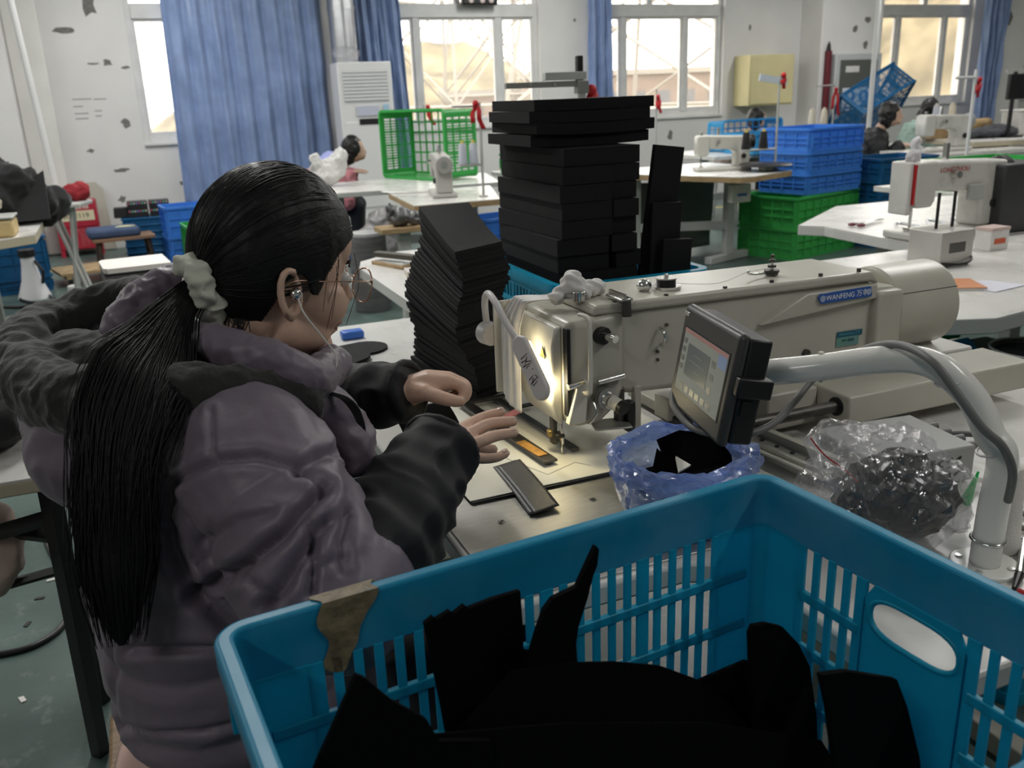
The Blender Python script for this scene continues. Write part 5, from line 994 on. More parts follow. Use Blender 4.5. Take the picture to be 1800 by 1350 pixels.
# ================================================================== foreground crate with black foam off-cuts
M_felt = mat('black_foam', (.0034, .0034, .0038), .95, bump=.06, bscale=300, spec=.05)
M_felt2 = mat('charcoal_foam', (.0085, .0085, .0095), .8, spec=.25, bump=.08, bscale=250, var=.12, vscale=30)
ZR = .965
A_ = pz(400, 1108, ZR); B_ = pz(1342, 836, ZR); ux = (B_-A_).normalized(); uy = Vector((-ux.y, ux.x, 0)); fang = math.atan2(ux.y, ux.x)
FL, FW, FH = (B_-A_).length+.0, .42, .345
cen = (A_+B_)/2-uy*(FW/2); zb = ZR-FH
P_rim = plastic('worn_rim_plastic', (.015, .30, .50), .38, .25)
_r1 = P_rim.node_tree.nodes['Color Ramp'] if 'Color Ramp' in P_rim.node_tree.nodes else None
if _r1: _r1.color_ramp.elements[1].color = (.07, .34, .52, 1); _r1.color_ramp.elements[0].position = .45
fc = thing('plastic_crate', 'large bright blue slatted crate filled with black foam off-cuts in the foreground', 'crate', (cen.x, cen.y, zb), fang)
RP = [(-.002, -.058), (.002, -.058), (.002, -.010), (.010, -.010), (.010, -.024), (.014, -.024), (.014, -.003), (.011, 0), (0, 0), (-.002, -.002)]
rim_mesh(FL, FW, FH, RP, .016, 8).build('rim', P_rim, fc, bev=.0015)
rim_mesh(FL, FW, .0, [(-.002, 0), (.002, 0), (.002, .035), (-.002, .035)], .016, 8).build('base_band', P_cyan, fc)
MB().b2(-FL/2+.02, FL/2-.02, -FW/2+.02, FW/2-.02, .004, .010).build('base_panel', P_cyan, fc)
P_ = rrect(FL, FW, .016, 8); q = len(P_)//4
for c_ in range(4):
    cor = MB(); seg = P_[c_*q:(c_+1)*q]
    pts = [(p[0], p[1], p[2], p[3]) for p in seg]
    ex0 = (pts[0][0]-pts[0][3]*-.0, pts[0][1])
    # tangential extensions so that the corner panel reaches the first slot
    t0 = Vector((pts[0][3], -pts[0][2])); t1 = Vector((-pts[-1][3], pts[-1][2]))
    pts = [(pts[0][0]+t0.x*.048, pts[0][1]+t0.y*.048, pts[0][2], pts[0][3])]+pts+[(pts[-1][0]+t1.x*.048, pts[-1][1]+t1.y*.048, pts[-1][2], pts[-1][3])]
    for i in range(len(pts)-1):
        a, b = pts[i], pts[i+1]; z0, z1, th = .03, FH-.055, .0035
        cor.add([(a[0], a[1], z0), (b[0], b[1], z0), (b[0], b[1], z1), (a[0], a[1], z1), (a[0]-a[2]*th, a[1]-a[3]*th, z0), (b[0]-b[2]*th, b[1]-b[3]*th, z0), (b[0]-b[2]*th, b[1]-b[3]*th, z1), (a[0]-a[2]*th, a[1]-a[3]*th, z1)],
                [(0, 1, 2, 3), (7, 6, 5, 4), (3, 2, 6, 7), (0, 4, 5, 1), (0, 3, 7, 4), (1, 5, 6, 2)])
    cor.build('corner_panel', P_cyan, fc)
rows = [.035, .1, .165, .23, FH-.056]
slat_me = {}
def slat(x, y, a, z0, z1, w_):
    k = (round(z0, 3), round(z1, 3), w_)
    if k not in slat_me:
        slat_me[k] = MB().b2(-w_/2, w_/2, -.0018, .0018, z0, z1).mesh('slat'); slat_me[k].materials.append(P_cyan); fix(slat_me[k])
    o = bpy.data.objects.new('slat', slat_me[k]); COL.objects.link(o); o.parent = fc; o.location = (x, y, 0); o.rotation_euler = (0, 0, a)
def bandb(x0, x1, y, a, z, h=.011):
    M = Matrix.Rotation(a, 4, 'Z'); mb = MB().b2(x0, x1, y-.0035, y+.0035, z-h/2, z+h/2); mb.v = [tuple(M @ Vector(v)) for v in mb.v]; mb.build('cross_band', P_cyan, fc, bev=.0012)
pitch = .0198
for s, a in ((1, 0), (-1, 0)):
    y = s*(FW/2-.002); x0, x1 = -FL/2+.068, FL/2-.068
    n = round((x1-x0)/pitch)
    for i in range(n+1):
        x = lerp(x0, x1, i/n); slat(x, y, 0, .03, FH-.056, .0145 if i % 6 == 0 else .0085)
    for z in rows[1:4]: bandb(x0-.045, x1+.045, y, 0, z)
    for i in range(6):
        x = -FL/2+.05+(FL-.1)*i/5; MB().b2(x-.003, x+.003, s*(FW/2)-.0+(.002 if s > 0 else -.014), s*(FW/2)+(.014 if s > 0 else -.002), FH-.055, FH-.012).build('rim_rib', P_cyan, fc)
for s in (1, -1):   # short sides with the hand hole
    a = math.pi/2; X = s*(FL/2-.002); y0, y1 = -FW/2+.068, FW/2-.068; hx = .058
    n = round((y1-y0)/pitch)
    for i in range(n+1):
        y = lerp(y0, y1, i/n)
        if abs(y) > hx+.004: slat(X, y, a, .03, FH-.056, .0085)
    for yy in (-hx-.004, hx+.004): slat(X, yy, a, .03, FH-.056, .013)
    for (c, d) in ((y0, -hx-.004), (hx+.004, y1)):
        for z in rows[1:4]:
            mb = MB().b2(X-.0035, X+.0035, c, d, z-.0055, z+.0055); mb.build('cross_band', P_cyan, fc, bev=.0012)
    # solid panel with an oval hand hole
    ho = []; pn = 28; zc = FH-.088; hw_, hh_ = .050, .022
    for k in range(pn):
        q = 2*math.pi*k/pn; cx = math.copysign(abs(math.cos(q))**.6, math.cos(q)); cz = math.copysign(abs(math.sin(q))**.8, math.sin(q)); ho.append((cx*hw_, zc+cz*hh_))
    out = []
    z0, z1 = .09, FH-.056
    for k in range(pn):
        q = 2*math.pi*k/pn; c, s_ = math.cos(q), math.sin(q); m_ = max(abs(c), abs(s_)); out.append((c/m_*hx, (z0+z1)/2+s_/m_*(z1-z0)/2))
    vs = []; fs = []
    for xx in (-.0018, .0018):
        for (y, z) in ho: vs.append((X+xx, y, z))
        for (y, z) in out: vs.append((X+xx, y, z))
    for k in range(pn):
        k2 = (k+1) % pn
        fs += [(k, k2, pn+k2, pn+k), (2*pn+k2, 2*pn+k, 3*pn+k, 3*pn+k2), (k2, k, 2*pn+k, 2*pn+k2), (pn+k, pn+k2, 3*pn+k2, 3*pn+k)]
    pnl = MB().add(vs, fs).build('handle_panel', P_cyan, fc)
    MB().tube([(X, y, z) for y, z in ho], .0032, n=6, closed=True).build('handle_lip', P_cyan, pnl, smooth='all')
    for i in range(4):
        y = -FW/2+.06+(FW-.12)*i/3; MB().b2(X+(.004 if s > 0 else -.016), X+(.016 if s > 0 else -.004), y-.003, y+.003, FH-.055, FH-.012).build('rim_rib', P_cyan, fc)
# brown tape wrapped over the rim
TP = []
Mloc = Matrix.Translation((cen.x, cen.y, zb)) @ Matrix.Rotation(fang, 4, 'Z')
def tape(u, v):
    x = -FL/2+.082+(.046+.010*math.sin(v*5))*(u-.1)+.004*math.sin(v*17+u*5)-(.018*u*max(0, v-.72)/.28); W2 = FW/2
    prof = [(W2+.0148, FH-.012), (W2+.0135, FH+.0012), (W2-.0032, FH+.0012), (W2-.0034, FH-.03), (W2-.0034, FH-.060-.012*math.sin(u*3.1))]
    k = v*4; i = min(3, int(k)); f = k-i; a, b = prof[i], prof[i+1]
    return (x, lerp(a[0], b[0], f), lerp(a[1], b[1], f))
MB().grid(tape, 14, 29).build('packing_tape', mat('brown_tape', (.20, .155, .09), .45, var=.35, vscale=60, bump=.3, bscale=80), fc, solid=.0008)
# crates under it (carrying it to a convenient height)
crate('blue crate standing on the floor at the bottom of the foreground crate stack', .58, .40, .31, P_cyan, (cen.x, cen.y, 0), fang, 'slot', 'crates stacked under the foreground crate')
crate('blue crate carrying the large foreground crate', .58, .40, .31, P_cyan, (cen.x, cen.y, .311), fang, 'slot', 'crates stacked under the foreground crate')

# black foam off-cuts: outline given in the picture on an upright plane standing inside the crate
def offcut(label, px, off, th=.006, lean=0, bend=0, m_=None, yaw=0):
    n = Vector((-uy.x, -uy.y, lean)).normalized()
    if yaw: n = Matrix.Rotation(yaw, 3, 'Z') @ n
    P0 = A_+ux*(FL/2)-uy*off; P0 = Vector((P0.x, P0.y, zb+.1)); pts = []
    for (x, y) in px:
        d = ray(x, y); s = (P0-CAMP).dot(n)/d.dot(n); pts.append(CAMP+d*s)
    c = sum(pts, Vector())/len(pts); ex = Vector((n.y, -n.x, 0)).normalized()*-1; M = frame(c, ex, n); Mi = M.inverted()
    poly = [(Mi @ p).to_2d() for p in pts]
    mb = MB().prism([(p.x, p.y) for p in poly], -th/2, th/2)
    bm = bmesh.new(); bm.from_mesh(mb.mesh()); bmesh.ops.triangulate(bm, faces=bm.faces[:])
    if bend:
        bmesh.ops.subdivide_edges(bm, edges=bm.edges[:], cuts=3, use_grid_fill=True)
        for v in bm.verts: v.co.z += bend*(v.co.x**2)*8+.3*bend*math.sin(v.co.y*30)*.1
    me = bpy.data.meshes.new('foam_offcut'); bm.to_mesh(me); bm.free(); fix(me)
    o = bpy.data.objects.new('foam_offcut', me); COL.objects.link(o); me.materials.append(m_ or M_felt); o.matrix_world = M
    return tag(o, label, 'foam piece', 'black foam off-cuts in the foreground crate')
offcut('broad upright black foam off-cut with a ragged top edge', [(745, 1095), (760, 1082), (765, 1087), (790, 1072), (795, 1078), (815, 1062), (822, 1068), (862, 1052), (912, 1037), (916, 1090), (918, 1142), (935, 1145), (960, 1210), (990, 1380), (800, 1380), (775, 1240)], .07, lean=.1)
offcut('tall horn-shaped black foam off-cut rising above the others', [(930, 1150), (940, 1115), (955, 1070), (970, 1050), (1012, 1030), (1030, 990), (1045, 958), (1050, 964), (1047, 992), (1040, 1010), (1030, 1050), (1014, 1100), (1010, 1130), (1012, 1165), (1050, 1260), (1060, 1400), (900, 1400)], .10, lean=.08)
offcut('pointed triangular black foam off-cut at the left of the crate', [(625, 1184), (640, 1190), (688, 1230), (748, 1262), (770, 1300), (860, 1300), (900, 1480), (500, 1480), (560, 1330), (600, 1240)], .17, lean=.15)
offcut('wide black foam off-cut lying across the middle of the crate', [(990, 1165), (1080, 1163), (1160, 1170), (1215, 1190), (1260, 1210), (1330, 1300), (1380, 1480), (820, 1480), (800, 1290), (900, 1180)], .15, lean=.35)
offcut('angled black foam off-cut leaning beside the rounded one', [(1205, 1205), (1310, 1160), (1330, 1165), (1345, 1420), (1180, 1420)], .12, lean=.3)
offcut('rounded tongue of black foam standing near the far corner', [(1316, 1112), (1322, 1098), (1345, 1094), (1372, 1100), (1400, 1130), (1420, 1170), (1432, 1260), (1436, 1400), (1330, 1420), (1325, 1250), (1318, 1170)], .15, lean=.12)
offcut('flat-topped black foam off-cut at the right of the crate', [(1440, 1184), (1486, 1178), (1500, 1180), (1572, 1192), (1590, 1240), (1612, 1330), (1625, 1480), (1470, 1480), (1465, 1340), (1452, 1240)], .275, lean=.1)
offcut('low black foam off-cut heaped at the near edge of the crate', [(560, 1330), (760, 1290), (1000, 1270), (1250, 1270), (1440, 1300), (1470, 1350), (1480, 1600), (540, 1600)], .22, lean=.5)

# ================================================================== leaning stack of foam sheets behind the hands
def sheet_thing(name, mesh_fn, label, cat, group, nu=6, nv=10, th=.007, m_=None):
    top = [mesh_fn(i/(nu-1), j/(nv-1)) for j in range(nv) for i in range(nu)]; bot = [(p[0], p[1], p[2]-th) for p in top]; N = len(top)
    fs = [(j*nu+i, j*nu+i+1, (j+1)*nu+i+1, (j+1)*nu+i) for j in range(nv-1) for i in range(nu-1)]
    fs += [tuple(N+k for k in reversed(f)) for f in fs]
    ring = [i for i in range(nu)]+[(j+1)*nu-1 for j in range(1, nv)]+[(nv-1)*nu+i for i in range(nu-2, -1, -1)]+[j*nu for j in range(nv-2, 0, -1)]
    fs += [(ring[k], N+ring[k], N+ring[(k+1) % len(ring)], ring[(k+1) % len(ring)]) for k in range(len(ring))]
    o = MB().add(top+bot, fs).build(name, m_ or M_felt2); return tag(o, label, cat, group)
KB = [(.574, 1.625), (.700, 1.70), (.70, 1.97), (.52, 1.93)]; KM = [(.528, 1.545), (.648, 1.615), (.672, 1.93), (.535, 1.92)]; KT = [(.512, 1.535), (.632, 1.60), (.672, 1.89), (.553, 1.885)]
NS = 46; rnd = random.Random(11)
for i in range(NS):
    f = i/(NS-1); q = [tuple(lerp(a[k], b[k], (f/.5 if f < .5 else (f-.5)/.5)) for k in (0, 1)) for a, b in (zip(KB, KM) if f < .5 else zip(KM, KT))]
    jx = rnd.uniform(-.003, .003)+(.007 if rnd.random() < .10 else 0); jy = rnd.uniform(-.003, .003); z = ZT+.009+i*.00725; cu = .004+.042*f+rnd.uniform(-.002, .002); sk = .012*math.sin(f*9)
    def fn(u, v, q=q, z=z, cu=cu, jx=jx, jy=jy, sk=sk):
        a = Vector(q[0]).lerp(Vector(q[1]), u); b = Vector(q[3]).lerp(Vector(q[2]), u); p = a.lerp(b, v)
        return (p.x+jx+sk, p.y+jy, z+cu*(v**1.5)+.004*f*math.sin(v*3.14)*(1-u))
    sheet_thing('foam_sheet', fn, 'charcoal foam sheet, %s, in the leaning stack behind the left hand' % ordw(NS-1-i), 'foam sheet', 'foam sheets in the leaning stack')
# ================================================================== blue crate with the tall foam stack
def slabs(x0, x1, y0, y1, z0, n, th, seed, lab, jit=.009, curl=0):
    rnd = random.Random(seed)
    for i in range(n):
        dx, dy = rnd.uniform(-jit, jit), rnd.uniform(-jit, jit); z = z0+(i+1)*th-.0008; a = rnd.uniform(-.02, .02); c = rnd.uniform(0, curl)
        def fn(u, v): 
            x = lerp(x0, x1, u)+dx; y = lerp(y0, y1, v)+dy; xc, yc = (x0+x1)/2, (y0+y1)/2
            return (x+(y-yc)*a, y-(x-xc)*a, z+c*((u-.5)*2)**2-c*.3)
        sheet_thing('foam_block', fn, lab % ordw(n-1-i), 'foam block', 'foam slabs in the tall stack', 6, 4, th-.0015)
bx, by = 1.085, 2.09
crate('bright blue slatted crate carrying the tall black foam stack', .40, .48, .175, P_cyan, (bx, by, .781), -.02, 'slot')
slabs(.925, 1.065, 1.93, 2.32, .795, 11, .0424, 1, 'black foam slab, %s, in the left column of the tall stack')
slabs(1.069, 1.14, 1.935, 2.32, .795, 11, .0424, 2, 'black foam slab, %s, in the right column of the tall stack')
slabs(.895, 1.225, 2.02, 2.30, 1.262, 4, .0280, 3, 'wide black foam slab, %s, laid across the tall stack', .012, .006)
for (x, y, h, tl, lab) in ((1.178, 1.955, .46, .13, 'tall black foam slab standing upright at the right of the tall stack'), (1.205, 1.932, .32, .04, 'middle black foam slab standing upright at the right of the tall stack'), (1.222, 1.908, .23, .06, 'short black foam slab standing upright at the right of the tall stack')):
    tag(MB().box((0, 0, h/2), (.085, .016, h)).build('foam_block', M_felt2, loc=(x, y, .796), rot=(0, tl, 0), bev=.001), lab, 'foam block', 'upright foam slabs beside the tall stack')
# ================================================================== bags of scraps
def film(name, col, alpha, rough=.12, tint=.3):
    m = mat(name, col, rough, alpha=alpha, spec=.6, bump=.35, bscale=45); b = m.node_tree.nodes['Principled BSDF']
    return m
M_bluefilm = film_mat('blue_film', (.62, .74, 1.0), (.50, .62, .97), .55)
M_clear = film_mat('clear_film', (.97, .97, .98), (.75, .75, .78), .10)
def crumple(me, amp, s, seed):
    P = vget(me); N = nget(me); a = np.abs(fnoise(P, s, seed)); b = np.abs(fnoise(P, s*2.3, seed+5)); vset(me, P+N*((.5-a-.5*b)[:, None]*amp)); return me
def bag(label, c, rx, ry, zr, seed, m_, lean=(0, 0), flare=1.0):
    t = thing('plastic_bag', label, 'bag', (c[0], c[1], ZT+.004))
    def fn(u, v):
        q = u*2*math.pi; prof = [(.80, 0), (1.02, .25), (1.05, .6), (.94, .88), (.98, 1.0), (1.10, 1.03), (1.16, .92), (1.14, .74)]
        k = v*(len(prof)-1); i = min(int(k), len(prof)-2); f = k-i; r_ = lerp(prof[i][0], prof[i+1][0], f); h = lerp(prof[i][1], prof[i+1][1], f)
        n = mnoise.noise(Vector((math.cos(q)*2+seed, math.sin(q)*2, v*3)))*.10+abs(mnoise.noise(Vector((math.cos(q)*7+seed, math.sin(q)*7, v*5))))*.13
        r_ *= 1+n; return (r_*rx*math.cos(q)+lean[0]*h, r_*ry*math.sin(q)+lean[1]*h, h*zr*(1+.12*mnoise.noise(Vector((math.cos(q)*1.5, math.sin(q)*1.5, seed)))))
    mb = MB().grid(fn, 57, 26); rnd = random.Random(seed); jit = [(rnd.uniform(-.0035, .0035), rnd.uniform(-.0035, .0035), rnd.uniform(-.0035, .0035)) for _ in mb.v]
    for j in range(26): jit[j*57+56] = jit[j*57]
    mb.v = [(v[0]+d[0], v[1]+d[1], v[2]+d[2]) for v, d in zip(mb.v, jit)]; mb.f = [q for f in mb.f for q in ((f[0], f[1], f[2]), (f[0], f[2], f[3]))]; o = mb.build('film', m_, t)
    MB().prism([(rx*.8*math.cos(k*.4), ry*.8*math.sin(k*.4)) for k in range(16)], .0, .001).build('bag_base', m_, t)
    return t
bgc = (.662, .995)
bag('translucent blue plastic bag full of black scraps in front of the control panel', bgc, .088, .092, .108, 3, M_bluefilm, (.0, .0))
def scrap(label, poly, M, th=.004, group='black scraps in the blue bag', bend=0):
    mb = MB().prism(poly, -th/2, th/2); o = mb.build('foam_scrap', M_felt); o.matrix_world = M; return tag(o, label, 'scrap', group)
bx_, by_ = bgc
scrap('large rounded black scrap at the top of the blue bag', [(-.05, -.03), (.06, -.045), (.075, -.01), (.06, .025), (.0, .045), (-.045, .04)], frame((bx_+.015, by_+.0, ZT+.095), (1, .2, -.05), (-.25, -.75, .6)))
scrap('small pointed black scrap at the left of the blue bag', [(-.03, -.02), (.02, -.035), (.03, .0), (.005, .045)], frame((bx_-.045, by_-.02, ZT+.085), (1, -.3, .2), (-.4, -.6, .7)))
scrap('flat black scrap deep inside the blue bag', [(-.07, -.05), (.06, -.06), (.07, .05), (-.06, .06)], frame((bx_, by_-.005, ZT+.055), (1, .1, .05), (0, -.3, 1)))
scrap('long black scrap at the near side of the blue bag', [(-.06, -.03), (.07, -.03), (.06, .03), (-.05, .02)], frame((bx_-.01, by_-.045, ZT+.078), (1, -.1, 0), (0, -.2, 1)))
scrap('small white paper scrap among the black ones in the blue bag', [(-.012, -.012), (.014, -.008), (.004, .014)], frame((bx_-.018, by_-.02, ZT+.100), (1, .2, 0), (0, -.5, 1))).data.materials[0] = M_paper
# clear bag with a black bundle
cb = thing('plastic_bag', 'clear crumpled plastic bag holding a black bundle beside the white pipe', 'bag', (.90, .86, ZT+.004))
mm = MB().ell((.905, .835, ZT+.070), (.075, .095, .072), 24, 16).ell((.900, .915, ZT+.080), (.05, .06, .05), 20, 14).ell((.84, .87, ZT+.05), (.06, .06, .05), 16, 12)
me = crumple(remesh(mm, .011, 1), .045, 16, 2); o = mesh_obj('film', me, M_clear, cb, smooth=False)
mm = MB().ell((.915, .83, ZT+.060), (.055, .074, .052), 20, 14).ell((.885, .87, ZT+.045), (.045, .045, .035), 16, 12)
me = crumple(remesh(mm, .008, 2), .022, 18, 8); tag(mesh_obj('scrap_bundle', me, mat('shiny_black_film', (.004, .004, .005), .25, coat=.1), smooth=False), 'shiny black bundle inside the clear bag', 'bundle')
MB().tube(spline([tuple(pd(x, y, 1.22)) for x, y in ((1425, 770), (1450, 800), (1490, 830), (1530, 870))], 6), .0011, n=5).build('red_seal_line', M_ired, cb, world=True)
def skirt(u, v):
    a = pd(lerp(1415, 1530, u), lerp(768, 752, u), 1.27); b = pd(lerp(1440, 1560, u), lerp(880, 860, u), 1.17); p = a.lerp(b, v)
    n = mnoise.noise(Vector((u*5, v*5, 3)))*.02; return (p.x+n, p.y+n, p.z+.012*math.sin(u*9+v*4))
MB().grid(skirt, 24, 24).build('bag_mouth', M_clear, cb, world=True, smooth='all')
# control box behind the bag
t = thing('control_box', 'grey metal control box with vent slots behind the clear bag', 'control box', (1.07, .985, ZT), -.12)
M_gbox = mat('grey_box', (.33, .33, .32), .45, var=.05, vscale=8)
bxx = MB().b2(-.11, .075, -.075, .075, .004, .062).build('case', M_gbox, t, bev=.003)
for i in range(5):
    for j in range(3): MB().box((-.0+.016*i-.02, -.0755, .020+.012*j), (.011, .001, .004), ry=-.5).build('vent_slot', M_kblack, t)
for i in range(4): MB().cyl((.075, -.05+.03*i, .05), (.10, -.05+.03*i, .05), .007, n=12).build('connector', M_greycable, t, smooth=True)
MB().tube(spline([(.10, -.05, .05), (.14, -.06, .06), (.15, -.03, .05), (.12, .02, .04), (.09, .03, .03)], 6), .005, n=8).build('cable', M_greycable, t, smooth='all')
for x in (-.09, .055):
    for y in (-.06, .06): MB().cyl((x, y, 0), (x, y, .004), .008, n=10).build('foot', M_black, t)
# thread cone behind the pipe, glue nozzle, pen, cable loops on the table
t = thing('thread_cone', 'tall white thread cone standing behind the vertical pipe', 'thread cone', (.992, .738, ZT))
MB().lathe([(.027, 0), (.030, .004), (.030, .012), (.027, .02), (.022, .115), (.020, .12), (.008, .122)], 28).build('thread', mat('white_thread', (.66, .64, .60), .7, bump=.2, bscale=300), t, smooth=True)
MB().cyl((0, 0, .12), (0, 0, .132), .007, .006, n=12).build('core', mat('yellow_plastic', (.6, .45, .05), .4), t, smooth=True)
t = thing('glue_nozzle', 'green pointed nozzle tip poking up beside the clear bag', 'nozzle', (.985, .80, ZT), rot=(.1, .25, 0))
MB().lathe([(.014, 0), (.014, .03), (.010, .04)], 16).build('bottle', mat('clear_bottle', (.6, .6, .6), .2, alpha=.4), t, smooth=True); MB().lathe([(.007, .04), (.0075, .046), (.002, .085), (.0015, .09)], 14).build('tip', mat('green_tip', (.02, .5, .12), .35), t, smooth=True)
t = thing('brush_pen', 'silver and black pen lying at the right edge of the table', 'pen', tuple(pz(1785, 1010, ZT+.008)))
a = pz(1800, 950, ZT+.006); b = pz(1792, 1010, ZT+.006); c = pz(1783, 1035, ZT+.006)
MB().tube([a, b], .005, n=10).build('barrel', M_chrome, t, world=True, smooth=True); MB().tube([b, c], [.006, .003], n=10).build('grip', M_black, t, world=True, smooth=True)
MB().tube([tuple(pz(1790, 1038, ZT+.006)), tuple(pz(1810, 1048, ZT+.006))], .0035, n=8).build('tag_end', M_ired, t, world=True)
t = thing('cable_loop', 'grey cable loop lying by the foot of the white pipe', 'cable', tuple(pz(1785, 930, ZT+.01)))
MB().tube(spline([tuple(pz(x, y, ZT+.006)) for x, y in ((1750, 945), (1775, 952), (1810, 950), (1840, 930), (1820, 905), (1780, 905), (1765, 915), (1790, 925), (1830, 940))], 6), .0045, n=8).build('cable', M_greycable, t, world=True, smooth='all')
# left fabric piece held by the left hand
def hf(u, v):
    a = Vector((.335, 1.385, .905)); p = [Vector((.345, 1.40, .868)), Vector((.445, 1.425, .872)), Vector((.345, 1.28, .80)), Vector((.452, 1.315, .80))]
    q = p[0].lerp(p[1], u).lerp(p[2].lerp(p[3], u), v); q.z += .02*math.sin(v*3.14)*(1-.3*u); q.y += .008*math.sin(u*4); return tuple(q)
tag(MB().grid(hf, 16, 16).build('foam_piece', M_felt, solid=.004, smooth='all'), 'black foam piece held by the left hand over the card', 'foam piece')
# ================================================================== seated worker
M_skin = mat('skin', (.62, .41, .31), .48, var=.06, vscale=25, sss=.08, bump=.04, bscale=150)
M_hair = mat('black_hair', (.0045, .0042, .0046), .5, spec=.35, bump=.15, bscale=120)
M_jacket = mat('mauve_puffer', (.168, .136, .172), .48, sheen=.1, bump=.2, bscale=30, var=.04, vscale=10)
M_fur = mat('charcoal_fleece', (.017, .017, .016), .95, sheen=.25, bump=.3, bscale=70)
M_sleeve = mat('black_oversleeve', (.0045, .0048, .0065), .7, sheen=.03, bump=.06, bscale=60)
M_pants = mat('dark_trousers', (.012, .013, .018), .8)
M_shoe = mat('dark_shoe', (.02, .02, .02), .5)
PS = thing('person', 'seated worker in a mauve hooded puffer jacket with a long black ponytail and glasses', 'person', (0.0, 1.18, 0))
ha, hp = R(18), R(14)
Hc = Vector((.158, 1.229, 1.166))
hf_ = Vector((math.cos(ha)*math.cos(hp), math.sin(ha)*math.cos(hp), -math.sin(hp))); hr_ = Vector((math.sin(ha), -math.cos(ha), 0)); hu_ = hr_.cross(hf_)
HM = Matrix(((hf_.x, hr_.x, hu_.x, Hc.x), (hf_.y, hr_.y, hu_.y, Hc.y), (hf_.z, hr_.z, hu_.z, Hc.z), (0, 0, 0, 1)))
H3 = HM.to_3x3()
def hp_(f, r, u): return HM @ Vector((f, r, u))
body = MB()
def he(f, r, u, rf, rr, ru): body.ell(hp_(f, r, u), (rf, rr, ru), 28, 18, H3)
he(-.004, 0, .018, .096, .076, .100); he(.03, 0, -.050, .062, .060, .062); he(.070, 0, -.096, .024, .024, .020); he(.045, .032, -.035, .046, .036, .040); he(.045, -.032, -.035, .046, .036, .040)
he(.060, 0, .045, .038, .055, .045); he(.085, 0, -.062, .016, .022, .012); he(.082, 0, -.074, .015, .020, .009); he(.02, .035, -.075, .05, .026, .03); he(.02, -.035, -.075, .05, .026, .03)
body.tube([hp_(.088, 0, .014), hp_(.103, 0, -.012), hp_(.112, 0, -.030)], [.007, .010, .0125], 10); he(.100, .010, -.034, .010, .008, .007); he(.100, -.010, -.034, .010, .008, .007)
for s in (1, -1):   # ears: helix, lobe and inner bowl
    e0 = Vector((-.020, s*.078, -.020)); ring = []
    for k in range(14):
        q = 2*math.pi*k/14; f = -.004+.016*math.cos(q)-.006*math.sin(q); u = .030*math.sin(q); ring.append(hp_(e0.x+f, e0.y+s*(.004+.010*(f < -.004)*1), e0.z+u))
    body.tube(ring, .0052, 8, closed=True); body.ell(hp_(e0.x-.002, e0.y-s*.002, e0.z-.002), (.014, .006, .024), 14, 10, H3); body.ell(hp_(e0.x+.004, e0.y+s*.004, e0.z-.030), (.007, .005, .008), 10, 8, H3)
# neck, torso core, arms
nk0 = hp_(-.03, 0, -.07); body.tube(spline([hp_(-.02, 0, -.045), nk0, (.085, 1.205, 1.04), (.055, 1.2, .98)], 4), [.056]*9+[.058, .062, .068, .08], 18)
body.ell((.03, 1.195, .90), (.10, .165, .14), 20, 14); body.ell((.02, 1.18, .74), (.10, .15, .16), 20, 14); body.ell((.035, 1.17, .60), (.09, .135, .085), 20, 14)
SR, ER, WR = Vector((.075, 1.025, .985)), Vector((.128, .865, .862)), Vector(pd(772, 792, 1.165))
SL, EL, WL = Vector((.055, 1.385, .985)), Vector((.165, 1.44, .90)), Vector(pd(712, 688, 1.355))
body.tube([SR, ER.lerp(SR, .4), ER], [.058, .05, .042], 14); body.tube([ER, ER.lerp(WR, .4), WR], [.043, .042, .029], 14); body.ell(ER, (.043, .043, .043), 14, 10)
body.tube([SL, EL.lerp(SL, .4), EL], [.058, .05, .042], 14); body.tube([EL, EL.lerp(WL, .4), WL], [.043, .042, .029], 14); body.ell(EL, (.043, .043, .043), 14, 10)
# legs
for s in (-1, 1):
    hpj = Vector((.02, 1.18+s*.085, .56)); kn = Vector((.39, 1.16+s*.10, .555)); an = Vector((.36, 1.15+s*.11, .09))
    body.tube([hpj, hpj.lerp(kn, .5), kn], [.085, .07, .055], 14); body.ell(kn, (.056,)*3, 14, 10); body.tube([kn, kn.lerp(an, .35), an], [.053, .052, .036], 14); body.ell((an.x+.06, an.y, .045), (.11, .038, .035), 14, 10)
def finger(joints, r0, r1):
    P = [pd(*j) for j in joints]; P = spline(P, 4); n = len(P); body.tube(P, [lerp(r0, r1, k/(n-1)) for k in range(n)], 10); body.ell(P[-1], (r1, r1, r1), 10, 8); body.ell(P[0], (r0*1.08,)*3, 10, 8); return P
wr = (784, 786, 1.178)
RF = [finger([(806, 757, 1.242), (842, 737, 1.272), (864, 729, 1.280), (881, 724, 1.284)], .0096, .0072),
      finger([(817, 768, 1.226), (856, 747, 1.250), (882, 742, 1.257), (901, 741, 1.260)], .0100, .0076),
      finger([(825, 784, 1.210), (862, 769, 1.227), (886, 763, 1.233), (903, 761, 1.236)], .0096, .0074),
      finger([(826, 803, 1.196), (853, 806, 1.205), (873, 804, 1.209), (889, 797, 1.212)], .0086, .0064)]
finger([(797, 775, 1.225), (822, 782, 1.262), (848, 790, 1.275), (866, 790, 1.280)], .0115, .008)
w3 = pd(*wr)
for P, r_ in zip(RF, (.0125, .0135, .0135, .0125)): body.tube([w3, w3.lerp(P[0], .5), P[0]], [.019, .0155, r_*.85], 10)
body.tube([WR, w3], [.029, .024], 14)
wl = (722, 686, 1.352); wl3 = pd(*wl)
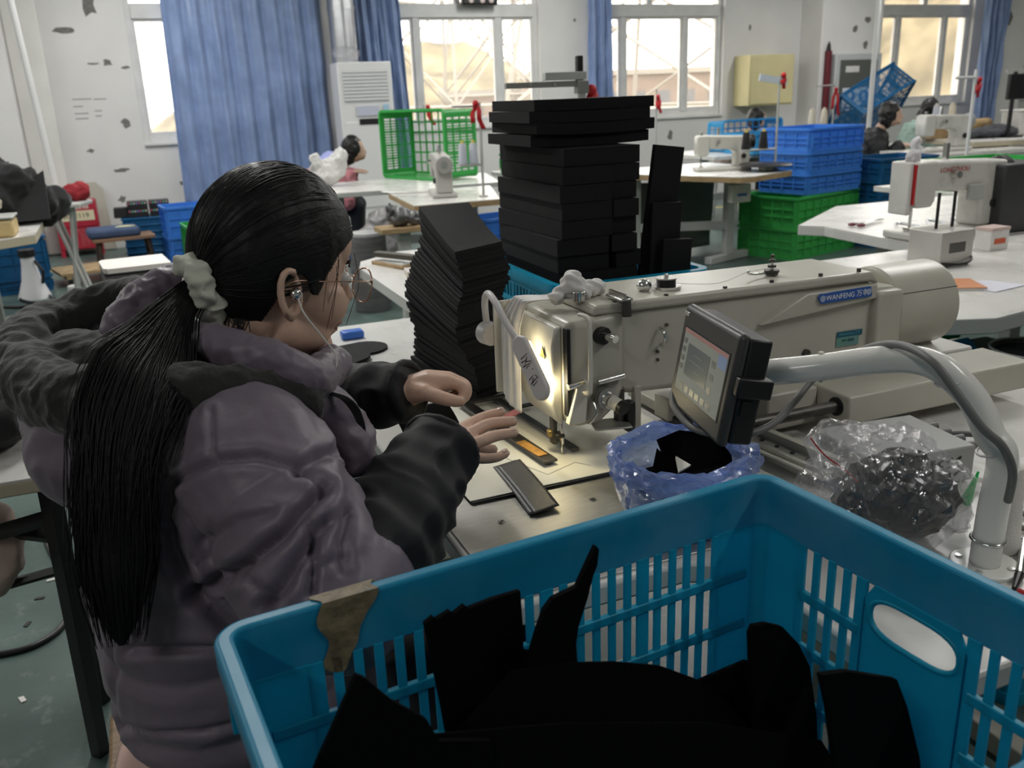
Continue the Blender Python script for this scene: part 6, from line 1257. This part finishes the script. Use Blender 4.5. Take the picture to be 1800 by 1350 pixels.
LF = [finger([(792, 672, 1.335), (815, 681, 1.330), (814, 700, 1.328), (800, 706, 1.332)], .0105, .008), finger([(796, 668, 1.357), (818, 678, 1.352), (817, 698, 1.350), (800, 704, 1.352)], .0105, .008),
      finger([(793, 666, 1.379), (814, 676, 1.374), (813, 694, 1.372), (798, 700, 1.374)], .010, .0078), finger([(786, 666, 1.398), (803, 674, 1.395), (803, 690, 1.392), (792, 695, 1.394)], .0092, .007)]
for P in LF: body.tube([wl3, wl3.lerp(P[0], .5)+Vector((0, 0, .004)), P[0]], [.024, .021, .0125], 12)
LT = finger([(748, 690, 1.322), (775, 699, 1.312), (795, 704, 1.312), (808, 706, 1.316)], .0125, .0088)
body.tube([wl3, LT[0]], [.024, .0135], 12); body.tube([WL, wl3], [.029, .026], 14)
bm_ = remesh(body, .0029, 3)
mesh_obj('body', bm_, M_skin, PS)
# finger nails
M_nail = mat('nail', (.58, .40, .33), .25)
for P, r_ in list(zip(RF, (.0072, .0076, .0074, .0064))):
    d = (P[-1]-P[-3]).normalized(); up_ = (Vector((0, -.15, 1))-d*d.dot(Vector((0, -.15, 1)))).normalized(); c = P[-1]+up_*r_*.80-d*.001
    M = frame(c, d, up_); MB().ell((0, 0, 0), (.0055, .0042, .0016), 12, 8).build('nail', M_nail, PS, smooth='all').matrix_local = Matrix.Translation(-Vector(PS.location)) @ M
# eyes, brows, lips
for s in (1, -1):
    e = MB().ell(hp_(.083, s*.031, .002), (.011, .012, .011), 14, 10, H3).build('eye', mat('eye_white', (.7, .68, .66), .15), PS, world=True, smooth='all')
    MB().ell(hp_(.0925, s*.032, .001), (.003, .005, .005), 12, 8, H3).build('iris', mat('dark_iris', (.02, .012, .01), .1), e, world=True, smooth='all')
    MB().tube([hp_(.090, s*.014, .022), hp_(.092, s*.032, .027), hp_(.080, s*.050, .021)], [.0025, .003, .0015], 6).build('eyebrow', M_hair, PS, world=True)
MB().tube([hp_(.088, -.022, -.064), hp_(.100, -.006, -.062), hp_(.101, 0, -.063), hp_(.100, .006, -.062), hp_(.088, .022, -.064)], [.002, .005, .0045, .005, .002], 8).tube([hp_(.087, -.020, -.069), hp_(.098, 0, -.073), hp_(.087, .020, -.069)], [.002, .0055, .002], 8).build('lips', mat('lips', (.40, .16, .14), .4), PS, world=True, smooth='all')

# ------------------------------------------------------------------ jacket
def loft(levels, n=40):
    mb = MB(); vs = []; fs = []
    for (z, cx, cy, rx, ry) in levels:
        for i in range(n):
            q = 2*math.pi*i/n; c, s = math.cos(q), math.sin(q); k = .85
            vs.append((cx+rx*math.copysign(abs(c)**k, c), cy+ry*math.copysign(abs(s)**k, s), z))
    m_ = len(levels)
    for j in range(m_-1):
        for i in range(n): fs.append((j*n+i, j*n+(i+1) % n, (j+1)*n+(i+1) % n, (j+1)*n+i))
    fs.append(tuple(range(n-1, -1, -1))); fs.append(tuple((m_-1)*n+i for i in range(n)))
    return mb.add(vs, fs)
LV = [(.600, .022, 1.165, .150, .205), (.620, .020, 1.165, .160, .215), (.68, .020, 1.165, .158, .222), (.78, .020, 1.175, .167, .228), (.87, .028, 1.185, .172, .230), (.94, .040, 1.193, .165, .225), (.985, .052, 1.197, .145, .205), (1.02, .063, 1.20, .115, .165), (1.05, .075, 1.203, .085, .105)]
jk = loft(LV)
ER2 = ER.lerp(WR, .22); EL2 = EL.lerp(WL, .2)
jk.tube(spline([SR+Vector((-.03, .06, .0)), SR, SR.lerp(ER, .5)+Vector((.0, -.012, .006)), ER+Vector((0, 0, -.002)), ER2], 4), [.07, .076, .082, .086, .088, .090, .090, .090, .089, .088, .086, .084, .082, .080, .078, .076, .070], 24)
jk.ell(ER, (.083, .083, .083), 20, 14)
jk.tube(spline([SL+Vector((-.02, -.06, .0)), SL, SL.lerp(EL, .5), EL, EL2], 4), [.07, .072, .075, .078, .08, .08, .08, .078, .076, .075, .074, .073, .072, .071, .07, .07, .066], 20); jk.ell(EL, (.074,)*3, 16, 12)
jm = remesh(jk, .0042, 7); P = vget(jm).astype(np.float64); N_ = nget(jm).astype(np.float64)
def seg_t(P, a, b):
    a = np.array(a); b = np.array(b); d = b-a; t = np.clip(((P-a) @ d)/(d @ d), 0, 1); return t, np.linalg.norm(P-(a+t[:, None]*d), axis=1)
tu, du = seg_t(P, SR, ER); tf, df = seg_t(P, ER, ER2); tl_, dl = seg_t(P, SL, EL)
arm = (np.minimum(du, df) < .108) & (P[:, 1] < 1.03)
larm = (dl < .09) & (P[:, 1] > 1.36)
L1 = (ER-SR).length; s_arm = np.where(df < du, L1+tf*(ER2-ER).length, tu*L1)
def quilt(s, sp, ph): 
    x = ((s+ph)/sp) % 1.0; return np.abs(np.sin(np.pi*x))**.55
dsp = np.where(arm, .007*(quilt(s_arm, .115, .03)-.75), 0)
tz = (P[:, 2]-.655)
torso = ~arm & ~larm
seams = np.ones(len(P))
for zs in (.652, .745, .845, .93):
    seams = np.minimum(seams, np.clip(np.abs(P[:, 2]-zs-.006*np.sin(P[:, 1]*20+P[:, 0]*14))/.022, 0, 1)**.6)
dsp = np.where(torso, .009*(seams-.8), dsp); dsp = np.where(larm, .010*(quilt(tl_*.2, .1, 0)-.75), dsp)
# creases: ridged noise, stretched along the pull lines of the sleeve
ax = np.array((ER-SR).normalized()); Q = P.copy(); Q -= np.outer(P @ ax, ax)*.0; e2 = np.array(Vector(ax).cross(Vector((0, 0, 1))).normalized()); along = P @ (ax*.7+np.array([.5, .5, .35])); cross = P @ np.array([-.35, .0, .9]); dep = P @ e2
R1 = 1-2*np.abs(np.array([mnoise.noise(Vector((a*7, c*19, d*7))) for a, c, d in zip(along, cross, dep)]))
R2 = np.array([mnoise.noise(Vector((a*14+3, c*30, d*16))) for a, c, d in zip(along, cross, dep)])
dsp += np.where(arm, 1.0, .55)*(.006*np.clip(R1-.55, -1, 1)*.8)+.002*R2
# deep creases of the puffer: polylines on the sleeve and back, pressed in with a soft bulge on either side
def proj(P):
    d = P-np.array(CAMP); zc = d @ np.array(_f); return 900+FPX*(d @ np.array(_r))/zc, 675-FPX*(d @ np.array(_u))/zc
px_, py_ = proj(P); facing = ((N_*(P-np.array(CAMP))).sum(1) < 0)
def crease(pts, w_, depth, bulge=.3):
    best = np.full(len(P), 1e9)
    for (x0, y0), (x1, y1) in zip(pts, pts[1:]):
        dx, dy = x1-x0, y1-y0; t = np.clip(((px_-x0)*dx+(py_-y0)*dy)/(dx*dx+dy*dy), 0, 1); best = np.minimum(best, np.hypot(px_-x0-t*dx, py_-y0-t*dy))
    return np.where(facing, depth*(-np.exp(-(best/w_)**2)+bulge*np.exp(-((best-2.4*w_)/(1.5*w_))**2)), 0)
for pts, w_, dp in (([(566, 870), (500, 938), (441, 985), (344, 1045)], 11, .018), ([(570, 922), (518, 1001), (465, 1070)], 10, .013), ([(542, 928), (552, 985), (545, 1045)], 8, .011), ([(311, 850), (350, 825), (388, 810), (453, 802), (518, 815), (570, 860)], 8, .010),
        ([(300, 870), (288, 905), (302, 965), (340, 1040), (412, 1110)], 12, .016), ([(372, 722), (378, 800)], 5, .005), ([(230, 1142), (330, 1140), (430, 1136)], 8, .010), ([(175, 1270), (260, 1288), (350, 1285), (450, 1262)], 6, .007), ([(196, 1140), (203, 1215), (208, 1295)], 5, .005),
        ([(520, 830), (560, 800), (600, 790)], 9, .009), ([(480, 905), (420, 915), (360, 950)], 10, .006), ([(610, 905), (600, 950), (610, 1000)], 9, .008), ([(420, 1000), (460, 1040), (470, 1090)], 9, .007)): dsp += crease(pts, w_, dp)
dsp += np.where(arm, .0012, .0008)*np.array([mnoise.noise(Vector((a*26+3, c*60, d*26))) for a, c, d in zip(along, cross, dep)])
vset(jm, P+N_*dsp[:, None])
mesh_obj('jacket', jm, M_jacket, PS)
# zip and placket at the front
ff = MB(); fpts = spline([tuple(pd(x, y, D)) for x, y, D in ((545, 700, 1.15), (585, 735, 1.165), (615, 775, 1.175), (630, 830, 1.18))], 6); ff.tube(fpts, [.034]*len(fpts), 14)
mesh_obj('front_flap', crumple(remesh(ff, .005, 4), .010, 22, 5), M_jacket, PS)
MB().tube(spline([tuple(pd(x, y, D)) for x, y, D in ((535, 650, 1.12), (548, 668, 1.11), (560, 680, 1.105))], 6), .003, n=6).build('zip', M_dsteel, PS, world=True)
MB().tube(spline([tuple(pd(x, y, D)) for x, y, D in ((540, 685, 1.085), (538, 690, 1.082), (542, 696, 1.084))], 4), .0015, n=6).build('zip_pull', M_chrome, PS, world=True)
# collar
def pxtube(pts, r, n=14): 
    return spline([tuple(pd(x, y, D)) for x, y, D in pts], 6)
co = MB(); cp = pxtube([(300, 560, 1.20), (330, 592, 1.14), (400, 612, 1.095), (470, 632, 1.085), (530, 660, 1.10), (552, 668, 1.13), (566, 655, 1.17), (585, 640, 1.25), (560, 630, 1.31)], 0)
co.tube(cp, [.020+.006*min(1, k/10) for k in range(len(cp))], 14)
for k in range(0, len(cp), 1): co.ell(cp[k]-Vector((0, 0, .012)), (.016, .016, .020), 10, 8)
cm = crumple(remesh(co, .004, 4), .006, 30, 4); mesh_obj('collar', cm, M_jacket, PS)
MB().tube([p+Vector((-.004, -.010, .017)) for p in cp[6:26]], .0012, n=5).build('collar_seam', mat('seam_thread', (.05, .045, .055), .7), PS, world=True)
MB().tube(spline([tuple(pd(x, y, D)) for x, y, D in ((355, 535, 1.16), (368, 562, 1.15), (395, 580, 1.13))], 5), .005, n=8).build('shirt_collar', mat('white_cotton', (.6, .58, .55), .8), PS, world=True, smooth='all')
# hood: fleece lined, lying open on the back
hd = MB(); rim = pxtube([(556, 712, 1.115), (500, 700, 1.09), (400, 692, 1.055), (310, 700, 1.035), (230, 712, 1.03), (150, 708, 1.06), (85, 690, 1.11), (45, 645, 1.19), (62, 592, 1.27), (130, 555, 1.33), (215, 525, 1.35), (285, 512, 1.30)], 0)
nr = len(rim); hd.tube(rim, [.024+.019*math.sin(math.pi*min(1, k/(nr*.98))) for k in range(nr)], 16)
for (x, y, D, a, b, c) in ((190, 640, 1.22, .085, .085, .045), (260, 620, 1.20, .07, .07, .05), (140, 640, 1.22, .06, .07, .045), (300, 655, 1.10, .06, .05, .035), (400, 682, 1.09, .06, .04, .03), (480, 690, 1.10, .05, .035, .028)): hd.ell(pd(x, y, D), (a, b, c), 18, 12)
hm = crumple(remesh(hd, .005, 5), .012, 20, 3); mesh_obj('hood_lining', hm, M_fur, PS)
ho_ = MB(); ho_.ell(pd(175, 775, 1.15), (.085, .10, .085), 20, 14).ell(pd(120, 735, 1.18), (.06, .08, .06), 18, 12).ell(pd(230, 750, 1.12), (.07, .08, .06), 18, 12).ell(pd(200, 830, 1.13), (.06, .07, .05), 18, 12)
hom = crumple(remesh(ho_, .0055, 6), .014, 14, 6); mesh_obj('hood_shell', hom, M_jacket, PS)
hfm = MB(); fp = pxtube([(222, 592, 1.165), (228, 565, 1.18), (255, 535, 1.20), (295, 508, 1.22), (335, 492, 1.23)], 0); hfm.tube(fp, [.020, .025, .028, .03, .03, .031, .031, .031, .031, .031, .03, .03, .03, .03, .03, .03, .03, .03, .03, .028, .027, .026, .025, .024, .022][:len(fp)], 14)
fm_ = crumple(remesh(hfm, .004, 4), .012, 28, 9); mesh_obj('hood_edge', fm_, M_jacket, PS)
# oversleeves
def oversleeve(pts, rr, seed, cuff):
    mb = MB(); S_ = spline(pts, 8); n = len(S_); rad = [interp(rr, k/(n-1)) for k in range(n)]
    mb.tube(S_, rad, 24); me = remesh(mb, .0045, 4); P = vget(me).astype(np.float64); N_ = nget(me).astype(np.float64)
    a = np.array(S_[0]); b = np.array(S_[-1]); t, d = seg_t(P, a, b); rg = 1-2*np.abs(fnoise(P*np.array([1, 1, 1.6]), 17, seed))
    vset(me, P+N_*(.007*np.clip(rg-.4, -1, 1)+.0035*np.sin(t*34)*(1-t*.5))[:, None]); return mesh_obj('oversleeve', me, M_sleeve, PS)
ER3 = ER.lerp(WR, .10)
oversleeve([ER3, ER.lerp(WR, .35)+Vector((0, 0, -.006)), ER.lerp(WR, .65)+Vector((0, 0, -.004)), WR+(WR-ER).normalized()*.012], [.072, .078, .074, .068, .056, .050], 5, 0)
oversleeve([EL.lerp(WL, -.05), EL.lerp(WL, .4), EL.lerp(WL, .7), WL+(WL-EL).normalized()*.012], [.066, .066, .062, .056, .048, .044], 15, 0)
for a, b, r_ in ((ER, WR, .049), (EL, WL, .043)):
    d = (b-a).normalized(); M = frame(b+d*.006, d.cross(Vector((0, 0, 1))), d); MB().tube([M @ Vector((r_*math.cos(k*.35), r_*math.sin(k*.35), 0)) for k in range(18)], .007, n=8, closed=True).build('cuff', M_sleeve, PS, world=True, smooth='all')
# trousers and shoes
tr = MB()
for s in (-1, 1):
    hpj = Vector((.04, 1.17+s*.075, .565)); kn = Vector((.40, 1.16+s*.10, .56)); an = Vector((.365, 1.15+s*.11, .12))
    tr.tube([hpj, hpj.lerp(kn, .5), kn], [.095, .088, .076], 16); tr.ell(kn, (.077,)*3, 16, 12); tr.tube([kn, kn.lerp(an, .4), an], [.074, .07, .058], 16)
tr.ell((.03, 1.17, .565), (.12, .165, .085), 20, 14)
tm = crumple(remesh(tr, .008, 4), .012, 9, 2); mesh_obj('trousers', tm, M_pants, PS)
for s in (-1, 1):
    y = 1.15+s*.11; mb = MB().ell((.43, y, .048), (.125, .046, .044), 18, 12).ell((.36, y, .075), (.055, .045, .055), 16, 12).box((.42, y, .012), (.23, .085, .022))
    mesh_obj('shoe', remesh(mb, .006, 3), M_shoe, PS)
# ------------------------------------------------------------------ hair
hs = MB(); nu, nv = 280, 180; vs = []; keep = {}
def skull(q, t, k=1.0):  # q azimuth (0 = face, 90deg = right), t polar from crown
    rf = .111 if math.cos(q) > 0 else .113; f = rf*math.sin(t)*math.cos(q); r_ = .0875*math.sin(t)*math.sin(q); u = .117*math.cos(t)
    return Vector((-.008+f*k, r_*k, .026+u*k))
def hair_ok(p):
    f, r_, u = p.x, p.y, p.z; a = abs(r_)
    # hairline: forehead - temple - in front of ear - round the ear - nape
    line = [(-.13, -.085), (-.095, -.085), (-.06, -.085), (-.042, -.060), (-.030, -.004), (-.014, .008), (-.002, .002), (.010, -.020), (.020, -.018), (.028, .010), (.045, .038), (.062, .052), (.080, .062), (.12, .066)]
    for (x0, y0), (x1, y1) in zip(line, line[1:]):
        if x0 <= f <= x1: return u > lerp(y0, y1, (f-x0)/(x1-x0))
    return True
for j in range(nv):
    for i in range(nu):
        q = 2*math.pi*i/nu; t = math.pi*(.002+.85*j/(nv-1)); p = skull(q, t); n = .0016*mnoise.noise(Vector((p.x*60, p.y*60, p.z*20)))
        p = p*(1+n/.1); vs.append((p, hair_ok(p)))
fs = []
for j in range(nv-1):
    for i in range(nu):
        ids = (j*nu+i, j*nu+(i+1) % nu, (j+1)*nu+(i+1) % nu, (j+1)*nu+i)
        if sum(vs[k][1] for k in ids) >= 3: fs.append(ids)
hs.add([HM @ v[0] for v in vs], fs); hob = hs.build('hair', M_hair, PS, world=True, smooth='all', solid=.006)
PB0 = Vector((-.118, .012, -.022))     # where the ponytail is tied, head coordinates
rnd = random.Random(5); st = MB()
for k in range(520):
    q = rnd.uniform(-math.pi, math.pi); t = rnd.uniform(.05, 1.9); p0 = skull(q, t, 1.0)
    if not hair_ok(p0): continue
    e = p0.normalized(); w_ = 12; pts = []
    c0 = Vector((-.008, 0, .026)); a = (p0-c0).normalized(); b = (PB0-c0).normalized(); om = math.acos(max(-1, min(1, a.dot(b))))
    if om < .15: continue
    lift = rnd.uniform(.0, .0026); end = rnd.uniform(.75, 1.0); sway = rnd.uniform(-.06, .06)
    for i in range(w_+1):
        s = i/w_*end; d = (a*math.sin((1-s)*om)+b*math.sin(s*om))/math.sin(om); d += Vector((0, sway*math.sin(s*3.14), 0)); d.normalize()
        q2 = math.atan2(d.y/.0875, d.x/(.111 if d.x > 0 else .113)); den = math.sqrt((d.x/(.111 if d.x > 0 else .113))**2+(d.y/.0875)**2+(d.z/.117)**2); pts.append(HM @ (c0+d*(1/den+.0012+lift)))
    st.tube(pts, [.0004]+[.0011]*(w_-1)+[.0005], 4)
st.build('hair_strands', M_hair, PS, world=True, smooth='all', kind='stuff')
# fringe wisps beside the face and nape
wi = MB()
for k in range(5):
    f = rnd.uniform(.02, .05); u0 = .02+rnd.uniform(-.01, .03); p = [hp_(f, .084-.3*max(0, f-.03), u0), hp_(f+.006, .080-.4*max(0, f-.03), u0-.03), hp_(f+rnd.uniform(-.004, .012), .073-.4*max(0, f-.03), u0-.06-rnd.uniform(0, .03))]
    wi.tube(spline(p, 4), [.0004]*8+[.0002], 4)
for k in range(30):
    r0 = rnd.uniform(.03, .075); p = [hp_(-.06-rnd.uniform(0, .03), r0, -.06), hp_(-.055-rnd.uniform(0, .03), r0*.9, -.085-rnd.uniform(0, .02))]; wi.tube(p, [.0008, .0003], 4)
wi.tube(spline([hp_(.088, .045, .04), hp_(.098, .050, .0), hp_(.092, .052, -.03), hp_(.084, .053, -.06)], 6), [.0004]*18+[.0002], 4)
wi.build('hair_wisps', M_hair, PS, world=True, smooth='all', kind='stuff')
# scrunchie
sc_c = HM @ (PB0+Vector((.006, .008, -.004))); dirn = Vector((-.93, -.02, -.18)).normalized(); SM_ = frame(sc_c, dirn.cross(Vector((0, 0, 1))), dirn); mb = MB(); ring = []
for k in range(28):
    q = 2*math.pi*k/28; rr = .0205+.003*math.sin(k*2.1); ring.append(SM_ @ Vector((rr*math.cos(q), rr*1.25*math.sin(q), .006*math.sin(k*1.7))))
mb.tube(ring, [.0155+.003*math.sin(k*2.6) for k in range(28)], 12, closed=True); mb.ell(SM_ @ Vector((.0, .036, .0)), (.017, .017, .021), 14, 10); mb.ell(SM_ @ Vector((.012, -.028, .010)), (.016, .016, .016), 14, 10)
sm_ = remesh(mb, .0025, 2); P = vget(sm_).astype(np.float64); N_ = nget(sm_).astype(np.float64); loc = (P-np.array(sc_c)); ang_ = np.arctan2(loc @ np.array(SM_.to_3x3() @ Vector((0, 1, 0))), loc @ np.array(SM_.to_3x3() @ Vector((1, 0, 0))))
vset(sm_, P+N_*(.0012*np.sin(ang_*13)+.005*fnoise(P, 70, 1))[:, None]); mesh_obj('scrunchie', sm_, mat('sage_cotton', (.52, .53, .45), .8, sheen=.2), PS)
# ponytail
ctr = [tuple(sc_c+dirn*.005)]+[tuple(pd(x, y, D)) for x, y, D in ((312, 545, 1.085), (278, 605, 1.04), (238, 680, .985), (212, 780, .955), (205, 890, .945), (207, 1010, .945), (214, 1135, .95))]
CT = spline(ctr, 6); n = len(CT); WID = [.014, .020, .032, .050, .050, .042, .040, .041, .036]; pt_ = MB()
cw = [interp(WID, k/(n-1)) for k in range(n)]
vd = [(c-CAMP).normalized() for c in CT]; LAT = []
for k in range(n):
    tg = (CT[min(k+1, n-1)]-CT[max(k-1, 0)]).normalized(); LAT.append((tg.cross(vd[k]).normalized(), vd[k]))
core = []
for k in range(n):
    for i in range(12):
        q = 2*math.pi*i/12; tp = .96*(1 if k < n-6 else max(.08, ((n-1-k)/6)**.8)); core.append(CT[k]+LAT[k][0]*(cw[k]*tp*math.cos(q))+LAT[k][1]*(cw[k]*.36*tp*math.sin(q)))
MB().add(core, [(k*12+i, k*12+(i+1) % 12, (k+1)*12+(i+1) % 12, (k+1)*12+i) for k in range(n-1) for i in range(12)]).build('ponytail', M_hair, PS, world=True, smooth='all')
for s in range(620):
    rr = math.sqrt(rnd.random()); q = rnd.uniform(0, 2*math.pi); a0, b0 = rr*math.cos(q), rr*math.sin(q)*.42; ph = rnd.uniform(0, 6); am = rnd.uniform(.0, .22); k1 = n-1-rnd.randint(0, 11); pts = []
    if rnd.random() < .12: a0 *= 1.25; k1 = max(12, k1-8)
    for k in range(0, k1+1):
        w_ = cw[k]; f = k/n; pts.append(CT[k]+LAT[k][0]*(w_*(a0*(1+.15*f)*(1-.45*max(0, (f-.8)/.2))+am*math.sin(f*9+ph)))+LAT[k][1]*(w_*(b0-.02)))
    pt_.tube(pts, [.0007]*(len(pts)-4)+[.0006, .0005, .0004, .0002], 4)
pt_.build('ponytail_strands', M_hair, PS, world=True, smooth='all', kind='stuff')
# a lock of hair lying on the near shoulder
lk = MB()
for s in range(60):
    d = rnd.uniform(-14, 14); e = rnd.uniform(-.006, .006); pts = spline([tuple(pd(x, y+d*g, D+e)) for x, y, D, g in ((318, 672, 1.02, .6), (370, 676, 1.035, 1), (430, 680, 1.05, 1), (500, 688, 1.07, .7), (545, 705, 1.085, .4))], 5)
    lk.tube(pts, [.0012]*(len(pts)-2)+[.0008, .0003], 4)
for s in range(24):
    d = rnd.uniform(-8, 8); pts = spline([tuple(pd(x+d, y, D)) for x, y, D in ((575, 690, 1.13), (605, 700, 1.12), (625, 722, 1.12), (636, 752+d, 1.12))], 5); lk.tube(pts, [.0011]*(len(pts)-2)+[.0007, .0003], 4)
lk.build('hair_lock', M_hair, PS, world=True, smooth='all', kind='stuff')
# ------------------------------------------------------------------ glasses and earphone
gt = thing('eyeglasses', 'round thin metal framed eyeglasses worn by the seated worker', 'glasses', tuple(hp_(.11, 0, 0)))
M_gold = mat('rose_gold', (.55, .36, .28), .22, metal=.95); M_lens = mat('lens_glass', (.95, .97, 1), .02, alpha=.16, spec=.8)
for s in (1, -1):
    c = Vector((.117, s*.034, -.004)); ring = [hp_(c.x-.10*abs(.025*math.cos(k*2*math.pi/28))*1.2, c.y+.0255*math.cos(k*2*math.pi/28), c.z+.0245*math.sin(k*2*math.pi/28)) for k in range(28)]
    MB().tube(ring, .0011, 6, closed=True).build('rim', M_gold, gt, world=True, smooth='all')
    lens = MB().add([hp_(c.x+.0015, c.y, c.z)]+ring, [(0, k+1, (k+1) % 28+1) for k in range(28)]).build('lens', M_lens, gt, world=True, smooth='all')
    MB().tube(spline([hp_(.112, s*.060, .004), hp_(.09, s*.075, .004), hp_(.03, s*.0845, .0), hp_(-.02, s*.086, -.004), hp_(-.04, s*.084, -.022)], 5), .0011, 6).build('temple_arm', M_gold, gt, world=True, smooth='all')
    MB().ell(hp_(.112, s*.060, .004), (.002, .003, .003), 8, 6).build('hinge', M_gold, gt, world=True)
MB().tube(spline([hp_(.115, .010, .002), hp_(.119, 0, .006), hp_(.115, -.010, .002)], 5), .0011, 6).build('bridge', M_gold, gt, world=True, smooth='all')
et = thing('earphone', 'silver in-ear earphone with a thin pale cable hanging from the ear', 'earphone', tuple(hp_(-.018, .088, -.022)))
MB().ell(hp_(-.017, .089, -.020), (.0085, .0075, .0085), 16, 12, H3).build('bud', M_chrome, et, world=True, smooth='all')
MB().tube([hp_(-.016, .091, -.020), hp_(-.016, .095, -.020)], .0055, 12).build('cap', mat('pearl_plastic', (.62, .60, .58), .25), et, world=True)
cp_ = spline([tuple(hp_(-.016, .094, -.024))]+[tuple(pd(x, y, D)) for x, y, D in ((535, 552, 1.13), (565, 590, 1.14), (588, 620, 1.15), (592, 640, 1.15), (580, 658, 1.14), (560, 668, 1.13))], 6)
MB().tube(cp_, .0013, 6).build('cable', mat('pale_cable', (.62, .60, .56), .4), et, world=True, smooth='all')
# stool under the worker
t = thing('stool', 'low stool that the seated worker sits on', 'stool', (-.01, 1.18, 0))
MB().b2(-.16, .16, -.16, .16, .44, .475).build('seat', mat('worn_wood', (.25, .16, .09), .5, var=.25, vscale=20, stretch=(1, 8, 1)), t, bev=.006)
MB().ell((0, 0, .49), (.15, .15, .025), 20, 10).build('cushion', mat('pink_cushion', (.55, .38, .33), .8), t, smooth='all')
for sx in (-1, 1):
    for sy in (-1, 1): MB().tube([(sx*.13, sy*.13, .44), (sx*.16, sy*.16, 0)], .016, 10).build('leg', M_black, t)
bpy.context.view_layer.update()
